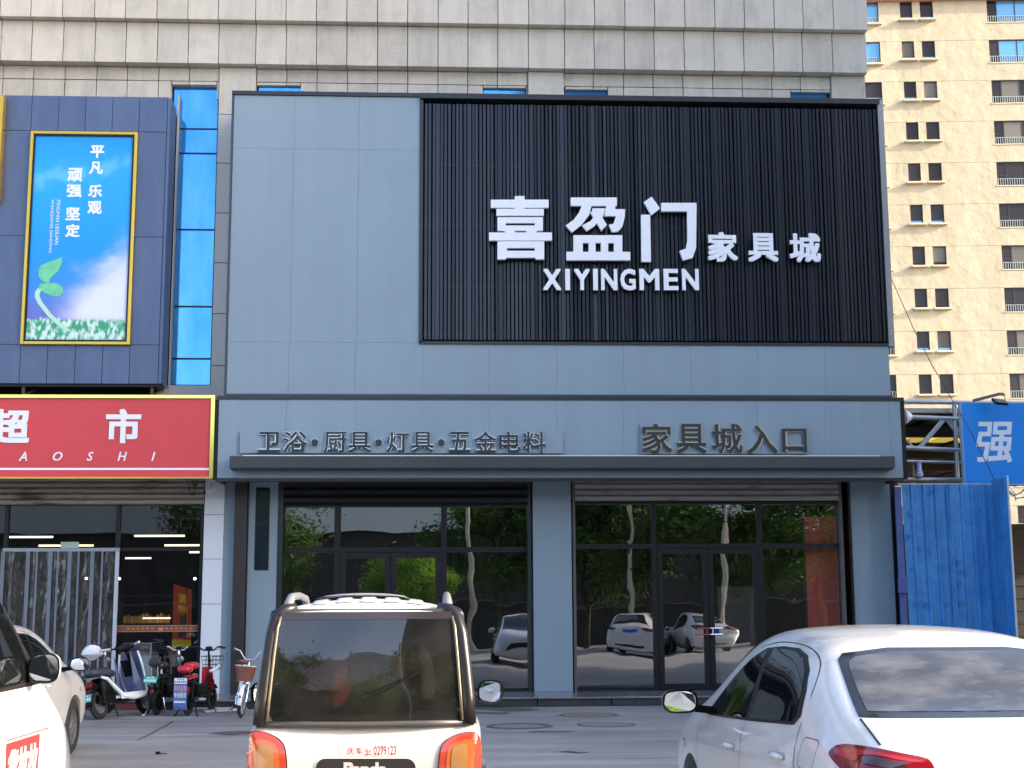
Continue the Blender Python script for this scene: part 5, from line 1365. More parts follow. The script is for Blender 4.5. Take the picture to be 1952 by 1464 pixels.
def saloon(name, label, loc, group=None, detail=2, rear_glass=tint_clouds, rz=0.0):
    t = thing(name, label, 'car', loc, rz, group)
    link('body', BODY, t)
    for sx in (-1, 1):
        c = side(sx)
        patch(SH, [(3.20, .912), (3.02, 1.04), (2.80, 1.17), (2.56, 1.275), (2.33, 1.335), (2.0, 1.352), (1.68, 1.348), (1.45, 1.318), (1.28, 1.255), (1.17, 1.16), (1.10, 1.045), (1.16, 1.0), (1.9, .962), (2.6, .93)], c, 'window_trim', blackp, t, 0.003)
        patch(SH, [(3.13, .928), (2.98, 1.04), (2.78, 1.155), (2.55, 1.258), (2.33, 1.315), (2.27, 1.32), (2.13, .966), (2.6, .943)], c, 'side_window', tint, t, 0.0055)
        patch(SH, [(2.03, .972), (2.165, 1.335), (1.9, 1.335), (1.69, 1.33), (1.48, 1.303), (1.33, 1.25), (1.235, 1.165), (1.185, 1.06), (1.185, 1.03), (1.22, 1.012)], c, 'side_window', tint, t, 0.0055)
        if detail > 1:
            sm_ = MB()
            seam(SH, [(2.10, .955), (2.08, .75), (2.07, .45), (2.09, .33)], c, '', None, None, merge=sm_)
            seam(SH, chaikin([(1.06, .965), (1.075, 1.11), (1.16, 1.235), (1.30, 1.315), (1.55, 1.365), (1.9, 1.385), (2.3, 1.375), (2.62, 1.30)], 2)[2:-6], lambda a, b, sx=sx: (Vector((sx*3, a, b+0.35*2.38)), Vector((-sx, 0, -0.35)).normalized()), '', None, None, merge=sm_)
            seam(SH, [(3.25, .88), (3.26, .7), (3.13, .36), (2.09, .33), (1.3, .33), (1.13, .62), (0.98, .80), (1.06, 1.02)], c, '', None, None, merge=sm_)
            if sx < 0: seam(SH, rounded(.70, .93, .83, .965, .04)+[rounded(.70, .93, .83, .965, .04)[0]], c, '', None, None, merge=sm_, w=0.0022)
            sm_.build('door_seam', rub, t, local=True)
            for yy, zz in ((2.30, .80), (1.25, .845)):
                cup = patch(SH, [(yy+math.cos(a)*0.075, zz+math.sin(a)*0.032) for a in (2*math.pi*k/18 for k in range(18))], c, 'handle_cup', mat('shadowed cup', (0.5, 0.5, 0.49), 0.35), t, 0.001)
                p, n = SH.hit(*c(yy, zz))
                MB().tube([p+Vector((0, -0.095, 0))+n*0.008, p+Vector((0, -0.06, 0.004))+n*0.03, p+Vector((0, 0.06, 0.004))+n*0.03, p+Vector((0, 0.095, 0))+n*0.008], [0.010, 0.015, 0.015, 0.010], 8).build('door_handle', paint, t, local=True, smooth=True)
            patch(SH, [(3.68+math.cos(a)*0.045, .70+math.sin(a)*0.03) for a in (2*math.pi*k/14 for k in range(14))], c, 'side_repeater', mat('clear repeater', (0.7, 0.55, 0.35), 0.1, coat=1), t, 0.006)
        for yy in (0.80, 3.44): wheel(t, sx*0.775, yy, 0.305, 0.19, sx)
        dh = Vector((-sx*0.5, -0.86, 0)).normalized(); uh = Vector((sx*0.86, -0.5, 0))
        csh = lambda a, b, dh=dh, uh=uh: (uh*a+Vector((0, 4.2*0.86*0.5*0+0, b))+Vector((0, 4.25, 0))-dh*3, dh)
        patch(SH, [(.36, .66), (.34, .72), (.5, .77), (.74, .80), (.66, .70), (.52, .65)], csh, 'head_lamp', mat('clear head lamp', (0.55, 0.57, 0.6), 0.08, coat=1.0), t, 0.006)
        door_mirror(t, sx*1.01, 3.02, 1.0, sx, 0.22, 0.145)
    for nm, pts_, m_, of in (('tail_lamp', TL_OUT, red_l, 0.012), ('lamp_band', TL_BAND, mat('bright red band', (0.36, 0.008, 0.012), 0.1, coat=0.5), 0.0145), ('lamp_insert', TL_IN, dark_lens, 0.0155)):
        if nm not in LAMPS:
            o_ = patch(SH, pts_, TLC, nm, m_, t, of, L=9, lip=1 if of < 0.013 else 0); LAMPS[nm] = o_.data
            me2 = MB(); me2.v = [(-v.co.x, v.co.y, v.co.z) for v in o_.data.vertices]; me2.f = [tuple(p_.vertices)[::-1] for p_ in o_.data.polygons]
            LAMPS[nm+'r'] = me2.mesh(nm, m_, 40, recalc=False)
        else: link(nm, LAMPS[nm], t)
        link(nm, LAMPS[nm+'r'], t)
    patch(SH, [(-.665, 1.075), (.665, 1.075), (.595, 1.26), (.575, 1.305), (.53, 1.335), (.3, 1.360), (-.3, 1.360), (-.53, 1.335), (-.575, 1.305), (-.595, 1.26)], behind, 'rear_window_trim', mat('black glass border', (0.012, 0.012, 0.012), 0.12, spec=0.3), t, 0.003)
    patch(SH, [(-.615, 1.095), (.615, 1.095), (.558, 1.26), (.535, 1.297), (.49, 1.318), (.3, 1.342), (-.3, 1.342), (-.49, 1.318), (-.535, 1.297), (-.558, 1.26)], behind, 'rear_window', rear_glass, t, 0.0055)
    patch(SH, [(-.68, 1.0), (.68, 1.0), (.60, 1.30), (.54, 1.38), (0, 1.425), (-.54, 1.38), (-.60, 1.30)], ahead, 'windscreen', tint, t, 0.005)
    patch(SH, [(-.27, .735), (.27, .735), (.27, .86), (-.27, .86)], behind, 'number_plate', mat('blue plate', (0.02, 0.08, 0.45), 0.4), t, 0.012, lip=1)
    patch(SH, [(-.5, .36), (.5, .36), (.5, .42), (-.5, .42)], behind, 'bumper_strip', blackp, t, 0.004)
    patch(SH, [(-.45, .45), (.45, .45), (.40, .60), (-.40, .60)], ahead, 'grille', blackp, t, 0.006)
    if detail > 1:
        sm_ = MB()
        for sx in (-1, 1):
            seam(SH, [(sx*.665, 1.07), (sx*.68, .985), (sx*.66, .90), (sx*.60, .70)], behind, '', None, None, merge=sm_, w=0.005)
        seam(SH, [(-.60, .70), (.60, .70)], behind, '', None, None, merge=sm_)
        sm_.build('boot_seam', rub, t, local=True)
        # lettering left of the rear window
    return t

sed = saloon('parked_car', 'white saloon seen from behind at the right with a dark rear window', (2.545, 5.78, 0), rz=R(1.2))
MB().box(-0.15, 0.18, 0.78, 0.95, 1.03, 1.06).build('shelf_tissue', white_l, sed, local=True)
fcar = saloon('parked_car', 'white car at the left edge partly behind the white van, side on', (-4.93, 12.98, 0), detail=2, rear_glass=tint)
patch(SH, [(3.05, .315), (3.05, .35), (1.2, .35), (1.2, .315)], side(1), 'side_strip', mat('grey side strip', (0.12, 0.12, 0.125), 0.5), fcar, 0.008, lip=1)
c1 = copy_tree(fcar); c1.location = (7.0, -1.0, 0); c1.rotation_euler = (0, 0, math.pi+0.25)
c2 = copy_tree(fcar); c2.location = (10.2, -1.5, 0); c2.rotation_euler = (0, 0, math.pi-0.15)
for c, lab in ((c1, 'white saloon mirrored in the left pane of the right entrance'), (c2, 'white saloon mirrored in the doors of the right entrance')):
    c['label'] = lab; c['group'] = 'saloons mirrored in the shop glass'

# ------------------------------------------------------------ white minivan at the left edge
V = [(0.00, sec(1.60, 1.56, .55, 1.10, .70, .9, .74, .55, .76, .35, .72, .28)),
     (0.08, sec(1.78, 1.74, .70, 1.16, .77, .95, .80, .55, .81, .32, .78, .25)),
     (0.30, sec(1.86, 1.82, .75, 1.18, .81, .98, .825, .55, .825, .30, .80, .22)),
     (1.50, sec(1.90, 1.85, .775, 1.19, .815, 1.0, .828, .55, .828, .30, .80, .22)),
     (2.40, sec(1.89, 1.84, .775, 1.19, .815, 1.0, .828, .55, .828, .30, .80, .22)),
     (2.72, sec(1.84, 1.78, .765, 1.19, .815, 1.0, .828, .55, .828, .30, .80, .22)),
     (3.12, sec(1.58, 1.52, .775, 1.185, .795, 1.0, .828, .55, .828, .30, .80, .22)),
     (3.50, sec(1.285, 1.235, .765, 1.15, .79, .99, .828, .55, .828, .30, .80, .22)),
     (3.66, sec(1.19, 1.155, .75, 1.09, .78, .96, .826, .56, .828, .30, .80, .22)),
     (4.02, sec(1.09, 1.05, .69, .99, .76, .88, .805, .56, .815, .30, .79, .22)),
     (4.26, sec(.92, .88, .60, .83, .68, .74, .74, .54, .76, .30, .74, .22)),
     (4.38, sec(.70, .68, .50, .66, .56, .60, .62, .5, .64, .34, .62, .26))]
VS, VB = shell(V, 3, ((0.75, 0.29), (3.72, 0.29)), 0.37)
VB.materials.append(paint)
van = thing('delivery_van', 'white minivan cut off by the left edge with a red sticker on its door', 'van', (-2.825, 4.13, 0))
link('body', VB, van)
for sx in (-1, 1):
    c = side(sx)
    patch(VS, [(3.44, 1.195), (3.18, 1.40), (2.92, 1.585), (2.70, 1.715), (1.75, 1.755), (1.75, 1.19)], c, 'window_trim', mat('brown black trim', (0.015, 0.011, 0.009), 0.3), van, 0.003)
    patch(VS, [(3.22, 1.215), (3.10, 1.33), (2.86, 1.535), (2.66, 1.68), (1.8, 1.72), (1.8, 1.21)], c, 'side_window', tint, van, 0.0055)
    patch(VS, [(3.40, 1.21), (3.27, 1.30), (3.22, 1.23), (3.26, 1.20)], c, 'quarter_window', blackp, van, 0.007)
    patch(VS, [(1.6, 1.21), (1.6, 1.72), (0.3, 1.70), (0.3, 1.22)], c, 'side_window', tint, van, 0.0055)
    sm_ = MB(); seam(VS, [(3.46, 1.19), (3.42, .95), (3.30, .55), (3.2, .36), (2.35, .33), (2.3, .8), (2.32, 1.19)], c, '', None, None, merge=sm_); seam(VS, [(2.0, .33), (2.0, 1.19)], c, '', None, None, merge=sm_)
    sm_.build('door_seam', rub, van, local=True)
    for yy in (0.75, 3.72): wheel(van, sx*0.735, yy, 0.295, 0.18, sx, 8)
    patch(VS, [(3.72+math.cos(R(a))*0.385, .30+math.sin(R(a))*0.40) for a in range(-10, 191, 12)]+[(3.72+math.cos(R(a))*0.345, .30+math.sin(R(a))*0.355) for a in range(190, -11, -12)], c, 'arch_trim', mat('brown arch trim', (0.03, 0.02, 0.017), 0.5), van, 0.006)
door_mirror(van, 0.885, 3.08, 1.285, 1, 0.155, 0.15)
door_mirror(van, -0.985, 3.12, 1.29, -1, 0.20, 0.155)
c = side(1)
patch(VS, [(2.72, .70), (3.24, .70), (3.29, .955), (2.72, .955)], c, 'sticker', mat('red sticker', (0.34, 0.02, 0.02), 0.45), van, 0.004)
patch(VS, [(3.25, .70), (3.42, .70), (3.46, .945), (3.29, .955)], c, 'sticker_blank', mat('white sticker', (0.75, 0.75, 0.73), 0.45), van, 0.004)
patch(VS, [(2.72, .966), (3.46, .966), (3.465, .972), (2.72, .972)], c, 'sticker_line', mat('red sticker', (0.34, 0.02, 0.02)), van, 0.004)
for ch, a, b in (('货', 2.735, 2.895), ('拉', 2.905, 3.065), ('拉', 3.075, 3.235)):
    me = glyph(ch, 1, 1, 0.001, 0.05)
    for v in me.vertices:
        p, n = VS.hit(*c(a+(b-a)*v.co.x+0.03*(v.co.z-0.5), .745+.175*v.co.z)); v.co = p+n*0.0065
    me.materials.append(white_l); link('letter', me, van)
c = behind
patch(VS, [(-.58, 1.22), (.58, 1.22), (.5, 1.62), (-.5, 1.62)], c, 'rear_window', tint, van, 0.006)
patch(VS, [(-.66, 1.2), (.66, 1.2), (.56, 1.70), (-.56, 1.70)], ahead, 'windscreen', tint, van, 0.006)

# ------------------------------------------------------------ small white four-wheeled microcar in the middle
MC = Vector((-0.385, 7.62, 0))
mc = thing('microcar', 'small white boxy microcar with a black framed rear window and roof rails', 'car', MC)
cream = mat('cream white paint', (0.45, 0.435, 0.415), 0.3, coat=0.7)
blk = mat('dark bronze frame', (0.012, 0.010, 0.011), 0.34, spec=0.4)
# lower body: closed loft, rear face with a lip
def rr(hw, z0, z1, r): 
    return [(0, z1), (hw*0.55, z1), (hw-r, z1-0.005), (hw-r*0.25, z1-r*0.35), (hw, z1-r*1.1), (hw, (z0+z1)/2), (hw-0.01, z0+r), (hw-r, z0), (0, z0)]
B = [(-0.03, rr(.50, .42, .80, .10)), (-0.012, rr(.565, .40, .86, .09)), (0.02, rr(.600, .36, .955, .06)), (0.06, rr(.612, .33, .972, .045)), (0.35, rr(.618, .26, .975, .04)), (1.1, rr(.62, .22, .96, .04)), (1.7, rr(.60, .22, .93, .06)), (2.05, rr(.54, .24, .84, .10)), (2.3, rr(.44, .30, .66, .12)), (2.36, rr(.36, .34, .58, .10))]
MS, MBody = shell(B, 3, ((0.48, 0.24), (1.82, 0.24)), 0.29, 0.6)
MBody.materials.append(cream)
link('body', MBody, mc)
for sx in (-1, 1):
    for yy in (0.48, 1.82): wheel(mc, sx*0.53, yy, 0.235, 0.13, sx, 6)
MB().tube([(0.645, 1.54+0.56*k/10, 0.33+0.26*math.sin(math.pi*k/10)) for k in range(11)], 0.045, 8).build('fender_flare', mat('brown flare', (0.07, 0.05, 0.05), 0.4), mc, local=True, smooth=True)
# cabin frame
hb, ht, zb, zt = 0.565, 0.505, 0.975, 1.55
def cab(v, y_in=0.0): return hb+(ht-hb)*v
for sx in (-1, 1):
    pl = [(sx*0.548, 0.035, zb-0.01), (sx*0.540, 0.045, 1.10), (sx*0.522, 0.065, 1.28), (sx*0.505, 0.09, 1.43), (sx*0.482, 0.115, 1.52), (sx*0.44, 0.14, 1.565), (sx*0.38, 0.155, 1.575)]
    fr = MB().tube(pl, [0.038, 0.038, 0.037, 0.036, 0.034, 0.030, 0.024], 10)
    fr.tube([(sx*0.548, 0.06, zb), (sx*0.548, 1.62, zb-0.01)], 0.03, 8).tube([(sx*0.485, 0.13, 1.53), (sx*0.485, 1.35, 1.55)], 0.035, 8)
    fr.tube([(sx*0.485, 1.35, 1.55), (sx*0.54, 1.72, 0.95)], 0.035, 8).tube([(sx*0.50, 0.85, 1.54), (sx*0.545, 0.85, zb)], 0.032, 8)
    fr.build('window_frame', blk, mc, local=True, smooth=True)
    MB().add([(sx*0.552, 0.09, zb+0.02), (sx*0.552, 0.82, zb+0.02), (sx*0.497, 0.82, 1.53), (sx*0.502, 0.15, 1.50)], [(0, 1, 2, 3)]).build('side_window', glass('tinted side glass', (0.16, 0.15, 0.14), 0.03), mc, local=True)
    MB().add([(sx*0.552, 0.88, zb+0.02), (sx*0.545, 1.66, zb+0.01), (sx*0.492, 1.34, 1.52), (sx*0.497, 0.88, 1.53)], [(0, 1, 2, 3)]).build('side_window', glass('tinted side glass'), mc, local=True)
    gs = MB().tube([(sx*0.510, 0.012, zb+0.01), (sx*0.500, 0.022, 1.12), (sx*0.484, 0.042, 1.32), (sx*0.470, 0.068, 1.47), (sx*0.455, 0.085, 1.525)], 0.009, 6)
    gs.build('glass_seal', mat('dull gold seal', (0.16, 0.13, 0.09), 0.4, metal=0.4), mc, local=True, smooth=True)
MB().tube([(-0.545, 0.03, zb+0.0), (-0.3, 0.0, zb-0.004), (0, -0.012, zb-0.006), (0.3, 0.0, zb-0.004), (0.545, 0.03, zb+0.0)], 0.016, 8).build('sill_trim', mat('dull trim', (0.06, 0.055, 0.05), 0.4), mc, local=True, smooth=True)
def rg(u, v, o=0.0):
    z = zb+0.012+v*(zt-zb-0.012); hw = 0.508-0.052*v
    x = (u*2-1)*hw
    return (x, 0.018-0.03*(1-(x/0.5)**2)+0.075*v**1.6+o, z)
MB().grid(lambda u, v: rg(u, v), 14, 10).build('rear_window', glass('tinted rear glass', (0.26, 0.25, 0.235), 0.045, 1.45, wavy=0.08, wscale=2.5, dust=0.045), mc, local=True, smooth=True, recalc=False)
MB().grid(lambda u, v: rg(u, 0.93+0.07*v, -0.003), 14, 2).build('header_band', mat('dark band', (0.03, 0.025, 0.028), 0.15), mc, local=True, smooth=True, recalc=False)
# roof with ribs
def roofp(u, v):
    x = (u*2-1)*0.46; y = 0.10+v*1.35
    k = min(1, v/0.10)**0.5
    return (x, y, 1.548+(0.022+0.052*(1-(x/0.5)**2))*k*(1-0.35*max(0, v-0.6))-0.012*abs(x/0.46)**4)
rf_ = MB().grid(roofp, 16, 12)
rf_.build('roof', paint, mc, local=True, smooth=True)
MB().box(-0.45, 0.45, 0.12, 1.42, 1.545, 1.566).build('headliner', mat('dark lining', (0.05, 0.045, 0.04), 0.9), mc, local=True)
for k in range(5):
    x = -0.26+k*0.13
    rb_ = MB().grid(lambda u, v, x=x: (x-0.045+0.09*u, 0.10+(0.06+v*0.84)*1.35, roofp((x-0.045+0.09*u+0.46)/0.92, 0.06+v*0.84)[2]+0.011*min(1, 6*u, 6-6*u)*min(1, v*12)-0.001), 6, 14)
    rb_.build('roof_rib', paint, mc, local=True, smooth=True, recalc=False)
MB().grid(lambda u, v: (-0.30+0.52*u, 0.42+0.5*v, 1.622+0.035*math.sin(math.pi*u)**0.4*(0.3+0.7*math.sin(math.pi*(0.15+0.7*v)))), 14, 6).build('roof_hatch', mat('grey hatch', (0.25, 0.245, 0.24), 0.4), mc, local=True, smooth=True, recalc=False)
for sx in (-1, 1):
    MB().tube([(sx*0.435, 0.22, 1.55), (sx*0.432, 0.27, 1.60), (sx*0.43, 0.36, 1.632), (sx*0.43, 0.8, 1.645), (sx*0.43, 1.2, 1.632), (sx*0.43, 1.32, 1.575)], [0.026, 0.027, 0.022, 0.02, 0.021, 0.024], 10).build('roof_rail', silver_p, mc, local=True, smooth=True)
    m = door_mirror(mc, sx*0.715, 1.56, 1.045, sx, 0.165, 0.15, blackp)
# lamps, crease, plate and lettering on the tail
def camcast(o0):
    return lambda px, py: (CAM-o0, ray(px, py).normalized())
cc_ = camcast(MC)
def c4(p): return (440+p[0]*.2869, 1100+p[1]*.2869)
Lo = [(118, 1120), (122, 1062), (145, 1034), (180, 1030), (245, 1043), (310, 1075), (345, 1108), (360, 1150), (368, 1220), (370, 1300), (365, 1370), (330, 1420), (240, 1440), (160, 1420), (125, 1370), (117, 1250)]
Li = [(185, 1120), (200, 1106), (262, 1122), (285, 1140), (292, 1250), (285, 1345), (200, 1345), (188, 1250)]
Lm = [(150, 1110), (165, 1080), (250, 1088), (305, 1120), (322, 1170), (328, 1290), (310, 1375), (180, 1385), (152, 1300)]
Ro = [(1652, 1150), (1648, 1075), (1628, 1042), (1590, 1035), (1520, 1045), (1455, 1072), (1412, 1108), (1394, 1150), (1385, 1220), (1380, 1300), (1386, 1370), (1420, 1420), (1510, 1440), (1600, 1420), (1642, 1370), (1650, 1250)]
Ri = [(1570, 1120), (1555, 1106), (1490, 1125), (1468, 1145), (1460, 1250), (1466, 1345), (1550, 1345), (1565, 1250)]
Rm = [(1612, 1105), (1595, 1078), (1510, 1090), (1455, 1122), (1435, 1170), (1428, 1290), (1440, 1375), (1580, 1385), (1608, 1300)]
for o_, m_, i_ in ((Lo, Lm, Li), (Ro, Rm, Ri)):
    lamp = patch(MS, chaikin([c4((p[0]+(p[0]-245 if o_ is Lo else p[0]-1518)*0.05, p[1]+(p[1]-1230)*0.045)) for p in o_]), cc_, 'tail_lamp', rub, mc, 0.004, L=8)
    patch(MS, chaikin([c4(p) for p in o_]), cc_, 'lens', mat('red orange lens', (0.36, 0.036, 0.016), 0.12, coat=1.0), lamp, 0.012, L=8, lip=1)
    patch(MS, chaikin([c4(p) for p in m_]), cc_, 'lens_ring', orange_l, lamp, 0.0145, L=8)
    patch(MS, chaikin([c4(p) for p in i_], 1), cc_, 'lens_core', amber_l, lamp, 0.017, L=8)
pl_ = []
for p in rounded(555, 1240, 1195, 1480, 70): pl_.append(c4(p))
patch(MS, pl_, cc_, 'badge_edge', mat('pale edge', (0.6, 0.58, 0.55), 0.4), mc, 0.003, L=10)
patch(MS, [c4(p) for p in rounded(566, 1229, 1206, 1470, 62)], cc_, 'badge_board', mat('dark badge', (0.022, 0.018, 0.017), 0.3), mc, 0.006, L=10)
def tail_text(txt, x0, x1, y0, y1, m, bold=0.02, off=0.010):
    me = glyph(txt, 1, 1, 0.0005, bold)
    for v in me.vertices:
        p, n = MS.hit(*cc_(*c4((x0+(x1-x0)*v.co.x, y1+(y0-y1)*v.co.z)))); v.co = p+n*off
    me.materials.append(m); link('letter', me, mc)
tail_text('Panda', 750, 1040, 1230, 1325, mat('cream letter', (0.78, 0.75, 0.68), 0.4), 0.05, 0.009)
redp = mat('red print', (0.45, 0.04, 0.05), 0.5)
patch(MS, [c4(p) for p in ((722, 1118), (1015, 1116), (1060, 1122), (1098, 1150), (1100, 1175), (1070, 1190), (980, 1186), (860, 1190), (735, 1186), (718, 1160))], cc_, 'worn_sticker', mat('worn sticker', (0.66, 0.63, 0.58), 0.6, var=0.6, vscale=18, vrgb=(0.74, 0.70, 0.65)), mc, 0.002, L=10)
for ch, a, b in (('庆', 772, 822), ('车', 832, 880), ('业', 890, 935)): tail_text(ch, a, b, 1132, 1182, redp, 0.012, 0.008)
tail_text('0279123', 950, 1098, 1124, 1182, redp, 0.012, 0.008)
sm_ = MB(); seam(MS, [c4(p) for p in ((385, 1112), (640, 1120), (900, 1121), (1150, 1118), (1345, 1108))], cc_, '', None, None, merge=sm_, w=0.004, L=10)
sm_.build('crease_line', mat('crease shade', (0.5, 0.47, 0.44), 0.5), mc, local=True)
# what is seen through the rear window
inn = mat('dark seat cloth', (0.03, 0.028, 0.026), 0.9)
MB().grid(lambda u, v: (-0.05-0.36+0.72*u-0.05, 0.75+0.05*v+0.03*math.cos(6*u), 0.75+0.42*v-0.05*abs(u-0.5)), 12, 6).box(-0.42, 0.30, 0.45, 0.9, 0.45, 0.74).build('seat', inn, mc, local=True, smooth=40)
MB().box(-0.5, 0.5, 1.45, 1.75, 0.5, 1.0).box(-0.46, 0.46, 1.40, 1.42, 1.0, 1.5).build('dashboard', mat('brown sun board', (0.11, 0.095, 0.08), 0.9), mc, local=True)
MB().box(-0.52, 0.52, 0.1, 1.6, 0.40, 0.43).build('cabin_floor', inn, mc, local=True)
MB().add([(-0.52, 1.66, 0.98), (0.52, 1.66, 0.98), (0.47, 1.36, 1.53), (-0.47, 1.36, 1.53)], [(0, 1, 2, 3)]).build('windscreen', glass('tinted side glass'), mc, local=True)
MB().tube([(0.14, 0.98, 1.05), (0.17, 0.97, 1.11), (0.24, 0.95, 1.125), (0.33, 0.9, 1.09), (0.44, 0.85, 1.05)], [0.014, 0.014, 0.014, 0.02, 0.02], 8).tube([(0.22, 0.96, 1.12), (0.22, 1.3, 0.7)], 0.02, 8).box(0.20, 0.27, 0.93, 0.97, 1.09, 1.13).build('handlebar', blackp, mc, local=True, smooth=40)
MB().tube([(0.02, -0.02, 1.135), (0.27, 0.035, 1.225)], 0.007, 6).tube([(0.06, -0.03, 1.12), (0.30, 0.02, 1.245)], 0.005, 5).build('wiper', blackp, mc, local=True)
def cloth(name, label, cat, m, pts, y, amp=0.02):
    c = Vector((sum(p[0] for p in pts)/len(pts), y, min(p[1] for p in pts)))
    t = thing(name, label, cat, MC+c)
    pts = chaikin(pts, 2)
    b = bmesh.new(); b.faces.new([b.verts.new((p[0], 0, p[1])) for p in pts]); bmesh.ops.triangulate(b, faces=b.faces[:])
    for _ in range(4):
        es = [e for e in b.edges if e.calc_length() > 0.05]
        if not es: break
        bmesh.ops.subdivide_edges(b, edges=es, cuts=1); bmesh.ops.triangulate(b, faces=b.faces[:])
    for v in b.verts: v.co.y += amp*math.sin(v.co.x*38)+amp*noise.noise(v.co*9); v.co -= Vector((c.x, 0, c.z))
    ext = bmesh.ops.extrude_face_region(b, geom=b.faces[:])
    for v in [g for g in ext['geom'] if isinstance(g, bmesh.types.BMVert)]: v.co.y += 0.02
    bmesh.ops.recalc_face_normals(b, faces=b.faces[:])
    me = bpy.data.meshes.new('fabric'); b.to_mesh(me); b.free(); me.materials.append(m)
    for p in me.polygons: p.use_smooth = True
    link('fabric', me, t); return t
cloth('red_jacket', 'red cloth bundle hanging inside the microcar, left of its rear window', 'clothing', mat('red cloth', (0.30, 0.02, 0.03), 0.8, var=0.5, vscale=12, vrgb=(0.30, 0.18, 0.15)), [(-0.30, 1.06), (-0.36, 1.16), (-0.34, 1.28), (-0.26, 1.36), (-0.16, 1.37), (-0.12, 1.30), (-0.10, 1.16), (-0.12, 1.07), (-0.20, 1.0)], 0.55, 0.03)
cloth('grey_vest', 'pale grey vest hung over the seat inside the microcar', 'clothing', mat('pale cloth', (0.20, 0.19, 0.175), 0.85, var=0.6, vscale=9), [(0.01, 1.17), (0.0, 1.27), (0.035, 1.335), (0.10, 1.345), (0.135, 1.30), (0.19, 1.295), (0.22, 1.35), (0.28, 1.36), (0.33, 1.32), (0.365, 1.20), (0.37, 1.06), (0.27, 1.05), (0.22, 1.12), (0.12, 1.12), (0.06, 1.13)], 0.70)
# ------------------------------------------------------------ two-wheelers by the step
def gpt(px, py): return atZ(px, py, 0.0)
green_p = mat('green plate', (0.01, 0.33, 0.26), 0.4)
plate_w = mat('plate lettering', (0.7, 0.75, 0.72), 0.5)
def bike_wheel(parent, y, r, w, x=0.0, spokes=0, rot=None, name='wheel', hub=None, rim_m=None):
    rim_m = rim_m or alloy
    o = thing_part(parent, name)
    ax = Vector((1, 0, 0)); c = Vector((x, y, r))
    if rot: ax = rot @ ax
    t = MB().lathe([(r-w, -w*0.35), (r-w*0.4, -w/2), (r, -w*0.18), (r, w*0.18), (r-w*0.4, w/2), (r-w, w*0.35)], c, ax, 30, closed=True)
    me = t.mesh('tyre', tyre_m, 40)
    w_ = link(name, me, parent)
    m = MB().lathe([(r-w*0.95, -w*0.36), (r-w*0.95, w*0.36), (r-w*1.35, w*0.30), (r-w*1.35, -w*0.30)], c, ax, 30, closed=True)
    m.lathe([(0, -w*0.5), (hub or 0.03, -w*0.5), (hub or 0.03, w*0.5), (0, w*0.5)], c, ax, 16)
    u = Vector((0, 0, 1)); v = ax.cross(u).normalized(); u = v.cross(ax)
    for k in range(spokes):
        a = 2*math.pi*k/spokes
        d = u*math.cos(a)+v*math.sin(a)
        m.tube([c+d*0.02, c+d*(r-w)], 0.0022 if spokes > 8 else 0.013, 4)
    m.build('rim', rim_m, w_, local=True, smooth=35)
    return w_
def thing_part(p, n): return None
def grip(parent, a, b, m, r=0.017):
    MB().tube([a, b], r, 8).build('grip', m, parent, local=True, smooth=40)
def plate(parent, c, w, h, m, tilt=-0.25, rz=0.0, rows=2, ink=None):
    rot = Matrix.Rotation(rz, 3, 'Z') @ Matrix.Rotation(tilt, 3, 'X')
    o = MB().obox(c, (w, 0.006, h), rot).build('number_plate', m, parent, local=True)
    mk = MB(); c = Vector(c)
    for k in range(6): mk.obox(c+rot @ Vector((-w*0.38+k*w*0.152, -0.004, -h*0.14)), (w*0.10, 0.002, h*0.34), rot)
    for k in range(3): mk.obox(c+rot @ Vector((-w*0.2+k*w*0.2, -0.004, h*0.28)), (w*0.12, 0.002, h*0.2), rot)
    mk.build('plate_marks', ink or plate_w, o, local=True)
    return o
def cushion(c, sx, sy, sz, n=2.6, nu=18, nv=10):
    def fn(u, v):
        a = 2*math.pi*u; b = math.pi*(v-0.5)
        f = lambda t: math.copysign(abs(t)**(2/n), t)
        return (c[0]+sx*f(math.cos(b))*f(math.cos(a)), c[1]+sy*f(math.cos(b))*f(math.sin(a)), c[2]+sz*f(math.sin(b)))
    return MB().grid(fn, nu, nv)

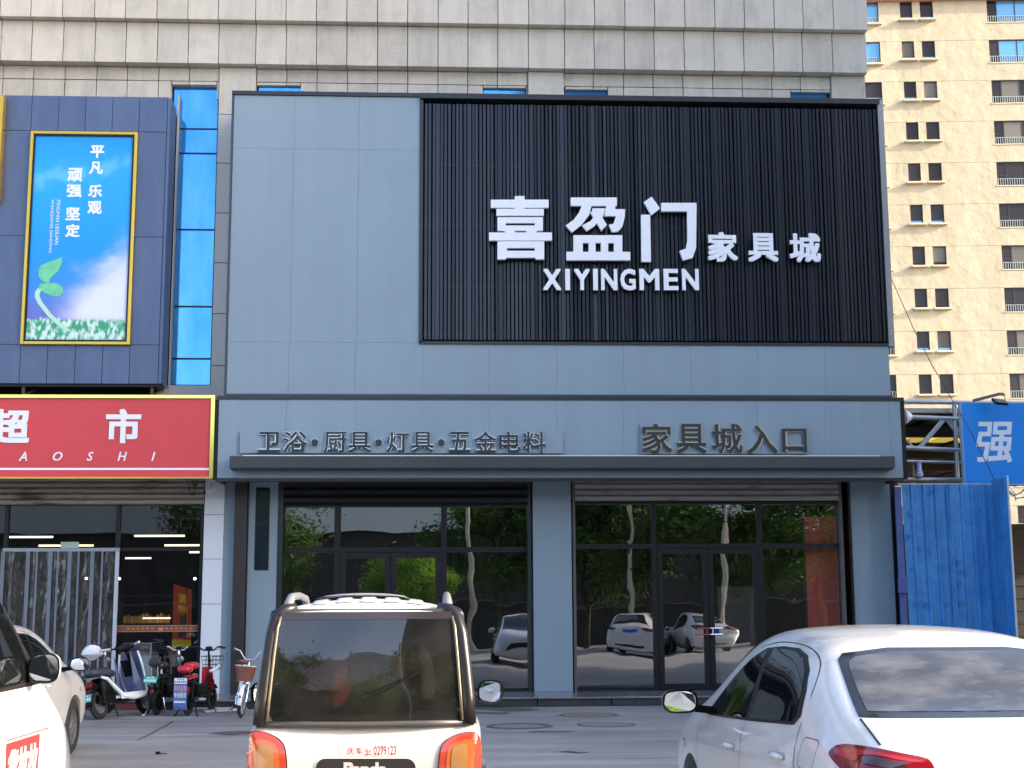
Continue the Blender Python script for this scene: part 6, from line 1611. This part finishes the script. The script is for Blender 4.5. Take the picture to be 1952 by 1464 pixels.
def ebike(label, rear, yaw, body, seat_m, bar_m, loc_name='electric_bike', basket=False, double_seat=False, plate_m=green_p, group=None):
    """light electric bike, heading +y, rear wheel contact at the origin"""
    t = thing(loc_name, label, 'electric bike', (rear.x, rear.y, 0), yaw, group)
    bike_wheel(t, 0, 0.20, 0.062, hub=0.07, spokes=6, rim_m=blackp); bike_wheel(t, 1.02, 0.20, 0.058, hub=0.04, spokes=6, rim_m=blackp)
    MB().tube([(0, 0.86, 0.80), (0, 0.90, 0.62), (0.0, 0.94, 0.50)], 0.022, 8).tube([(-0.05, 0.94, 0.50), (-0.05, 1.02, 0.20)], 0.016, 8).tube([(0.05, 0.94, 0.50), (0.05, 1.02, 0.20)], 0.016, 8).build('fork', bar_m, t, local=True, smooth=40)
    MB().tube([(0, 0.90, 0.62), (0, 0.80, 0.42), (0, 0.60, 0.27), (0, 0.25, 0.27), (0, 0.12, 0.45), (0, 0.10, 0.60)], 0.028, 8).tube([(-0.06, 0.22, 0.28), (-0.06, 0, 0.20)], 0.016, 6).tube([(0.06, 0.22, 0.28), (0.06, 0, 0.20)], 0.016, 6).tube([(-0.055, 0.14, 0.52), (-0.055, -0.16, 0.50)], 0.014, 6).tube([(0.055, 0.14, 0.52), (0.055, -0.16, 0.50)], 0.014, 6).tube([(-0.06, 0.02, 0.49), (-0.06, 0, 0.22)], 0.018, 6).tube([(0.06, 0.02, 0.49), (0.06, 0, 0.22)], 0.018, 6).build('frame', blackp, t, local=True, smooth=40)
    MB().box(-0.10, 0.10, 0.28, 0.74, 0.25, 0.29).box(-0.075, 0.075, 0.22, 0.52, 0.30, 0.46).build('battery_box', blackp, t, local=True, bevel=0.015)
    # body panels
    MB().grid(lambda u, v: (0.11*(1-0.25*v)*math.sin(math.pi*(u-0.5)), 0.83-0.05*v+0.06*math.cos(math.pi*(u-0.5)), 0.34+0.36*v), 10, 6).build('front_panel', body, t, local=True, smooth=True)
    MB().grid(lambda u, v: (0.085*math.sin(math.pi*(u-0.5)), -0.20+0.42*v, 0.545+0.03*v+0.05*math.cos(math.pi*(u-0.5))), 10, 8).build('tail_panel', body, t, local=True, smooth=True)
    MB().grid(lambda u, v: ((u-0.5)*0.095, -(0.215+0.01*math.cos(math.pi*(u-0.5)))*math.cos(R(-20+v*150)), 0.20+0.225*math.sin(R(-20+v*150))), 6, 14).build('rear_fender', body if basket else blackp, t, local=True, smooth=True, recalc=False)
    MB().grid(lambda u, v: ((u-0.5)*0.085, 1.02-(0.215+0.01*math.cos(math.pi*(u-0.5)))*math.cos(R(10+v*130)), 0.20+0.225*math.sin(R(10+v*130))), 6, 12).build('front_fender', blackp, t, local=True, smooth=True, recalc=False)
    MB().tube([(0, 0.13, 0.55), (0, 0.12, 0.70)], 0.017, 8).build('seat_post', bar_m, t, local=True)
    cushion((0, 0.10, 0.745), 0.105, 0.16, 0.055).build('seat', seat_m, t, local=True, smooth=True)
    if double_seat:
        cushion((0, -0.16, 0.70), 0.115, 0.13, 0.06).build('rear_seat', seat_m, t, local=True, smooth=True)
    else:
        cushion((0, -0.16, 0.80), 0.095, 0.035, 0.075).build('backrest', seat_m, t, local=True, smooth=True)
        MB().tube([(-0.05, -0.15, 0.74), (-0.05, -0.14, 0.54)], 0.01, 6).tube([(0.05, -0.15, 0.74), (0.05, -0.14, 0.54)], 0.01, 6).build('backrest_stay', bar_m, t, local=True)
    hb = MB().tube([(-0.28, 0.74, 1.0), (-0.16, 0.80, 1.015), (-0.09, 0.83, 0.96), (0.09, 0.83, 0.96), (0.16, 0.80, 1.015), (0.28, 0.74, 1.0)], 0.013, 8).tube([(0, 0.86, 0.80), (0, 0.83, 0.965)], 0.018, 8).build('handlebar', bar_m, t, local=True, smooth=True)
    for s in (-1, 1):
        grip(hb, (s*0.19, 0.785, 1.012), (s*0.30, 0.73, 0.998), blackp)
        MB().tube([(s*0.17, 0.82, 1.01), (s*0.27, 0.80, 0.985)], 0.006, 5).build('brake_lever', bar_m, hb, local=True)
    cushion((0, 0.84, 0.985), 0.06, 0.03, 0.035).build('meter', blackp, hb, local=True, smooth=True)
    MB().lathe([(0.0, 0.06), (0.045, 0.05), (0.05, 0.0), (0, -0.03)], (0, 0.90, 0.82), (0, 1, 0), 14).build('head_lamp', alloy, t, local=True, smooth=40)
    cushion((0, -0.232, 0.36), 0.028, 0.012, 0.04).build('tail_lamp', red_l, t, local=True, smooth=True)
    if plate_m: plate(t, (-0.03, -0.235, 0.545), 0.215, 0.105, plate_m, tilt=-0.3)
    st = MB()
    for s in (-1, 1): st.tube([(s*0.07, 0.06, 0.26), (s*0.17, -0.07, 0.01), (s*0.20, -0.09, 0.006)], 0.011, 6)
    st.build('stand', bar_m, t, local=True)
    for s in (-1, 1): MB().box(s*0.12-0.045, s*0.12+0.045, 0.42, 0.47, 0.24, 0.262).build('pedal', blackp, t, local=True)
    if basket:
        bk = MB(); x0, x1, y0, y1, z0, z1 = -0.15, 0.15, 0.92, 1.14, 0.66, 0.86
        for z, g in ((z0, 0.8), (0.73, 0.87), (0.80, 0.94), (z1, 1.0)):
            xc, yc = 0, (y0+y1)/2
            q = [(xc+(x-xc)*g, yc+(y-yc)*g, z) for x, y in ((x0, y0), (x1, y0), (x1, y1), (x0, y1))]
            for a, b in zip(q, q[1:]+q[:1]): bk.tube([a, b], 0.005 if z < z1 else 0.007, 5)
        for k in range(6):
            x = x0+(x1-x0)*k/5
            for y in (y0, y1): bk.tube([(x*0.8, (y0+y1)/2+(y-(y0+y1)/2)*0.8, z0), (x, y, z1)], 0.004, 4)
        bk.build('basket', mat('dark wire mesh', (0.05, 0.05, 0.055), 0.4), t, local=True)
    return t
def yaw_to(a, b): d = b-a; return math.atan2(d.y, d.x)-math.pi/2
white_m = mat('white bike paint', (0.78, 0.80, 0.82), 0.3, coat=0.5)
bar_silver = mat('polished bar', (0.75, 0.77, 0.78), 0.15, metal=0.9)
blk_seat = mat('black vinyl', (0.02, 0.02, 0.022), 0.45)
red_seat = mat('red vinyl', (0.50, 0.015, 0.03), 0.35, coat=0.3)
red_body = mat('red plastic', (0.42, 0.02, 0.03), 0.25, coat=0.5)
r1 = gpt(299, 1363.3)
eb1 = ebike('black electric bike with silver handlebar and green plate before the glass', r1, R(-11), blackp, blk_seat, bar_silver)
r2 = gpt(358, 1364.2)
eb2 = ebike('red electric bike with red seats, wire basket and blue mud flap', r2, R(-11), red_body, red_seat, blackp, basket=True, double_seat=True, plate_m=None)
plate(eb2, (-0.03, -0.262, 0.53), 0.20, 0.085, mat('white plate', (0.72, 0.74, 0.78), 0.5), tilt=-0.1, ink=mat('plate ink', (0.10, 0.16, 0.3), 0.5))
fl_ = MB().grid(lambda u, v: (-0.03-0.105+0.21*u, -0.255-0.015*math.sin(3*v), 0.15+0.33*v), 6, 8)
fo = fl_.build('mud_flap', mat('blue flap', (0.10, 0.17, 0.42), 0.5), eb2, local=True, smooth=True, recalc=False)
mk = MB()
for k in range(7): mk.box(-0.13+k*0.031, -0.113+k*0.031, -0.262, -0.250, 0.10, 0.152)
mk.build('flap_fringe', mat('blue flap', (0.10, 0.17, 0.42)), fo, local=True)
pk = mat('pink print', (0.75, 0.35, 0.42), 0.5)
for ch, k, z, m in (('车', 0, .385, pk), ('行', 1, .385, pk), ('送', 2, .385, pk), ('货', 3, .385, pk), ('专', 0, .285, plate_w), ('业', 1, .285, plate_w), ('配', 2, .285, plate_w), ('送', 3, .285, plate_w)):
    me = glyph(ch, 0.043, 0.075, 0.002, 0.02); me.materials.append(m); link('letter', me, fo, Vector((-0.125+k*0.049, -0.272, z)))
MB().box(-0.12, 0.06, -0.274, -0.270, 0.205, 0.235).build('phone_line', plate_w, fo, local=True)
MB().tube([(0.11, 0.62, 0.64), (0.16, 0.74, 0.67), (0.18, 0.84, 0.73)], 0.022, 8).build('guard_bar', white_m, eb2, local=True, smooth=True)
r3 = gpt(146, 1368)
eb3 = ebike('dark electric bike half hidden between the white car and the blue scooter', r3, R(-14), mat('brown plastic', (0.06, 0.045, 0.04), 0.4), blk_seat, bar_silver, plate_m=None)
bgp = Vector((r3.x+0.02, r3.y+0.72, 0.93))
t = thing('plastic_bag', 'crumpled white plastic bag hung on the half hidden bike handlebar', 'bag', bgp)
def bagf(u, v):
    a = 2*math.pi*u; r_ = 0.03+0.10*math.sin(math.pi*min(1, v*1.05))**0.8
    k = 1+0.35*noise.noise(Vector((math.cos(a)*2, math.sin(a)*2, v*4)))
    return (r_*k*math.cos(a)*1.2, r_*k*math.sin(a)*0.7, 0.13-0.24*v)
MB().grid(bagf, 16, 10).build('film', mat('white film', (0.72, 0.70, 0.76), 0.3, bump=0.6, bscale=18), t, local=True, smooth=25)

# blue and white scooter
rs_ = gpt(191, 1371.4); rf2 = gpt(248.3, 1361.5)
sc = thing('scooter', 'blue and white electric scooter with green plate, nearest the white car', 'scooter', (rs_.x, rs_.y, 0), R(-22))
sc.rotation_euler = (0, R(-11), R(-22))
sb_ = mat('slate blue plastic', (0.14, 0.17, 0.28), 0.4, coat=0.2)
bike_wheel(sc, 0, 0.205, 0.085, hub=0.10, spokes=5); bike_wheel(sc, 1.18, 0.205, 0.08, hub=0.06, spokes=5)
# leg shield: rounded, dished, white edge strip down each side and along the floor
def shield(u, v, o=0.0, s=1.0):
    w = (0.165+0.05*math.sin(math.pi*min(1, v*0.9+0.1)))*s
    x = (u*2-1)*w
    return (x, 0.98-0.10*v+0.10*(1-(x/0.24)**2)+o, 0.34+0.62*v)
MB().grid(lambda u, v: shield(u, v), 12, 10).grid(lambda u, v: shield(u, v, 0.02), 12, 10).build('leg_shield', sb_, sc, local=True, smooth=True)
MB().grid(lambda u, v: ((u*2-1)*0.10, 0.93-0.08*v-0.03+0.06*(1-(u*2-1)**2), 0.60+0.25*v), 8, 6).build('glove_box', blackp, sc, local=True, smooth=True)
for s in (-1, 1):
    ed = [shield(0 if s < 0 else 1, k/10) for k in range(11)]
    MB().tube(ed[::-1]+[(s*0.20, 0.90, 0.27), (s*0.20, 0.60, 0.255), (s*0.19, 0.36, 0.30), (s*0.15, 0.22, 0.46), (s*0.135, 0.10, 0.57), (s*0.12, -0.02, 0.60)], [0.018]*11+[0.034, 0.036, 0.036, 0.034, 0.028, 0.02], 8).build('white_trim', white_m, sc, local=True, smooth=True)
    MB().grid(lambda u, v, s=s: (s*(0.205-0.0*u), 0.30+0.62*u, 0.25+0.02*v+(0.07)*v), 4, 3).build('side_skirt', white_m, sc, local=True)
    MB().grid(lambda u, v, s=s: (s*(0.17-0.02*v), 0.86-0.12*v+0.12*u*(1-v), 0.33+0.5*v*u+0.16*v), 6, 6).build('inner_panel', sb_, sc, local=True, smooth=True, recalc=False)
MB().box(-0.18, 0.18, 0.34, 0.98, 0.225, 0.27).build('footboard', blackp, sc, local=True, bevel=0.015)
cushion((0, 0.16, 0.47), 0.125, 0.16, 0.17, 3).build('under_seat', blackp, sc, local=True, smooth=True)
def seatf(u, v):
    a = 2*math.pi*u; b = math.pi*(v-0.5); f = lambda t: math.copysign(abs(t)**0.7, t)
    y = 0.13+0.30*f(math.cos(b))*f(math.sin(a))
    return (0.13*f(math.cos(b))*f(math.cos(a)), y, 0.665+0.07*f(math.sin(b))+0.05*(0.13-y))
MB().grid(seatf, 22, 10).build('seat', mat('dark blue vinyl', (0.035, 0.04, 0.07), 0.45), sc, local=True, smooth=True)
MB().grid(lambda u, v: ((u-0.5)*0.22*(1-0.2*v), 0.02-0.32*v, 0.60+0.03*math.cos(math.pi*(u-0.5))-0.03*v), 8, 8).grid(lambda u, v: ((u-0.5)*0.22*(1-0.2*v), 0.02-0.32*v, 0.57-0.03*v), 8, 8).build('tail_rack', mat('grey plastic', (0.16, 0.17, 0.19), 0.4), sc, local=True, smooth=True)
MB().box(-0.09, 0.09, -0.27, -0.20, 0.46, 0.54).build('tail_lamp', red_l, sc, local=True, bevel=0.015)
MB().box(-0.07, 0.07, -0.265, -0.21, 0.39, 0.43).build('reflector', red_l, sc, local=True)
MB().grid(lambda u, v: ((u-0.5)*0.14, -0.24*math.cos(R(-5+v*130)), 0.205+0.245*math.sin(R(-5+v*130))), 6, 12).build('rear_fender', blackp, sc, local=True, smooth=True, recalc=False)
MB().grid(lambda u, v: ((u-0.5)*0.12, 1.18-0.24*math.cos(R(20+v*130)), 0.205+0.245*math.sin(R(20+v*130))), 6, 12).build('front_fender', sb_, sc, local=True, smooth=True, recalc=False)
MB().bar((0.0, -0.22, 0.42), (0.0, -0.30, 0.22), 0.17, 0.02).build('plate_flap', blackp, sc, local=True)
plate(sc, (0.0, -0.305, 0.315), 0.22, 0.12, green_p, tilt=-0.35)
MB().box(-0.1, 0.1, -0.10, 0.32, 0.22, 0.34).tube([(0.10, 0.25, 0.28), (0.10, 0, 0.205)], 0.03, 8).tube([(-0.11, -0.02, 0.55), (-0.11, 0, 0.21)], 0.025, 8).tube([(0.11, -0.02, 0.55), (0.11, 0, 0.21)], 0.025, 8).build('swing_arm', blackp, sc, local=True, smooth=40)
MB().tube([(0, 0.92, 0.90), (0, 1.18, 0.205)], 0.03, 8).build('fork', blackp, sc, local=True)
hb = MB().tube([(-0.34, 0.72, 1.06), (-0.18, 0.83, 1.05), (-0.07, 0.88, 1.0), (0.07, 0.88, 1.0), (0.18, 0.83, 1.05), (0.34, 0.72, 1.06)], 0.016, 8).tube([(0, 0.92, 0.90), (0, 0.88, 1.0)], 0.03, 8).build('handlebar', blackp, sc, local=True, smooth=True)
for s in (-1, 1): grip(hb, (s*0.22, 0.80, 1.053), (s*0.36, 0.705, 1.062), mat('pale grip', (0.45, 0.48, 0.48), 0.5), 0.021)
cushion((0, 0.86, 1.035), 0.115, 0.045, 0.06).build('meter', blackp, hb, local=True, smooth=True)
MB().tube([(0.05, 0.3, 0.24), (0.15, 0.24, 0.012), (0.17, 0.22, 0.01)], 0.012, 6).build('stand', blackp, sc, local=True)

# white bicycle with a brown basket, front wheel towards the road
bf = gpt(459, 1368.7)
bc = thing('bicycle', 'white bicycle with a brown wicker basket leaning beside the brown post', 'bicycle', (bf.x, bf.y, 0), R(188))
bc.rotation_euler = (0, R(-5), R(190))
tan_m = mat('brown wicker', (0.26, 0.085, 0.05), 0.6, var=0.6, vscale=60, vrgb=(0.12, 0.04, 0.03), bump=0.8, bscale=90)
tan_l = mat('brown leather', (0.28, 0.09, 0.05), 0.5)
# heading +y; front contact at origin, rear at y=-0.98
stt = Matrix.Rotation(R(-13), 3, 'Z')
bike_wheel(bc, 0, 0.235, 0.042, spokes=20, rot=stt, hub=0.022); bike_wheel(bc, -0.98, 0.235, 0.042, spokes=20, hub=0.03)
fm_ = MB().tube([(0, -0.20, 0.66), (0, -0.24, 0.52), (0, -0.36, 0.36), (0, -0.52, 0.27), (0, -0.62, 0.28)], 0.022, 9).tube([(0, -0.19, 0.60), (0, -0.30, 0.46), (0, -0.48, 0.38), (0, -0.70, 0.40)], 0.018, 9).tube([(0, -0.62, 0.28), (0, -0.74, 0.70)], 0.018, 9)
for s in (-1, 1): fm_.tube([(s*0.03, -0.62, 0.28), (s*0.05, -0.98, 0.235)], 0.011, 7).tube([(s*0.03, -0.72, 0.62), (s*0.05, -0.98, 0.235)], 0.010, 7)
fm_.build('frame', white_m, bc, local=True, smooth=40)
fk = MB().tube([(0, -0.19, 0.70), (0, -0.16, 0.52)], 0.02, 8)
for s in (-1, 1): fk.tube([stt @ Vector((s*0.02, -0.16, 0.53)), stt @ Vector((s*0.045, -0.13, 0.50)), stt @ Vector((s*0.05, 0, 0.235))], 0.012, 7)
fk.build('fork', bar_silver, bc, local=True, smooth=40)
def fen(u, v, y0=0, a0=35, a1=160, rr_=0.252):
    a = R(a0+(a1-a0)*v); b = math.pi*(u-0.5)
    p = Vector((0.033*math.sin(b), (rr_+0.012*math.cos(b))*math.cos(a), 0.235+(rr_+0.012*math.cos(b))*math.sin(a)))
    return p
MB().grid(lambda u, v: tuple(stt @ fen(u, v, 0, -8, 120)), 8, 16).build('front_fender', white_m, bc, local=True, smooth=True, recalc=False)
MB().grid(lambda u, v: tuple(fen(u, v, 0, 30, 185)+Vector((0, -0.98, 0))), 8, 16).build('rear_fender', white_m, bc, local=True, smooth=True, recalc=False)
p = stt @ Vector((0, 0.262, 0.32))
fl5 = MB()
for k in range(5):
    a = 2*math.pi*k/5; fl5.lathe([(0, 0.0), (0.011, 0.0), (0.011, 0.004), (0, 0.004)], p+Vector((0.011*math.cos(a), 0.004, 0.011*math.sin(a))), (0, 1, 0.1), 8)
fl5.build('flower_mark', mat('dull pink', (0.45, 0.08, 0.16), 0.5), bc, local=True)
# handlebar turned with the wheel
def hs(v): return stt @ Vector(v)
hb = MB().tube([hs((0, -0.19, 0.70)), hs((0, -0.20, 0.84))], 0.014, 8).tube([hs((-0.28, -0.36, 1.0)), hs((-0.25, -0.24, 1.0)), hs((-0.15, -0.17, 0.97)), hs((-0.07, -0.19, 0.85)), hs((0.07, -0.19, 0.85)), hs((0.15, -0.17, 0.97)), hs((0.25, -0.24, 1.0)), hs((0.28, -0.36, 1.0))], 0.012, 8).build('handlebar', bar_silver, bc, local=True, smooth=True)
for s in (-1, 1):
    grip(hb, hs((s*0.265, -0.29, 1.0)), hs((s*0.285, -0.40, 1.0)), tan_l, 0.018)
    MB().tube([hs((s*0.24, -0.20, 0.985)), hs((s*0.27, -0.30, 0.965))], 0.006, 5).build('brake_lever', bar_silver, hb, local=True)
MB().tube([hs((0.2, -0.17, 0.98)), hs((0.16, -0.02, 0.88)), hs((0.03, -0.10, 0.72))], 0.005, 5).build('brake_cable', blackp, hb, local=True, smooth=True)
def bsk(u, v):
    a = 2*math.pi*u; f = lambda t: math.copysign(abs(t)**0.7, t)
    w_ = 0.11+0.045*v; d_ = 0.08+0.03*v
    return tuple(hs((w_*f(math.cos(a)), 0.02+d_*f(math.sin(a)), 0.54+0.22*v)))
bk = MB().grid(bsk, 28, 8)
bk.add([bsk(k/28, 0) for k in range(28)], [tuple(range(28))])
bk.build('basket', tan_m, bc, local=True, smooth=40)
MB().tube([bsk(k/28, 1.0) for k in range(28)], 0.011, 6, closed=True).build('basket_rim', mat('pale wicker rim', (0.55, 0.42, 0.36), 0.6), bc, local=True, smooth=True)
MB().tube([(0, -0.74, 0.66), (0, -0.75, 0.76)], 0.013, 7).build('seat_post', bar_silver, bc, local=True)
def sad(u, v):
    a = 2*math.pi*u; b = math.pi*(v-0.5)
    y = 0.15*math.cos(b)*math.sin(a); k = 0.115 if y < 0 else 0.115-0.5*y
    return (k*math.cos(b)*math.cos(a), -0.77+y, 0.80+0.035*math.sin(b))
MB().grid(sad, 20, 8).build('saddle', tan_l, bc, local=True, smooth=True)
MB().lathe([(0, 0.05), (0.03, 0.04), (0.035, 0), (0, -0.02)], hs((0, -0.1, 0.51)), (0, 1, 0), 12).build('lamp', bar_silver, bc, local=True)
cr = MB().lathe([(0.0, -0.01), (0.08, -0.01), (0.08, 0.01), (0, 0.01)], (0.06, -0.62, 0.28), (1, 0, 0), 20).bar((0.075, -0.62, 0.28), (0.075, -0.52, 0.16), 0.02, 0.015).bar((-0.075, -0.62, 0.28), (-0.075, -0.72, 0.40), 0.02, 0.015)
cr.build('crank', bar_silver, bc, local=True)
for s, y, z in ((1, -0.52, 0.15), (-1, -0.72, 0.40)): MB().box(s*0.13-0.045, s*0.13+0.045, y-0.03, y+0.03, z-0.012, z+0.012).build('pedal', blackp, bc, local=True)
MB().tube([(0.03, -0.90, 0.22), (0.16, -0.92, 0.02)], 0.008, 6).tube([(-0.03, -0.90, 0.22), (-0.16, -0.92, 0.02)], 0.008, 6).build('stand', bar_silver, bc, local=True)
MB().bar((-0.07, -0.86, 0.50), (-0.07, -1.16, 0.50), 0.012).bar((0.07, -0.86, 0.50), (0.07, -1.16, 0.50), 0.012).bar((-0.07, -1.16, 0.50), (0.07, -1.16, 0.50), 0.012).bar((-0.07, -1.0, 0.50), (0.07, -1.0, 0.50), 0.012).build('rack', bar_silver, bc, local=True)
